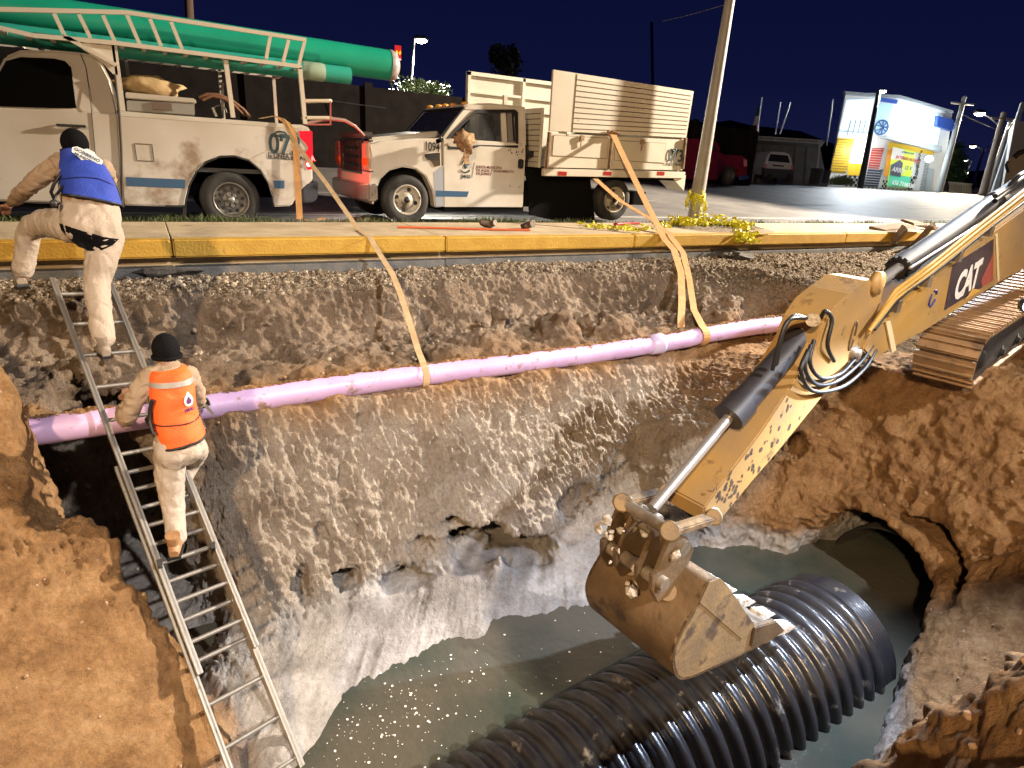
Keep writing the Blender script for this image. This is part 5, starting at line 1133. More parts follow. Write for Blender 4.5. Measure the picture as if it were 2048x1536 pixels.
gz = .12; e_ = G(598, 440, PYY-.3); e_.z = gz
strapobj('strap', hang+[Vector((e_.x, PYY-.35, gz+.01)), Vector((e_.x+.12, PYY-.42, gz)), Vector((e_.x+.3, PYY-.40, gz+.01)), Vector((e_.x+.36, PYY-.34, gz+.03))], Vector((.095, .0, 0)), WEB, 'orange strap end hanging from the pickup bed side down to the grass')
# ratchet
mb = MB(); c = aY(1226, 268, 10.13); mb.box(c, (.16, .07, .10)); mb.cyl(c+Vector((-.09, -.03, .02)), c+Vector((-.09, .03, .02)), .05, 12); mb.bar(c+Vector((-.05, -.04, .05)), c+Vector((.12, -.05, .02)), .05, .03)
item('strap_ratchet', mb, mat('rusty_steel', (.22, .12, .06), .8), 'rusty ratchet buckle at the top of the strap on the cargo box side', 'ratchet', bevel=.006)
# ------------------------------------------------------------------ people
def crom(pts, n=6):              # smooth curve through (point, radius) pairs
    P = [(Vector(p), r) for p, r in pts]; out = []
    for i in range(len(P)-1):
        p0, p1, p2, p3 = P[max(i-1, 0)], P[i], P[i+1], P[min(i+2, len(P)-1)]
        for k in range(n):
            t = k/n; a = [.5*((2*q1)+(-q0+q2)*t+(2*q0-5*q1+4*q2-q3)*t*t+(-q0+3*q1-3*q2+q3)*t*t*t) for q0, q1, q2, q3 in ((p0[0], p1[0], p2[0], p3[0]),)]
            out.append((a[0], p1[1]*(1-t)+p2[1]*t))
    out.append(P[-1]); return out
def limb(mb, pts, n=14):
    c = crom(pts); mb.tube([p for p, r in c], [r for p, r in c], n)
    for p, r in (c[0], c[-1]): mb.sphere(p, r*.98, 8)
def loft(mb, secs, n=28, a0=0., a1=360., sc=1.):      # secs: (left, right, depth vector)
    v = []; ful = a1-a0 >= 359
    m_ = n if ful else n+1
    for L_, R_, d_ in secs:
        c = (L_+R_)/2; h = (R_-L_)/2
        for k in range(m_):
            a = R(a0+(a1-a0)*k/n); ca, sa = math.cos(a), math.sin(a); e_ = .8
            ca = math.copysign(abs(ca)**e_, ca); sa = math.copysign(abs(sa)**e_, sa)
            v.append(c+h*ca*sc+Vector(d_)*sa*sc)
    F = [(i*m_+k, i*m_+(k+1) % m_, (i+1)*m_+(k+1) % m_, (i+1)*m_+k) for i in range(len(secs)-1) for k in range(n)]
    b = len(mb.v); mb.add(v, F, True)
    if ful: mb.add(v[:m_], [tuple(range(m_-1, -1, -1))]); mb.add(v[-m_:], [tuple(range(m_))])
def sections(secs, per=6):       # interpolate the (left, right, depth) sections smoothly
    out = []
    for j in range(3): pass
    A = [crom([(s[j], 0) for s in secs], per) for j in range(3)]
    return [(A[0][i][0], A[1][i][0], A[2][i][0]) for i in range(len(A[0]))]
def skinmesh(name, mb, mt, parent, voxel=.012, smooth=6, wr=0., ws=(.05, .05, .03), seed=1, cut=None):
    me = bpy.data.meshes.new('t'); me.from_pydata(mb.v, [], mb.f); bm = bmesh.new(); bm.from_mesh(me); bmesh.ops.recalc_face_normals(bm, faces=bm.faces); bm.to_mesh(me); bm.free()
    o = bpy.data.objects.new('t', me); COL.objects.link(o)
    m = o.modifiers.new('r', 'REMESH'); m.mode = 'VOXEL'; m.voxel_size = voxel; m.use_smooth_shade = True
    s_ = o.modifiers.new('s', 'SMOOTH'); s_.iterations = smooth; s_.factor = .5
    me2 = bpy.data.meshes.new_from_object(o.evaluated_get(bpy.context.evaluated_depsgraph_get())); bpy.data.objects.remove(o); me2.name = name
    if wr:
        n_ = len(me2.vertices); c = np.empty(n_*3, np.float32); me2.vertices.foreach_get('co', c); c = c.reshape(-1, 3); nn = np.empty(n_*3, np.float32); me2.vertices.foreach_get('normal', nn); nn = nn.reshape(-1, 3)
        warp = vnoise(c, (.12,)*3, seed+7)[:, None]*.05
        d_ = vnoise(c+warp, ws, seed)*wr; d_ = np.where(d_ > 0, d_*.6, d_)+vnoise(c+warp, tuple(q*.45 for q in ws), seed+3)*wr*.4
        c += nn*d_[:, None]; me2.vertices.foreach_set('co', c.ravel()); me2.update()
    return link_mesh(name, me2, mt, parent, True)
SKIN = mat('skin', (.22, .11, .065), .55)
KHAKI = mat('tan_shirt', (.27, .19, .12), .85, col2=(.34, .25, .17), nscale=6, bump=.25, bscale=70)
TROU = mat('pale_khaki_trousers', (.40, .33, .265), .85, col2=(.33, .27, .21), nscale=5, bump=.3, bscale=60, dark=(.25, .19, .13), dthr=.68, dscale=4)
KNIT = mat('black_knit', (.005, .005, .006), .95, bump=.5, bscale=90, spec=.08)
def hand(mb, c, fwd, side_, curl=.8, s=1.):
    c = Vector(c); f = Vector(fwd).normalized(); sd = Vector(side_); sd = (sd-f*sd.dot(f)).normalized(); dn = f.cross(sd)
    for k in range(4): mb.sphere(c+f*.03*s+sd*((k-1.5)*.019*s), .016*s, 6)
    mb.sphere(c, .032*s, 8, (1, 1, .8))
    for k in range(4):
        ln_ = (.070, .080, .076, .060)[k]*s; b = c+f*.045*s+sd*((k-1.5)*.021*s); p1 = b+f*ln_*.45+dn*ln_*.15*curl; p2 = p1+f*ln_*.25+dn*ln_*.35*curl; p3 = p2+f*ln_*.02+dn*ln_*.3*curl
        mb.tube([b, p1, p2, p3], [.0095*s, .009*s, .0085*s, .007*s], 8); mb.sphere(p3, .007*s, 5)
    b = c-f*.01*s+sd*(-.035*s); mb.tube([b, b-sd*.02*s+f*.03*s+dn*.01*s, b-sd*.015*s+f*.055*s+dn*.025*s*curl], [.013*s, .011*s, .009*s], 8)
def head(mb, c, up_, fwd, s=1.):
    c = Vector(c); u = Vector(up_).normalized(); f = Vector(fwd); f = (f-u*f.dot(u)).normalized(); r = f.cross(u)
    Mx = Matrix((r, f, u)).transposed()
    def sp(p, rad, sc): 
        t = MB(); t.sphere((0, 0, 0), rad, 10, sc); mb.add([c+Mx @ (Vector(p)+Vector(v)) for v in t.v], t.f, True)
    sp((0, -.005, .02), .098*s, (.80, 1.0, 1.02)); sp((0, .02, -.055), .062*s, (.9, 1, 1)); sp((0, .10, -.02), .016, (.8, 1.2, 1.5)); sp((0, .086, -.062), .018, (1.3, .5, .5))
    for q in (-1, 1): sp((q*.082, -.005, -.01), .022, (.35, .8, 1.2)); sp((q*.033, .088, .01), .012, (1.3, .6, .8))
    return Mx
def worker(name, label, base):
    return thing(name, label, 'person', base)
# --- upper worker, blue vest
A_ = lambda x, y, Y: aY(x, y, Y)
wa = worker('person', 'person in a blue vest and torn pale trousers climbing off the ladder top', tuple(A_(211, 712, 5.80)))
dv = lambda d, t=0.: Vector((0, d, t))
secA = [(A_(134, 312, 6.52), A_(168, 312, 6.52), dv(.065, -.03)), (A_(116, 322, 6.50), A_(196, 326, 6.50), dv(.11, -.05)), (A_(110, 345, 6.42), A_(217, 352, 6.42), dv(.14, -.07)), (A_(112, 375, 6.30), A_(231, 386, 6.30), dv(.15, -.06)), (A_(118, 405, 6.18), A_(240, 413, 6.18), dv(.15, -.03)), (A_(120, 436, 6.08), A_(243, 446, 6.10), dv(.165, .0)), (A_(124, 462, 6.05), A_(240, 474, 6.08), dv(.15, .0)), (A_(140, 482, 6.06), A_(232, 492, 6.08), dv(.11, 0))]
mb = MB(); loft(mb, sections(secA[:6]), sc=.93)
limb(mb, [(A_(122, 326, 6.48), .085), (A_(85, 352, 6.55), .074), (A_(52, 378, 6.62), .062), (A_(30, 400, 6.95), .052)])
limb(mb, [(A_(205, 338, 6.46), .085), (A_(215, 365, 6.7), .07), (A_(200, 385, 6.95), .058), (A_(180, 392, 7.2), .048)])
skinmesh('shirt', mb, KHAKI, wa, .013, 5, .012, seed=3)
mb = MB(); loft(mb, sections(secA[4:]), sc=1.0)
limb(mb, [(A_(212, 468, 6.08), .135), (A_(203, 520, 6.02), .118), (A_(194, 562, 5.98), .098), (A_(199, 620, 5.86), .086), (A_(208, 676, 5.74), .082)])
limb(mb, [(A_(142, 455, 6.10), .125), (A_(98, 446, 6.32), .115), (A_(64, 458, 6.50), .095), (A_(52, 500, 6.55), .082), (A_(46, 540, 6.55), .075)])
skinmesh('trousers', mb, TROU, wa, .013, 5, .011, (.05, .05, .11), seed=9)
mb = MB(); head(mb, A_(151, 296, 6.56), (-.02, .35, .9), (0, .9, -.4))
limb(mb, [(A_(151, 302, 6.55), .055), (A_(150, 325, 6.48), .06), (A_(165, 380, 6.3), .09), (A_(180, 440, 6.1), .10)])
limb(mb, [(A_(122, 326, 6.48), .06), (A_(85, 352, 6.55), .05), (A_(52, 378, 6.62), .042), (A_(30, 400, 6.95), .034), (A_(20, 408, 7.05), .03)])
limb(mb, [(A_(205, 338, 6.46), .06), (A_(215, 365, 6.7), .05), (A_(200, 385, 6.95), .04), (A_(180, 392, 7.2), .032)])
limb(mb, [(A_(212, 468, 6.08), .08), (A_(194, 562, 5.98), .065), (A_(208, 690, 5.74), .045)])
limb(mb, [(A_(142, 455, 6.10), .08), (A_(64, 458, 6.50), .065), (A_(46, 555, 6.55), .045)])
hand(mb, A_(14, 412, 7.12), (-.3, .8, -.4), (1, .2, 0)); hand(mb, A_(176, 392, 7.26), (-.1, .9, -.4), (1, .1, 0))
skinmesh('body', mb, SKIN, wa, .009, 3)
mb = MB(); c = A_(151, 294, 6.55); t = MB(); t.sphere((0, 0, 0), .108, 12, (.93, 1.02, 1.05)); mb.add([c+Vector(v)+Vector((0, -.005, .03)) for v in t.v if True], t.f, True)
mb.tube([c+Vector((.098*math.cos(t), .102*math.sin(t), -.035+.012*math.sin(t))) for t in [k*.2618 for k in range(25)]], .016, 8); ob = mb.build('knit_cap', KNIT, wa)
def vest(secs, cover0, cover1, mt, trim, parent, sc=1.05, bands=(), wr=.010, seed=5):
    S = sections(secs); mb = MB(); loft(mb, S, 40, cover0, cover1, sc)
    v0 = np.array([tuple(v) for v in mb.v], np.float32); v0 += (vnoise(v0+vnoise(v0, (.15,)*3, seed)[:, None]*.05, (.09, .09, .035), seed)*wr)[:, None]*np.array([.1, -1, 0], np.float32)
    mb.v = [tuple(map(float, p)) for p in v0]
    o = mb.build('vest', mt, parent, recalc=False); sol = o.modifiers.new('t', 'SOLIDIFY'); sol.thickness = .012; sol.offset = 1
    me = bpy.data.meshes.new_from_object(o.evaluated_get(bpy.context.evaluated_depsgraph_get())); o.modifiers.clear(); o.data = me; me.name = 'vest'
    m_ = 41; rows = [v0[i*m_:(i+1)*m_] for i in range(len(S))]
    mb = MB()
    edge = [Vector(map(float, r[0])) for r in rows]; mb.tube(edge, .009, 6); edge = [Vector(map(float, r[-1])) for r in rows]; mb.tube(edge, .009, 6); mb.tube([Vector(map(float, p)) for p in rows[-1]], .010, 6)
    mb.build('vest_trim', trim, o)
    def back(u, t):       # point on the vest's back: u across 0..1, t down 0..1
        fi = t*(len(rows)-1); i = int(min(fi, len(rows)-2)); fr = fi-i; k = int(round(u*(m_-1)))
        return Vector(map(float, rows[i][k]*(1-fr)+rows[i+1][k]*fr))
    return o, back, rows
BV = mat('blue_vest_cloth', (.012, .035, .30), .75, col2=(.02, .055, .38), nscale=6, bump=.25, bscale=60)
vsec = [(A_(122, 309, 6.50), A_(180, 309, 6.50), dv(.10, -.05)), (A_(121, 322, 6.50), A_(203, 326, 6.50), dv(.13, -.06)), (A_(120, 345, 6.42), A_(220, 352, 6.42), dv(.155, -.07)), (A_(122, 370, 6.30), A_(233, 382, 6.30), dv(.165, -.06)), (A_(127, 391, 6.2), A_(243, 412, 6.2), dv(.17, -.03))]
vo_, bk_, rws = vest(vsec, 176, 364, BV, BLK, wa)
mb = MB(); pts_ = [bk_(.15+.7*k/8, .70+.02*math.sin(k)) for k in range(9)]; mb.tube([p+Vector((0, -.012, 0)) for p in pts_], .004, 5); mb.build('vest_seam', mat('vest_seam_blue', (.006, .015, .13), .8), vo_)
c = bk_(.58, .30)+Vector((0, -.022, 0)); xr_v = (bk_(.75, .36)-bk_(.4, .28)).normalized(); un = Vector((.03, .35, .9))
def patch(name, c, xr, upv_, poly, mt, parent, off=.002):
    up2 = (Vector(upv_)-xr*Vector(upv_).dot(xr)).normalized(); n_ = xr.cross(up2).normalized()
    if n_.y > 0: n_ = -n_
    mb = MB(); mb.prism([c+xr*a_+up2*b_+n_*off for a_, b_ in poly], -n_*.004); return mb.build(name, mt, parent), up2, n_
xr_v = (xr_v+Vector((0, 0, -.35))).normalized()
pt_, up2, n_ = patch('white_emblem', c, xr_v, un, [(-.11, .015), (-.085, .04), (-.04, .045), (-.02, .065), (.03, .065), (.05, .045), (.105, .035), (.11, .0), (.06, -.015), (.04, -.06), (.0, -.07), (-.03, -.04), (-.10, -.02)], mat('white_print', (.62, .62, .62), .6), vo_, .004)
text('emblem_lettering', 'GOBIERNO', c-xr_v*.095+up2*.003+n_*.006, xr_v, up2, .036, INK, pt_, .001, True)
text('emblem_lettering', 'MUNICIPAL', c-xr_v*.08-up2*.03+n_*.006, xr_v, up2, .03, INK, pt_, .001, True)
mb = MB(); mb.tube([A_(120, 350, 6.22), A_(108, 368, 6.2), A_(102, 384, 6.16), A_(110, 402, 6.05)], .012, 6); mb.tube([A_(128, 372, 6.15), A_(112, 390, 6.08), A_(106, 405, 6.0)], .010, 6); mb.sphere(A_(107, 408, 5.98), .025, 6, (1, .6, 1.3)); mb.build('harness_strap', BLK, wa)
mb = MB()   # torn seat showing dark lining
tear = [(118, 446), (135, 452), (165, 462), (195, 470), (220, 476), (238, 478), (226, 490), (205, 500), (180, 502), (158, 494), (138, 478), (122, 460)]
grid_c = []
for x_, y_ in tear: grid_c.append(A_(x_, y_, 5.86+abs(x_-182)*.0008+(.02 if y_ > 485 else 0)))
TB = None
def shrink(pts_, obj_, off):
    me_ = obj_.data; bb = base_of(obj_); bv = BVHTree.FromPolygons([v.co+bb for v in me_.vertices], [tuple(p.vertices) for p in me_.polygons]); out_ = []
    for p in pts_:
        d_ = (p-Vector(O)).normalized(); h_ = bv.ray_cast(Vector(O), d_); out_.append((h_[0]-d_*off) if h_[0] is not None else p)
    return out_
trs = [o for o in wa.children if o.name.startswith('trousers')][0]
# fill as a fan of small triangles resting on the cloth
cx_ = sum(p[0] for p in tear)/len(tear); cy_ = sum(p[1] for p in tear)/len(tear); ringp = []
for r_ in (1., .75, .5, .25): ringp.append(shrink([A_(cx_+(x_-cx_)*r_, cy_+(y_-cy_)*r_, 5.9) for x_, y_ in tear], trs, .006))
cc_ = shrink([A_(cx_, cy_, 5.9)], trs, .006)[0]; n_t = len(tear); mb = MB(); allv = [p for r_ in ringp for p in r_]+[cc_]
F_ = [(i*n_t+k, i*n_t+(k+1) % n_t, (i+1)*n_t+(k+1) % n_t, (i+1)*n_t+k) for i in range(3) for k in range(n_t)]+[(3*n_t+k, 3*n_t+(k+1) % n_t, 4*n_t) for k in range(n_t)]
mb.add(allv, F_, True); mb.build('torn_seat', KNIT, trs, recalc=False)
def shoe(px_, Yp, fwd, mt, parent, s=1.):
    c = Vector(px_); f = Vector(fwd).normalized(); mb = MB(); r = f.cross(Vector((0, 0, 1))).normalized(); u = r.cross(f)
    P_ = []
    for t_, w_, h_ in ((-.09, .032, .06), (-.05, .042, .10), (0, .045, .085), (.06, .05, .065), (.12, .048, .05), (.165, .03, .03)):
        P_.append((c+f*t_*s-r*w_*s, c+f*t_*s+r*w_*s, h_*s))
    v = []; n_ = 12
    for L_, R_, h_ in P_:
        for k in range(n_): a = 2*math.pi*k/n_; v.append((L_+R_)/2+(R_-L_)/2*math.cos(a)+u*(h_/2+h_/2*math.copysign(abs(math.sin(a))**.7, math.sin(a))))
    F = [(i*n_+k, i*n_+(k+1) % n_, (i+1)*n_+(k+1) % n_, (i+1)*n_+k) for i in range(5) for k in range(n_)]
    mb.add(v, F, True); mb.add(v[:n_], [tuple(range(n_-1, -1, -1))]); mb.add(v[-n_:], [tuple(range(n_))])
    mb.tube([c-f*.02*s+u*.06*s, c-f*.03*s+u*.16*s], [.045*s, .05*s], 12)
    so = mb.build('shoe', mt, parent); mb = MB(); mb.prism([c-f*.10*s-r*.04*s-u*.012, c-f*.10*s+r*.04*s-u*.012, c+f*.06*s+r*.056*s-u*.012, c+f*.15*s+r*.04*s-u*.012, c+f*.18*s-u*.012, c+f*.15*s-r*.04*s-u*.012, c+f*.06*s-r*.056*s-u*.012], u*.022); mb.build('sole', BLK, so, bevel=.004)
SH1 = mat('grey_brown_shoe', (.16, .13, .10), .75, col2=(.26, .21, .16), nscale=9, bump=.3); SH2 = mat('brown_boot', (.24, .12, .05), .6, col2=(.34, .19, .09), nscale=9, bump=.3)
fa = aP(211, 716, LP(0, 0), ln); shoe(fa+Vector((0, -.05, .045)), 0, (-.25, 1, .0), SH1, wa); shoe(A_(44, 573, 6.56), 0, (-.2, 1, -.3), SH1, wa)
# --- lower worker, orange vest
wb = worker('person', 'person in an orange vest with a grey stripe standing lower on the ladder', tuple(aP(350, 1098, LP(0, 0), ln)))
secB = [(A_(319, 722, 5.0), A_(346, 721, 5.0), dv(.055)), (A_(303, 736, 4.98), A_(370, 730, 4.98), dv(.10)), (A_(295, 760, 4.94), A_(386, 752, 4.94), dv(.125)), (A_(300, 800, 4.90), A_(390, 795, 4.90), dv(.13)), (A_(303, 845, 4.85), A_(399, 838, 4.85), dv(.12)), (A_(307, 880, 4.80), A_(408, 868, 4.80), dv(.13)), (A_(308, 910, 4.76), A_(412, 893, 4.78), dv(.14)), (A_(318, 935, 4.76), A_(400, 912, 4.80), dv(.11))]
mb = MB(); loft(mb, sections(secB[:7]), sc=.94)
limb(mb, [(A_(303, 752, 4.96), .078), (A_(274, 792, 4.93), .074), (A_(252, 836, 4.98), .062), (A_(246, 822, 5.22), .048), (A_(248, 812, 5.32), .042)])
limb(mb, [(A_(376, 750, 4.96), .075), (A_(391, 776, 5.02), .062), (A_(397, 803, 5.08), .055), (A_(397, 800, 5.25), .045)])
skinmesh('shirt', mb, KHAKI, wb, .012, 5, .012, seed=13)
mb = MB(); loft(mb, sections(secB[5:]), sc=1.0)
limb(mb, [(A_(340, 915, 4.78), .115), (A_(341, 960, 4.76), .102), (A_(345, 1004, 4.74), .080), (A_(349, 1040, 4.68), .074), (A_(354, 1076, 4.58), .070)])
limb(mb, [(A_(384, 897, 4.82), .100), (A_(392, 905, 5.0), .09), (A_(384, 925, 5.14), .075), (A_(360, 970, 5.05), .062), (A_(348, 1005, 4.98), .058)])
skinmesh('trousers', mb, TROU, wb, .011, 5, .011, (.045, .05, .09), seed=19)
mb = MB(); head(mb, A_(332, 702, 5.05), (0, .1, 1), (0, 1, 0))
limb(mb, [(A_(332, 715, 5.03), .052), (A_(333, 740, 4.98), .07), (A_(345, 800, 4.92), .09), (A_(355, 880, 4.82), .09)])
limb(mb, [(A_(303, 752, 4.96), .05), (A_(252, 836, 4.98), .042), (A_(248, 812, 5.32), .028), (A_(251, 800, 5.40), .024)])
limb(mb, [(A_(376, 750, 4.96), .05), (A_(397, 803, 5.08), .04), (A_(397, 800, 5.25), .03), (A_(398, 800, 5.36), .026)])
limb(mb, [(A_(340, 915, 4.78), .08), (A_(345, 1004, 4.74), .06), (A_(354, 1085, 4.56), .04)])
limb(mb, [(A_(384, 897, 4.82), .07), (A_(384, 925, 5.14), .055), (A_(348, 1012, 4.98), .035)])
hand(mb, A_(253, 797, 5.44), (.1, .6, .6), (1, 0, 0)); skinmesh('body', mb, SKIN, wb, .009, 3)
mb = MB(); hand(mb, A_(399, 800, 5.40), (.3, .8, -.3), (1, -.3, .3), 1., 1.15); skinmesh('work_glove', mb, mat('dark_glove', (.03, .025, .025), .8), wb, .008, 2)
mb = MB(); c = A_(332, 700, 5.05); t = MB(); t.sphere((0, 0, 0), .102, 12, (.92, 1.05, 1.15)); mb.add([c+Vector(v)+Vector((0, -.005, .012)) for v in t.v], t.f, True); mb.tube([c+Vector((.092*math.cos(t), .10*math.sin(t), -.045)) for t in [k*.2618 for k in range(25)]], .014, 8); mb.build('black_cap', mat('black_cap_cloth', (.005, .005, .006), .9, bump=.4, bscale=80, spec=.1), wb)
OV = mat('orange_vest_cloth', (.82, .095, .010), .7, col2=(.90, .14, .02), nscale=5, bump=.25, bscale=50)
vsb = [(A_(300, 735, 4.99), A_(362, 727, 4.99), dv(.12)), (A_(296, 748, 4.96), A_(380, 738, 4.96), dv(.145)), (A_(298, 775, 4.93), A_(387, 765, 4.93), dv(.155)), (A_(302, 815, 4.89), A_(391, 806, 4.89), dv(.16)), (A_(307, 850, 4.85), A_(400, 838, 4.85), dv(.155)), (A_(320, 890, 4.80), A_(410, 862, 4.80), dv(.16))]
vo2, bk2, _ = vest(vsb, 190, 366, OV, BLK, wb, 1.04)
mb = MB(); vv = []
for k in range(13):
    u = .02+.96*k/12; 
    for t_ in (.27, .345): vv.append(bk2(u, t_)+Vector((0, -.013, 0)))
mb.add(vv, [(2*i, 2*i+2, 2*i+3, 2*i+1) for i in range(12)], True); mb.build('reflective_stripe', mat('reflective_grey', (.28, .25, .22), .5), vo2, recalc=False)
mb = MB(); mb.tube([bk2(.1+.85*k/8, .74-.02*k/8)+Vector((0, -.012, 0)) for k in range(9)], .005, 5); mb.build('vest_seam', BLK, vo2)
c = bk2(.66, .50)+Vector((0, -.02, 0)); xr_v = (bk2(.75, .5)-bk2(.55, .5)).normalized()
mb = MB(); 
pl, u2, n2 = patch('emblem', c, xr_v, (0, 0, 1), [(0, .075), (.03, .03), (.038, .0), (.028, -.03), (0, -.042), (-.028, -.03), (-.038, 0), (-.03, .03)], mat('emblem_white', (.55, .52, .55), .6), vo2, .003)
patch('emblem_drop', c, xr_v, (0, 0, 1), [(0, .035), (.02, .0), (.012, -.02), (-.012, -.02), (-.02, 0)], mat('emblem_violet', (.10, .02, .12), .6), pl, .006)
text('emblem_lettering', 'JMAS', c-xr_v*.04-u2*.075+n2*.004, xr_v, u2, .036, mat('emblem_violet', (.10, .02, .12), .6), pl, .001, True)
mb = MB(); mb.tube([A_(305, 800, 4.76), A_(300, 820, 4.78), A_(300, 845, 4.76), A_(308, 870, 4.70)], .014, 6); mb.tube([A_(301, 830, 4.78), A_(292, 838, 4.86), A_(298, 852, 4.84)], .011, 6); mb.build('harness_strap', BLK, wb)
fb = aP(352, 1098, LP(0, 0), ln); shoe(fb+Vector((-.0, -.06, .03)), 0, (.15, 1, .1), SH2, wb); shoe(aP(350, 1025, LP(0, 0), ln)+Vector((0, 0, .03)), 0, (0, 1, .2), SH2, wb)
mb = MB(); p0 = A_(399, 800, 5.38); mb.tube([A_(394, 790, 5.36), A_(408, 812, 5.36)], .012, 8); mb.prism([A_(407, 812, 5.36), A_(413, 808, 5.36), A_(428, 826, 5.36), A_(424, 830, 5.36)], Vector((0, .004, 0))); item('trowel', mb, mat('trowel_steel', (.4, .36, .3), .4, .5), 'small pale trowel held by the person in the orange vest', 'trowel')
# ------------------------------------------------------------------ tilted grey pole, tape, debris on the sidewalk
pb = aZ(1387, 443, .16); pt2 = aY(1462, -14, pb.y)
GPM = mat('painted_pole_grey', (.30, .29, .27), .5, col2=(.24, .23, .21), nscale=3, bump=.1, dark=(.2, .17, .13), dthr=.66, dscale=4)
lpole = thing('lamp_post', 'tall tapered grey post beside the cargo truck with yellow tape tied round its foot', 'post', tuple(pb))
mb = MB(); dirp = (pt2-pb); mb.tube([pb, pb+dirp*.5, pb+dirp*1.25], [.145, .115, .08], 24); mb.build('shaft', GPM, lpole)
mb = MB(); mb.lathe(pb, (0, 0, 1), [(.0, .03), (.20, .03), (.20, .0)], 20); mb.build('base_plate', mat('dark_steel', (.05, .05, .05), .5, .8), lpole)
TAPE = mat('yellow_caution_tape', (.62, .58, .03), .45, dark=(.04, .04, .01), dthr=.58, dscale=26)
def tape_heap(name, P, n, spread, w_, label, seed, hz=.05):
    rr = random.Random(seed); mb = MB()
    for k in range(n):
        t = rr.random()*(len(P)-1); i = int(t); c = lerp(P[i], P[i+1], t-i) if i < len(P)-1 else Vector(P[-1])
        a = rr.uniform(0, 6.28); pts_ = []; p = c+Vector((rr.gauss(0, spread), rr.gauss(0, spread*.6), abs(rr.gauss(0, hz))))
        for q in range(7):
            pts_.append(p.copy()); a += rr.uniform(-1.2, 1.2); p = p+Vector((math.cos(a)*.06, math.sin(a)*.045, rr.uniform(-.03, .03))); p.z = max(p.z, c.z-.005)
        mb.strip(pts_, [Vector((rr.uniform(-.3, .3), rr.uniform(-.5, .5), 1)).normalized()*w_ if rr.random() < .4 else Vector((rr.uniform(-1, 1), rr.uniform(-1, 1), rr.uniform(-.3, .6))).normalized()*w_ for _ in pts_], .0008)
    o = mb.build(name, TAPE, None, recalc=False); tag(o, label, 'tape'); return o
gz_ = .17
def S(x, y, z=.17): return aZ(x, y, z)
tape_heap('caution_tape', [S(1352, 447), S(1380, 452), S(1410, 450), S(1450, 452), S(1484, 458)], 100, .10, .06, 'heap of yellow caution tape on the grass round the tilted grey post', 1, .07)
tape_heap('caution_tape', [S(1166, 450, .16), S(1200, 455, .16), S(1250, 458, .16), S(1300, 459, .16), S(1330, 447, .16)], 34, .05, .05, 'thin line of yellow caution tape lying on the sidewalk behind the straps', 2, .01)
kx = aY(1490, 470, 7.8); tape_heap('caution_tape', [S(1478, 456, .17), Vector((kx.x, 7.78, .1)), aY(1492, 485, 7.72), aZ(1505, 493, -.2), aZ(1535, 492, -.2)], 110, .045, .06, 'yellow caution tape spilling over the kerb onto the gravel', 4, .03)
mb = MB()
for k in range(5):
    z_ = .42+.03*k; c = pb+dirp*(z_/dirp.z); mb.tube([c+Vector((.15*math.cos(t), .15*math.sin(t), .03*math.sin(3*t+k))) for t in [q*.524 for q in range(13)]], .014, 5)
rr = random.Random(9)
for k in range(22):
    a = rr.uniform(0, 6.28); z_ = rr.uniform(.35, .60); c = pb+dirp*(z_/dirp.z)+Vector((.16*math.cos(a), .16*math.sin(a), 0)); mb.strip([c, c+Vector((.04*math.cos(a), .04*math.sin(a), .03)), c+Vector((.07*math.cos(a), .07*math.sin(a), -.06)), c+Vector((.03*math.cos(a), .03*math.sin(a), -.16))], Vector((rr.uniform(-1, 1), rr.uniform(-1, 1), .4)).normalized()*.05, .001)
c = pb+dirp*.06; mb.strip([c+Vector((-.02, -.17, .05)), c+Vector((.0, -.19, -.15)), c+Vector((.04, -.22, -.32))], Vector((.05, .02, 0)), .001)
o = mb.build('tape_knot', TAPE, None, recalc=False); tag(o, 'yellow caution tape knotted round the foot of the tilted grey post', 'tape')
def lump(name, px_, z, r, mt, label, cat, seed, amp=.35):
    mb = MB(); c = S(px_[0], px_[1], z); v_, f_ = blob(c+Vector((0, 0, r[2]*.6)), r, seed, amp, 3); mb.add(v_, f_, True); o = mb.build(name, mt, None, recalc=False); tag(o, label, cat); return o
DK = mat('dark_brown_leather', (.055, .028, .014), .55, col2=(.12, .06, .03), nscale=12, bump=.4)
def boot(px_, z, ang, s, label):
    c = S(px_[0], px_[1], z); f = Vector((math.cos(ang), math.sin(ang), 0)); n0 = set(bpy.data.objects); r_ = thing('work_boot', label, 'boot', tuple(c)); shoe(c+Vector((0, 0, .0)), 0, f, DK, r_, s); r_.rotation_euler = (1.25, 0, .25); r_.location.z += .045
boot((975, 455), .155, 2.9, .95, 'brown work boot lying on the sidewalk, left of the darker one')
boot((1052, 457), .155, .25, 1.15, 'dark work boot lying on the sidewalk right of the brown one')
ORG = mat('orange_rod', (.55, .10, .02), .5)
mb = MB(); mb.tube([S(795, 454, .17), S(880, 456, .165), S(985, 459, .165), S(1060, 460, .17)], .016, 8); item('orange_cable', mb, ORG, 'long orange cable lying along the sidewalk past the two boots', 'cable')
mb = MB(); mb.tube([S(1228, 448, .18), S(1255, 447, .175), S(1279, 447, .18)], .022, 8); item('red_rod', mb, mat('red_paint', (.45, .03, .03), .5), 'short red rod on the sidewalk behind the orange strap', 'rod')
def slab(c, d, rot, mt, name, label):
    mb = MB(); mb.box(c, d, Matrix.Rotation(rot[2], 3, 'Z') @ Matrix.Rotation(rot[0], 3, 'X') @ Matrix.Rotation(rot[1], 3, 'Y')); me_v = [tuple(Vector(v)+Vector((random.uniform(-.03, .03), random.uniform(-.03, .03), random.uniform(-.01, .01)))) for v in mb.v]; mb.v = me_v
    o = mb.build(name, mt, None, bevel=.012); tag(o, label, 'slab', 'broken asphalt slabs by the kerb'); return o
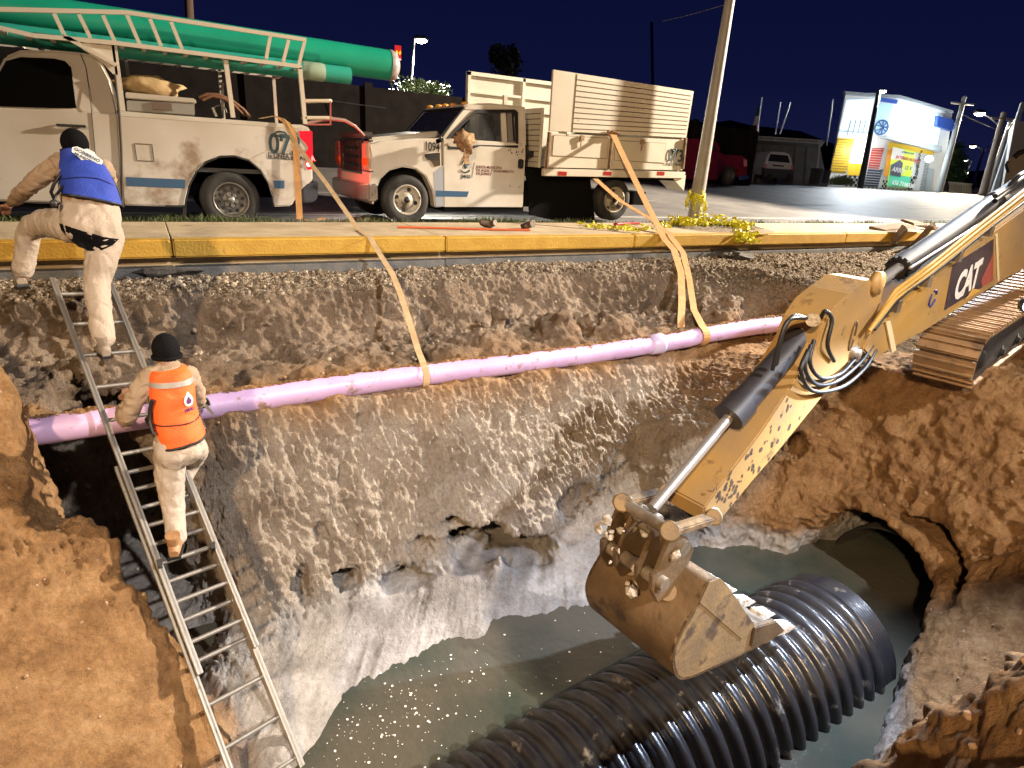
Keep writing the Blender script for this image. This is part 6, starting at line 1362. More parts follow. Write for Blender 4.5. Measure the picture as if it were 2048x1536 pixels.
ASL = mat('broken_asphalt', (.10, .065, .04), .85, col2=(.17, .12, .08), nscale=9, bump=.6, bscale=30)
kp = aY(1800, 470, 7.75)
slab(S(1785, 455, .2), (1.3, .35, .06), (.1, -.06, .05), ASL, 'asphalt_slab', 'long dark asphalt slab resting on the kerb edge, pointing left')
slab(aY(1800, 470, 7.70), (.35, .08, .36), (.35, .3, .1), ASL, 'asphalt_slab', 'broken asphalt slab leaning on the kerb under the long slab')
slab(aY(1822, 455, 7.8)+Vector((.1, 0, .1)), (.9, .28, .06), (.2, .05, .2), ASL, 'asphalt_slab', 'flat asphalt slab on the kerb top right of the long slab')
slab(aY(1843, 475, 7.65), (.12, .10, .9), (.5, -.7, .4), ASL, 'asphalt_slab', 'narrow asphalt slab sloping from the kerb down to the gravel')
slab(S(1868, 455, .2), (.8, .3, .07), (.1, .06, -.2), ASL, 'asphalt_slab', 'small asphalt slab on the sidewalk nearest the digger boom')
for k, (x_, y_, s_) in enumerate(((1640, 486, .28), (1665, 478, .2), (1680, 486, .34), (1716, 492, .25), (1590, 490, .22), (1715, 482, .2), (1760, 488, .2))):
    mb = MB(); v_, f_ = blob(aZ(x_, y_, -.2), (s_, s_*.5, s_*.28), 40+k, .5, 2); mb.add(v_, f_, False); o = mb.build('rubble_lump', ASL if k % 2 else STONE, None, recalc=False)
    tag(o, ['pale rubble lump at the kerb foot, second from the yellow tape', 'dark rubble lump between two pale ones below the kerb', 'pale long rubble lump in the middle of the row below the kerb', 'dark rubble lump lowest on the gravel, left of the asphalt slabs', 'pale rubble lump nearest the yellow tape on the gravel', 'dark small rubble lump touching the kerb near the asphalt slabs', 'pale rubble lump nearest the leaning asphalt slab'][k], 'rubble', 'rubble lumps below the kerb')
for k, (x_, y_, s_) in enumerate(((330, 547, .30), (470, 540, .22), (560, 532, .26), (1260, 498, .34), (1430, 508, .38), (1475, 514, .3))):
    mb = MB(); v_, f_ = blob(aZ(x_, y_, -.22), (s_*1.2, s_*.45, s_*.26), 60+k, .6, 2); mb.add(v_, f_, False); o = mb.build('asphalt_chunk', mat('black_asphalt', (.035, .032, .03), .85, col2=(.09, .08, .07), nscale=14, bump=.6), None, recalc=False)
    tag(o, ['black asphalt chunk on the trench lip nearest the upper worker', 'black asphalt chunk on the lip halfway from the worker to the left strap', 'black asphalt chunk on the lip just left of the left strap', 'black asphalt chunk on the lip left of the two wide straps', 'black asphalt chunk on the lip just right of the two wide straps', 'black asphalt chunk on the lip under the spilling yellow tape'][k], 'asphalt chunk', 'asphalt chunks on the trench lip')
# ------------------------------------------------------------------ far side of the road
def wallbox(name, P, Y0, th, mt, label, cat):
    mb = MB(); mb.prism(P, Vector((0, th, 0))); o = mb.build(name, mt, None); return tag(o, label, cat)
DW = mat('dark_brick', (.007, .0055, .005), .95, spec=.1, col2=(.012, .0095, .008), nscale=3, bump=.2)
wy = 21.
pA_, pB_ = aY(560, 146, wy), aY(935, 168, wy); sl_ = (pB_.z-pA_.z)/(pB_.x-pA_.x)
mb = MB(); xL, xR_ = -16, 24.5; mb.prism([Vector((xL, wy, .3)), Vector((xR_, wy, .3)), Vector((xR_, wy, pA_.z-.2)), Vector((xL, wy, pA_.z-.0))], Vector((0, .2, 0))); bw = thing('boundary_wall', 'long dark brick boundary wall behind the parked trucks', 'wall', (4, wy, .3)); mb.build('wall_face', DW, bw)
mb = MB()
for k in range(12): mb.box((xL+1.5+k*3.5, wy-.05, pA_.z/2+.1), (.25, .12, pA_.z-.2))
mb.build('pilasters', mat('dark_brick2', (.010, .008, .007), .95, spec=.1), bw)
def tree(name, c, R_, n, label, leaf=.10, cols=((.02, .05, .012), (.06, .12, .03)), trunk_h=2.5, flat=1., group=None):
    t = thing(name, label, 'tree', (c[0], c[1], c[2]-R_*flat-trunk_h), group)
    rr = random.Random(hash(label) % 999 if False else int(c[0]*7+c[1])); mb = MB()
    base = Vector((c[0], c[1], c[2]-R_*flat-trunk_h)); mb.tube([base, Vector(c)+Vector((0, 0, -R_*.3))], [.18, .09], 8)
    for k in range(7):
        a = rr.uniform(0, 6.28); mb.tube([Vector(c)+Vector((0, 0, -R_*flat*.7)), Vector(c)+Vector((math.cos(a)*R_*.6, math.sin(a)*R_*.6, rr.uniform(-.2, .6)*R_*flat))], [.06, .02], 5)
    mb.build('trunk', mat('bark', (.06, .045, .03), .9), t)
    v = []; f = []
    cl = [(rr.uniform(-1, 1), rr.uniform(-1, 1), rr.uniform(-1, 1), rr.uniform(.25, .5)) for _ in range(26)]
    cl = [q for q in cl if q[0]**2+q[1]**2+q[2]**2 < 1.1]
    for k in range(n):
        q = rr.choice(cl); d_ = Vector((rr.gauss(0, 1), rr.gauss(0, 1), rr.gauss(0, 1))).normalized()*q[3]*rr.random()**.4
        p = Vector(c)+Vector(((q[0]*.75+d_.x)*R_, (q[1]*.75+d_.y)*R_, (q[2]*.75+d_.z)*R_*flat)); a = Vector((rr.gauss(0, 1), rr.gauss(0, 1), rr.gauss(0, 1))).normalized(); b = a.orthogonal().normalized(); s_ = leaf*rr.uniform(.6, 1.4); i = len(v)
        v += [p-a*s_, p+b*s_*.5, p+a*s_, p-b*s_*.5]; f += [(i, i+1, i+2, i+3)]
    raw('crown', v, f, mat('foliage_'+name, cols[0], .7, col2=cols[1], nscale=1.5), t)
c = aD(845, 160, 24); tree('leafy_tree', (c.x, c.y, c.z-.55), 1.15, 2600, 'tree with lamp-lit leaves rising over the dark boundary wall', .085, ((.05, .08, .02), (.12, .16, .06)), 1.5, .8)
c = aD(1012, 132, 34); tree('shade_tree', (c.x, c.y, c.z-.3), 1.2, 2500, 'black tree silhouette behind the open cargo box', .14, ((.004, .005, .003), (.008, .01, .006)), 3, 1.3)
WHT = mat('galvanised', (.4, .4, .4), .5, .5)
def emis(name, col_, s_): return mat(name, col_, .4, emit=col_, estr=s_)
def street_lamp(px_base, px_top, px_lamp, D, label, r=.07, lamp_r=.18, col_=(1, .86, .66), s_=30, power=0, mt=None, group=None, name='street_lamp', tgt=None):
    b = aD(*px_base, D); t = aD(*px_top, D); l = aD(*px_lamp, D); o = thing(name, label, 'street lamp', tuple(b), group)
    mb = MB(); mb.tube([b, t], [r*1.3, r*.8], 10); mb.build('pole', mt or WHT, o)
    mb = MB(); mb.tube([t, lerp(t, l, .6)+Vector((0, 0, .1)), l], r*.5, 8); mb.build('arm', mt or WHT, o)
    mb = MB(); mb.sphere(l+Vector((0, 0, .06)), lamp_r*1.1, 8, (1.2, .8, .4)); mb.build('lamp_head', mat('lamp_housing', (.03, .03, .03), .4), o)
    mb = MB(); mb.sphere(l, lamp_r, 8, (1, .8, .5)); mb.build('lamp_lens', emis('glow_%d' % int(s_*10+col_[2]*1000), col_, s_), o)
    if power: lamp('street_lamp_light', 'SPOT', l-Vector((0, 0, .35)), power, col_, .2, tgt or (l-Vector((0, 3, 8))), 130, .6)
street_lamp((821, 175), (829, 77), (842, 80), 26, 'lit street lamp standing behind the boundary wall above the pipe end', .05, .26, (1, .93, .8), 60, 26000, mat('dark_pole', (.03, .03, .035), .7))
# red roadside sign
c = aD(796, 106, 40); sg = thing('pole_sign', 'small red shop sign with a yellow mark high on a pole behind the wall', 'sign', (c.x, c.y, .6))
mb = MB(); mb.tube([(c.x+.2, c.y+.1, .6), (c.x+.2, c.y+.1, c.z+.3)], .09, 8); mb.build('sign_pole', mat('dark_steel', (.05, .05, .05), .5, .8), sg)
mb = MB(); mb.box(c, (.40, .12, .85)); bs = mb.build('sign_board', emis('sign_red', (.75, .03, .02), .9), sg)
mb = MB(); mb.prism([c+Vector((-.12, -.07, .15)), c+Vector((0, -.07, .0)), c+Vector((-.08, -.07, -.12)), c+Vector((-.16, -.07, 0))], Vector((0, -.01, 0))); mb.prism([c+Vector((.14, -.07, .15)), c+Vector((.03, -.07, .0)), c+Vector((.1, -.07, -.12)), c+Vector((.17, -.07, 0))], Vector((0, -.01, 0))); mb.build('sign_mark', emis('sign_yellow', (1, .6, .05), 1.5), bs)
mb = MB(); mb.box(c+Vector((0, -.065, -.36)), (.36, .02, .08)); mb.build('sign_strip', emis('sign_white', (.9, .9, .9), 1), bs)
for px_, D_, lb in ((386, 19.5, 'brown wooden utility pole rising behind the pickup bed'),):
    b = aD(px_+4, 262, D_); t = aD(px_-10, -30, D_); mb = MB(); mb.tube([b, t], [.16, .12], 10); item('utility_pole', mb, mat('pole_wood', (.075, .045, .028), .9, bump=.3), lb, 'utility pole')
def wire(P, D, r, label):
    mb = MB(); P = [aD(x, y, d) for (x, y), d in zip(P, D)]; mb.tube(sag(P[0], P[1], 16, (P[0]-P[1]).length*.012), r, 5); item('wire', mb, BLKW, label, 'wire')
BLKW = mat('wire_grey', (.10, .10, .12), .5)
wire([(1325, 42), (1452, 8)], [19, 17], .012, 'thin wire running up to the tall grey post')
mb = MB(); mb.tube([aD(510, 180, 19), aD(700, 207, 19), aD(770, 216, 19)], .012, 5); item('wire', mb, BLKW, 'thin cable strung along the dark boundary wall', 'wire')
tw = aD(1307, 250, 90); mb = MB(); mb.tube([tw, aD(1303, 45, 90)], .22, 6); item('radio_mast', mb, mat('mast_dark', (.012, .012, .02), .8), 'faint dark radio mast against the sky above the cargo box', 'mast')
# dark hills and rooftops far off
def ridge(name, pts_, D, mt, label=None):
    v = []; n_ = len(pts_)
    for x_, y_ in pts_: v.append(aD(x_, y_, D))
    for x_, y_ in pts_: p = aD(x_, y_, D); q = p+Vector((4, 12, -1)); v.append(q)
    for x_, y_ in pts_: p = aD(x_, y_, D); v.append(Vector((p.x, p.y-3, -1)))
    o = raw(name, v, [(i, i+1, n_+i+1, n_+i) for i in range(n_-1)]+[(2*n_+i, 2*n_+i+1, i+1, i) for i in range(n_-1)], mt, None); o['kind'] = 'structure'; return o
ridge('hills', [(-200, 262), (200, 275), (600, 280), (1000, 268), (1200, 262), (1380, 240), (1420, 247), (1460, 240), (1500, 250), (1600, 262), (1700, 300), (1800, 340), (1900, 345), (1980, 340), (2100, 350), (2300, 355)], 260, mat('hill_dark', (.010, .010, .014), 1))
# workshop yard: dark corrugated fence with an awning
FM = mat('dark_fence', (.13, .125, .13), .6, col2=(.09, .09, .095), nscale=2, bump=.1)
fy = 30.; FD = 37.
fn = thing('workshop_fence', 'dark metal workshop fence with an awning behind the white car', 'fence', tuple(aD(1540, 368, FD)))
Pn = aD(1540, 330, FD); nfd = Vector((-.35, -.94, 0)).normalized()
def FP(x, y, off=0): return aP(x, y, Pn+nfd*off, nfd)
mb = MB(); mb.prism([FP(1400, 280), FP(1640, 292), FP(1655, 374), FP(1400, 366)], -nfd*.2); mb.build('fence_panel', FM, fn)
mb = MB()
for x_ in (1452, 1476, 1500, 1530, 1560, 1592, 1615): mb.bar(FP(x_, 284+(x_-1400)*.05, .05), FP(x_-6, 368, .05), .09)
mb.build('fence_posts', mat('fence_post', (.11, .11, .115), .5), fn)
mb = MB(); mb.prism([FP(1450, 272, 1.2), FP(1650, 284, 1.2), FP(1640, 296, 0), FP(1450, 284, 0)], Vector((0, 0, .08))); aw = mb.build('awning', mat('awning_grey', (.16, .16, .17), .5), fn)
mb = MB(); mb.bar(FP(1458, 275, 1.25), FP(1645, 287, 1.25), .07); 
for k in range(9): mb.bar(FP(1460+k*22, 275+k*1.5, 1.25), FP(1462+k*22, 269+k*1.5, 1.25), .05)
mb.bar(FP(1458, 269, 1.25), FP(1645, 281, 1.25), .05)
mb.build('awning_rail', mat('rail_pale', (.35, .35, .34), .5), aw)
mb = MB(); 
for x_ in (1512, 1640): mb.bar(FP(x_, 280, 1.2), FP(x_-8, 366, 1.2), .08)
mb.build('awning_posts', mat('rail_pale', (.35, .35, .34), .5), fn)
mb = MB(); mb.prism([FP(1478, 292, .1), FP(1524, 294, .1), FP(1520, 335, .1), FP(1476, 333, .1)], nfd*.02); mb.build('gate_panel', mat('gate_grey', (.12, .12, .125), .5), fn)
for k, (x0_, y0_, x1_, y1_, lb) in enumerate(((1524, 195, 1513, 272, None), (1561, 205, 1551, 268, 'thin pale aerial pole left of the tilted one above the fence'), (1581, 205, 1560, 268, 'thin pale aerial pole tilted to the right above the fence'), (1666, 199, 1653, 292, 'thin pale aerial pole next to the bright shop'))):
    if lb:
        mb = MB(); mb.tube([aD(x1_, y1_, FD+1), aD(x0_, y0_, FD+1)], .035, 6); item('aerial_pole', mb, WHT, lb, 'aerial pole')
fl = thing('flag', 'limp green, white and red flag hanging on its pole above the workshop', 'flag', tuple(aD(1513, 272, FD)))
mb = MB(); mb.tube([aD(1513, 272, FD), aD(1524, 195, FD)], .04, 6); mb.build('flag_pole', WHT, fl)
for (y0_, y1_, c_) in ((212, 232, (.01, .06, .03)), (232, 250, (.45, .42, .4)), (250, 272, (.30, .03, .04))):
    mb = MB(); 
    L1 = [aD(1521-(y_-212)*.14+dx*(.6+.012*(y_-212)), y_, FD+.05*math.sin(dx)) for y_ in (y0_, y1_) for dx in (0, -3, -6, -9)]; mb.add(L1, [(i, i+1, i+5, i+4) for i in range(3)]); mb.build('flag_cloth', mat('flag_%d' % y0_, c_, .7), fl, recalc=False)
def bin_(x, y0_, y1_, w_, label):
    b = aD(x, y1_, 34); t = aD(x, y0_, 34); r_ = w_*34/FPX/2; mb = MB(); h_ = t.z-b.z; mb.lathe(b, (0, 0, 1), [(.001, 0), (r_*.85, 0), (r_*.9, h_*.05), (r_, h_*.92), (r_*1.08, h_*.93), (r_*1.08, h_), (r_*.95, h_), (r_*.9, h_*.5), (.001, h_*.5)], 20); item('waste_drum', mb, mat('drum_dark', (.035, .035, .04), .5), label, 'drum', 'dark drums by the fence')
bin_(1628, 336, 368, 24, 'wider dark drum at the end of the workshop fence'); bin_(1650, 340, 366, 14, 'narrow dark drum nearest the bright shop')
# ---- vehicles across the road
def car_side(root, prof, P0, nf, depth, mt, name, bevel=.06):
    mb = MB(); mb.prism([aP(x, y, P0, nf) for x, y in prof], -Vector(nf)*depth); return mb.build(name, mt, root, bevel=bevel, seg=2)
RED = mat('dark_red_paint', (.16, .008, .012), .25, coat=.6)
nR = Vector((-.12, -.99, 0)).normalized(); PR = aD(1440, 340, 27)
rp = thing('red_pickup', 'dark red pickup truck parked across the road behind the tilted grey post', 'pickup truck', tuple(aD(1420, 368, 27)))
car_side(rp, [(1270, 300), (1370, 300), (1440, 303), (1449, 309), (1488, 312), (1495, 318), (1496, 352), (1478, 356), (1474, 342), (1462, 334), (1448, 338), (1441, 352), (1438, 360), (1270, 356)], PR, nR, 1.9, RED, 'lower_body')
car_side(rp, [(1330, 302), (1352, 282), (1370, 277), (1425, 278), (1436, 284), (1444, 302)], PR-nR*.12, nR, 1.65, RED, 'cab')
mb = MB(); mb.prism([aP(x, y, PR-nR*.10, nR) for x, y in [(1402, 300), (1406, 284), (1424, 284), (1434, 300)]], -nR*.02); mb.build('side_window', GLASS, rp)
mb = MB(); mb.prism([aP(x, y, PR+nR*.01, nR) for x, y in [(1487, 318), (1494, 320), (1494, 333), (1488, 333)]], -nR*.05); mb.build('tail_lamp', mat('lamp_pinkish', (.6, .2, .2), .3), rp)
mb = MB(); mb.prism([aP(x, y, PR-nR*.0, nR) for x, y in [(1478, 353), (1498, 350), (1498, 357), (1480, 361)]], -nR*1.8); mb.build('rear_bumper', CHR, rp, bevel=.02)
cW = aP(1458, 351, PR, nR); wheel(rp, cW+nR*.02, .40, .24, 'steel', tuple(nR)); wheel(rp, cW-nR*1.8, .40, .24, 'steel', tuple(-nR)); cW = aP(1330, 345, PR, nR); wheel(rp, cW, .40, .24, 'steel', tuple(nR))
P0v = aD(1556, 340, 34); nS = Vector((-.50, -.86, 0)).normalized(); WCAR = mat('white_car_paint', (.55, .56, .58), .3, coat=.5)
sv = thing('white_hatchback', 'white people carrier parked nose-in at the workshop fence, seen from behind', 'car', tuple(aD(1556, 365, 34)))
def rear(name, prof, mt, off, dep, bevel=.04): 
    mb = MB(); mb.prism([aP(x, y, P0v+nS*off, nS) for x, y in prof], -nS*dep); return mb.build(name, mt, sv, bevel=bevel)
rear('body_shell', [(1531, 326), (1538, 306), (1548, 303), (1576, 305), (1583, 311), (1586, 330), (1586, 350), (1530, 350), (1529, 335)], WCAR, 0, 3.6, .10)
rear('bumper', [(1528, 335), (1587, 338), (1586, 358), (1528, 354)], mat('dark_bumper', (.05, .055, .07), .4), .04, .4)
rear('rear_window', [(1536, 322), (1541, 308), (1576, 311), (1580, 326)], GLASS, .012, .02, .004)
rear('plate_strip', [(1545, 329), (1568, 331), (1568, 334), (1545, 332)], BLK, .012, .02, .003)
for a_ in ([(1530, 328), (1534, 328), (1534, 338), (1530, 338)], [(1582, 330), (1586, 331), (1586, 341), (1582, 340)]): rear('tail_lamp', a_, mat('lamp_pinkish', (.6, .2, .2), .3), .015, .03, .004)
for x_ in (1537, 1577): c = aP(x_, 357, P0v, nS); mb = MB(); mb.cyl(c+Vector((-.1, .04, 0)), c+Vector((.1, -.04, 0)), .26, 18); mb.cyl(c-nS*2.4+Vector((-.1, .04, 0)), c-nS*2.4+Vector((.1, -.04, 0)), .26, 18); mb.build('wheel', TYRE, sv)
mb = MB(); mb.sphere(aP(1526, 315, P0v-nS*1.4, nS), .12, 6, (1, .6, .8)); mb.build('mirror', BLK, sv)
# ---- bright shop
SD = 46.; PS = aD(1700, 330, SD-2); nB = Vector((-.62, -.785, 0)).normalized()
def BP(x, y, off=0.): return aP(x, y, PS+nB*off, nB)
sh = thing('battery_shop', 'brightly lit white two-storey shop with checkered base and a battery advertisement', 'shop', tuple(BP(1770, 378)))
SWH = mat('shop_white', (.72, .74, .74), .6)
def pan(name, px_, mt, off=.02, th=.02, parent=None, bevel=0):
    mb = MB(); mb.prism([BP(x, y, off) for x, y in px_], -nB*th); return mb.build(name, mt, parent or sh, bevel=bevel)
wl_ = pan('wall', [(1692, 185), (1752, 186), (1762, 192), (1800, 194), (1905, 224), (1882, 388), (1655, 376)], SWH, 0, .3)
mb = MB(); bdir = Vector((.86, .51, 0)); mb.prism([BP(x, y, -.32) for x, y in [(1700, 192), (1752, 192), (1800, 199), (1896, 228), (1876, 384), (1668, 374)]], bdir*6); mb.build('rear_volume', SWH, sh)
pan('roof_edge', [(1690, 182), (1755, 188), (1800, 190), (1906, 221), (1908, 226), (1800, 196), (1752, 193), (1692, 189)], mat('roof_edge_grey', (.30, .33, .36), .5), .35, .5)
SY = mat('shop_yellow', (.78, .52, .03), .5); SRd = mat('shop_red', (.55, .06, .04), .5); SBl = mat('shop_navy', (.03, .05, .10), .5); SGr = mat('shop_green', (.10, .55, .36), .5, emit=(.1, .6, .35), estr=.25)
GW = emis('shop_window_glow', (.70, .88, 1.0), .75)
pan('upper_window', [(1693, 200), (1748, 198), (1733, 272), (1678, 268)], GW, .03)
pan('upper_window', [(1792, 204), (1886, 232), (1872, 300), (1776, 280)], GW, .03)
pan('upper_window', [(1756, 205), (1786, 208), (1772, 268), (1744, 266)], mat('shop_pane_blue', (.35, .52, .60), .3, emit=(.4, .65, .8), estr=.45), .03)
mb = MB()
for x_ in (1702, 1712, 1722, 1732): mb.bar(BP(x_, 240, .06), BP(x_-7, 270, .06), .06)
mb.bar(BP(1680, 262, .06), BP(1736, 266, .06), .07); mb.build('balcony_bars', mat('bar_grey', (.3, .36, .4), .5), sh)
mb = MB(); c = BP(1763, 255, .08); xr_ = Vector((.785, -.62, 0)); rr = .42
mb.tube([c+xr_*(rr*math.cos(t))+Vector((0, 0, rr*1.1*math.sin(t))) for t in [k*.314 for k in range(21)]], .05, 6)
for a in (.3, .9, 1.5, 2.2, 2.8): mb.bar(c+xr_*(rr*math.cos(a))+Vector((0, 0, rr*math.sin(a))), c-xr_*(rr*math.cos(a+.3))-Vector((0, 0, rr*math.sin(a+.3))), .06)
mb.build('round_emblem', mat('emblem_blue', (.03, .08, .25), .5), sh)
pan('blue_band', [(1756, 194), (1796, 200), (1794, 208), (1756, 202)], mat('band_blue', (.03, .08, .35), .5), .06)
pan('blue_awning', [(1876, 231), (1908, 240), (1904, 262), (1874, 252)], mat('band_blue', (.03, .08, .35), .5), .5, .5)
pan('balcony_slab', [(1772, 270), (1884, 292), (1884, 304), (1770, 276)], mat('slab_grey', (.4, .44, .47), .5), .9, .9)
gd = pan('roller_door', [(1676, 276), (1709, 278), (1692, 346), (1660, 344)], SY, .05)
mb = MB()
for k in range(13): mb.bar(BP(1676-k*1.25, 279+k*5.2, .07), BP(1709-k*1.3, 281+k*5.2, .07), .035)
mb.build('door_slats', mat('slat_dark', (.22, .14, .02), .6), gd)
dw = pan('bright_doorway', [(1712, 276), (1742, 280), (1722, 350), (1696, 348)], emis('door_glow', (1, .96, .88), 1.1), .05)
pan('doorway_base', [(1697, 326), (1727, 328), (1722, 352), (1695, 350)], SY, .06)
rd_ = pan('red_roller_door', [(1744, 296), (1768, 296), (1758, 338), (1736, 336)], SRd, .05); pan('navy_roller_door', [(1736, 337), (1758, 339), (1766, 338), (1756, 374), (1728, 372)], SBl, .05)
mb = MB()
for k in range(15): mb.bar(BP(1744-k*1.05, 298+k*5, .07), BP(1772-k*1.05, 300+k*5, .07), .035)
mb.build('door_slats', mat('slat_pale', (.55, .55, .55), .6), rd_)
pan('yellow_fascia', [(1778, 284), (1872, 300), (1866, 310), (1776, 296)], SY, .10)
pan('orange_pilaster', [(1775, 300), (1786, 296), (1776, 352), (1768, 352)], mat('shop_orange', (.75, .32, .03), .5), .12)
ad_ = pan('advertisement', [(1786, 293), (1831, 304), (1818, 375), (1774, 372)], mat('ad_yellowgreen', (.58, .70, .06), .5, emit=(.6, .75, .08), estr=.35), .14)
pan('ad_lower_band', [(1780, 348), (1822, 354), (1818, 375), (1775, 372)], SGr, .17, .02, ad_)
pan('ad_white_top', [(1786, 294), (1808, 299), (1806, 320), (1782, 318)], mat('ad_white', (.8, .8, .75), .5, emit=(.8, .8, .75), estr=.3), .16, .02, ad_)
bt_ = pan('battery_picture', [(1782, 330), (1800, 320), (1806, 326), (1801, 354), (1780, 350)], mat('battery_grey', (.10, .10, .14), .5), .20, .02, ad_)
ux = (BP(1830, 309, .2)-BP(1790, 301, .2)).normalized(); uu = (BP(1790, 301, .2)-BP(1784, 331, .2)).normalized()
TXR = mat('ad_red_text', (.55, .03, .02), .5)
text('lettering', 'BATERIAS NUEVAS', BP(1791, 316, .22), ux, uu, .27, TXR, ad_, .01, True, sx=.72)
text('lettering', 'ACUMULADORES', BP(1803, 305, .22), ux, uu, .15, mat('ad_blue_text', (.05, .12, .35), .5), ad_, .01, True, sx=.7)
text('lettering', 'ARRA', BP(1783, 342, .24), ux, uu, .42, mat('white_print', (.62, .62, .62), .6), bt_, .01, True, sx=.8)
text('lettering', '12 V', BP(1808, 338, .22), ux, uu, .36, mat('ad_blue_text', (.05, .12, .35), .5), ad_, .01, True, sx=.7)
text('lettering', '656 7106586', BP(1783, 368, .22), ux, uu, .40, mat('ad_white', (.8, .8, .75), .5), ad_, .01, True, sx=.72)
for k, ch in enumerate('7106586'):
    text('wall_number', ch, BP(1837-k*1.55, 309+k*8.1, .12), ux, uu, .38, mat('black_lettering', (.02, .02, .02), .5), sh, .01, True)
mb1 = MB(); 
def chk(x0, y0, x1, y1, nx, ny, sl):
    for i in range(nx):
        for j in range(ny):
            if (i+j) % 2: continue
            xa, xb = x0+(x1-x0)*i/nx, x0+(x1-x0)*(i+1)/nx; f_ = lambda x, j_: y0+(y1-y0)*j_/ny+(x-x0)*sl
            q_ = [BP(xa-j*1., f_(xa, j), .09), BP(xb-j*1., f_(xb, j), .09), BP(xb-(j+1)*1., f_(xb, j+1), .09), BP(xa-(j+1)*1., f_(xa, j+1), .09)]; mb1.prism(q_, -nB*.02)
chk(1689, 350, 1722, 372, 7, 4, .06); chk(1766, 360, 1776, 384, 3, 5, .06); chk(1820, 352, 1830, 384, 3, 6, .06); chk(1728, 373, 1824, 381, 24, 2, .075)
mb1.build('checker_tiles', mat('tile_black', (.02, .02, .02), .4), sh)
mb = MB()
for k in range(22): 
    y_ = 318+k*3; mb.bar(BP(1852-(y_-318)*.2, y_, .3), BP(1860-(y_-318)*.2, y_+1, .3), .05)
mb.build('stacked_stair', mat('stair_grey', (.25, .27, .3), .5), sh)
pan('side_gate', [(1856, 336), (1868, 338), (1862, 384), (1848, 382)], mat('gate_pale', (.35, .42, .45), .4), .2)
lamp('shop_upper_light', 'POINT', BP(1835, 252, 1.6), 420, (.85, .95, 1), .3); lamp('shop_door_light', 'POINT', BP(1722, 300, 1.2), 200, (1, .97, .92), .2); lamp('shop_front_light', 'POINT', BP(1858, 318, 1.4), 200, (.9, .97, 1), .2)
mb = MB(); mb.sphere(BP(1858, 318, 1.3), .22, 8); mb.build('wall_flood_lamp', emis('flood_glow', (.85, .95, 1), 25), sh)
# shop kerb and weeds
mb = MB(); a_, b_ = aD(1640, 373, 42), aD(1893, 391, 44); mb.bar(a_, b_, .5, .18); o = mb.build('far_kerb', mat('far_kerb_paint', (.35, .22, .06), .7), None); o['kind'] = 'structure'
ptsg = []
for k in range(2600):
    x_ = random.uniform(1652, 1706); y_ = random.uniform(360, 371); p = aD(x_, y_, 41.5+random.uniform(-.5, .5)); ptsg.append((p.x, p.y, p.z, random.uniform(1., 3.6)*(1-abs(x_-1680)/40)))
grass('weeds', ptsg, 'clump of green weeds at the left foot of the bright shop', .14)
# pole with the very bright lamp in front of the shop
street_lamp((1720, 378), (1757, 184), (1765, 182), 40, 'dark pole with a dazzling white lamp in front of the bright shop', .15, .26, (.82, .92, 1), 90, 11000, mat('dark_pole', (.03, .03, .035), .7), tgt=aD(1600, 420, 18))
CP = mat('concrete_pole', (.34, .36, .36), .7)
def pole(x0, y0, x1, y1, D, r, label, mt=CP, cross=False, group=None):
    o = thing('utility_pole', label, 'utility pole', tuple(aD(x0, y0, D)), group); a, b = aD(x0, y0, D), aD(x1, y1, D); mb = MB(); mb.tube([a, b], [r*1.25, r*.8], 10); mb.build('shaft', mt, o)
    if cross: mb = MB(); c = lerp(a, b, .93); mb.bar(c+Vector((-.8, .3, 0)), c+Vector((.8, -.3, 0)), .12); mb.build('cross_arm', mt, o)
pole(1877, 386, 1929, 194, 42, .17, 'slanting pale utility pole at the right end of the bright shop', CP, True)
pole(1965, 390, 2008, 226, 40, .19, 'brownish pole in the group at the right edge, leftmost of it', mat('pole_tan', (.30, .25, .2), .8), True)
pole(1974, 386, 2020, 245, 41, .14, 'grey pole right behind the brownish pole at the right edge')
pole(1990, 384, 2046, 206, 33, .15, 'long pale pole furthest right, in front of the grey building')
pole(1942, 380, 1968, 298, 70, .14, 'distant thin pole below the second glowing street lamp')
WM = (1, .86, .66)
street_lamp((1972, 388), (1999, 252), (1960, 226), 44, 'nearest warm street lamp of the row on the right, highest in the picture', .08, .40, WM, 40, 13000, CP, tgt=aD(2010, 420, 26))
street_lamp((1945, 380), (1966, 300), (1946, 292), 75, 'second warm street lamp of the row, under the highest one', .1, .42, WM, 35, 0, CP)
street_lamp((1922, 372), (1944, 322), (1932, 320), 115, 'third warm street lamp of the row on the right, small', .1, .42, WM, 30, 0, CP)
street_lamp((1922, 366), (1940, 340), (1934, 344), 150, 'smallest and lowest warm street lamp at the end of the row', .12, .5, WM, 30, 0, CP)
c = aD(1893, 335, 55); tree('roadside_tree', (c.x, c.y, c.z), 1.9, 5000, 'green tree lit by lamps between the shop and the right-hand poles', .16, ((.06, .16, .05), (.14, .30, .10)), .8, 1.25)
c = aD(1912, 365, 62); tree('dark_bush_tree', (c.x, c.y, c.z), 1.5, 2500, 'dark low tree behind the white hut at the right', .16, ((.01, .02, .006), (.02, .035, .012)), .4, .8)
mb = MB(); P_ = aD(1920, 378, 50); nn = Vector((-.7, -.7, 0)).normalized(); q_ = [aP(x, y, P_, nn) for x, y in [(1898, 366), (1943, 370), (1944, 390), (1898, 388)]]; hut = thing('white_hut', 'low cream hut with a gate at the end of the side street', 'hut', tuple(q_[3])); mb.prism(q_, -nn*2.5); mb.build('wall', mat('hut_cream', (.50, .45, .33), .7), hut)
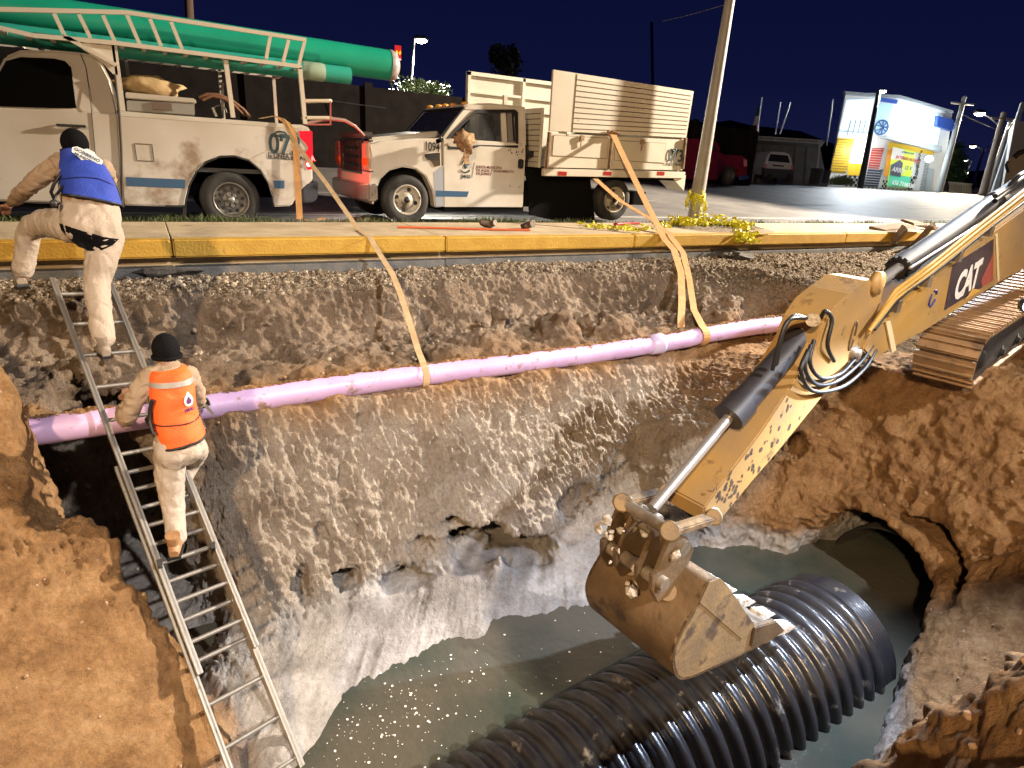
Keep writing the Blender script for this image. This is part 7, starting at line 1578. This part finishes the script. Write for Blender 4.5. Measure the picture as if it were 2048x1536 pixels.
mb = MB(); mb.prism([aP(x, y, P_+nn*.2, nn) for x, y in [(1896, 363), (1945, 367), (1945, 371), (1896, 367)]], -nn*2.8); mb.build('roof', mat('hut_roof', (.5, .5, .48), .6), hut)
mb = MB()
for k in range(7): mb.bar(aP(1903+k*5, 371, P_+nn*.05, nn), aP(1902+k*5, 388, P_+nn*.05, nn), .06)
mb.build('gate_bars', mat('rail_pale', (.35, .35, .34), .5), hut)
mb = MB(); c = aD(1888, 372, 45); mb.prism([aD(1884, 348, 45), aD(1891, 349, 45), aD(1884, 386, 45), aD(1878, 385, 45)], Vector((.3, .3, 0))); item('gate_pillar', mb, mat('pillar_salmon', (.42, .30, .24), .8), 'salmon gate pillar beside the slanting pole at the shop corner', 'pillar')
gb = thing('grey_building', 'grey and tan building with a dark arch at the right edge', 'building', tuple(aD(2030, 380, 30)))
PG = aD(2020, 300, 30); nG = Vector((-.9, -.43, 0)).normalized()
def gp(x, y, o_=0): return aP(x, y, PG+nG*o_, nG)
mb = MB(); mb.prism([gp(2003, 392), gp(2030, 243), gp(2150, 238), gp(2150, 400)], -nG*6); mb.build('wall', mat('grey_wall', (.30, .29, .29), .8), gb)
mb = MB(); mb.prism([gp(2008, 392, .05), gp(2016, 320, .05), gp(2040, 300, .05), gp(2150, 300, .05), gp(2150, 400, .05)], -nG*.03); mb.build('tan_render', mat('tan_wall', (.48, .37, .22), .8), gb)
mb = MB(); mb.tube([gp(2028, 315, .1), gp(2038, 306, .1), gp(2052, 302, .1)], .12, 8); mb.tube([gp(2016, 345, .1), gp(2012, 330, .1), gp(2016, 322, .1)], .06, 6); mb.build('arch_trim', BLK, gb)
for k, (p, q, d0, d1) in enumerate((((1927, 230), (2002, 262), 42, 44), ((2006, 240), (1968, 300), 41, 75), ((2040, 225), (1968, 302), 34, 75), ((1925, 240), (1860, 250), 42, 60))):
    wire([p, q], [d0, d1], .03, ['cable from the slanting pole to the pole group', 'cable from the pole group towards the far lamps', 'cable from the furthest right pole towards the far lamps', 'cable running left off the slanting pole over the shop'][k])
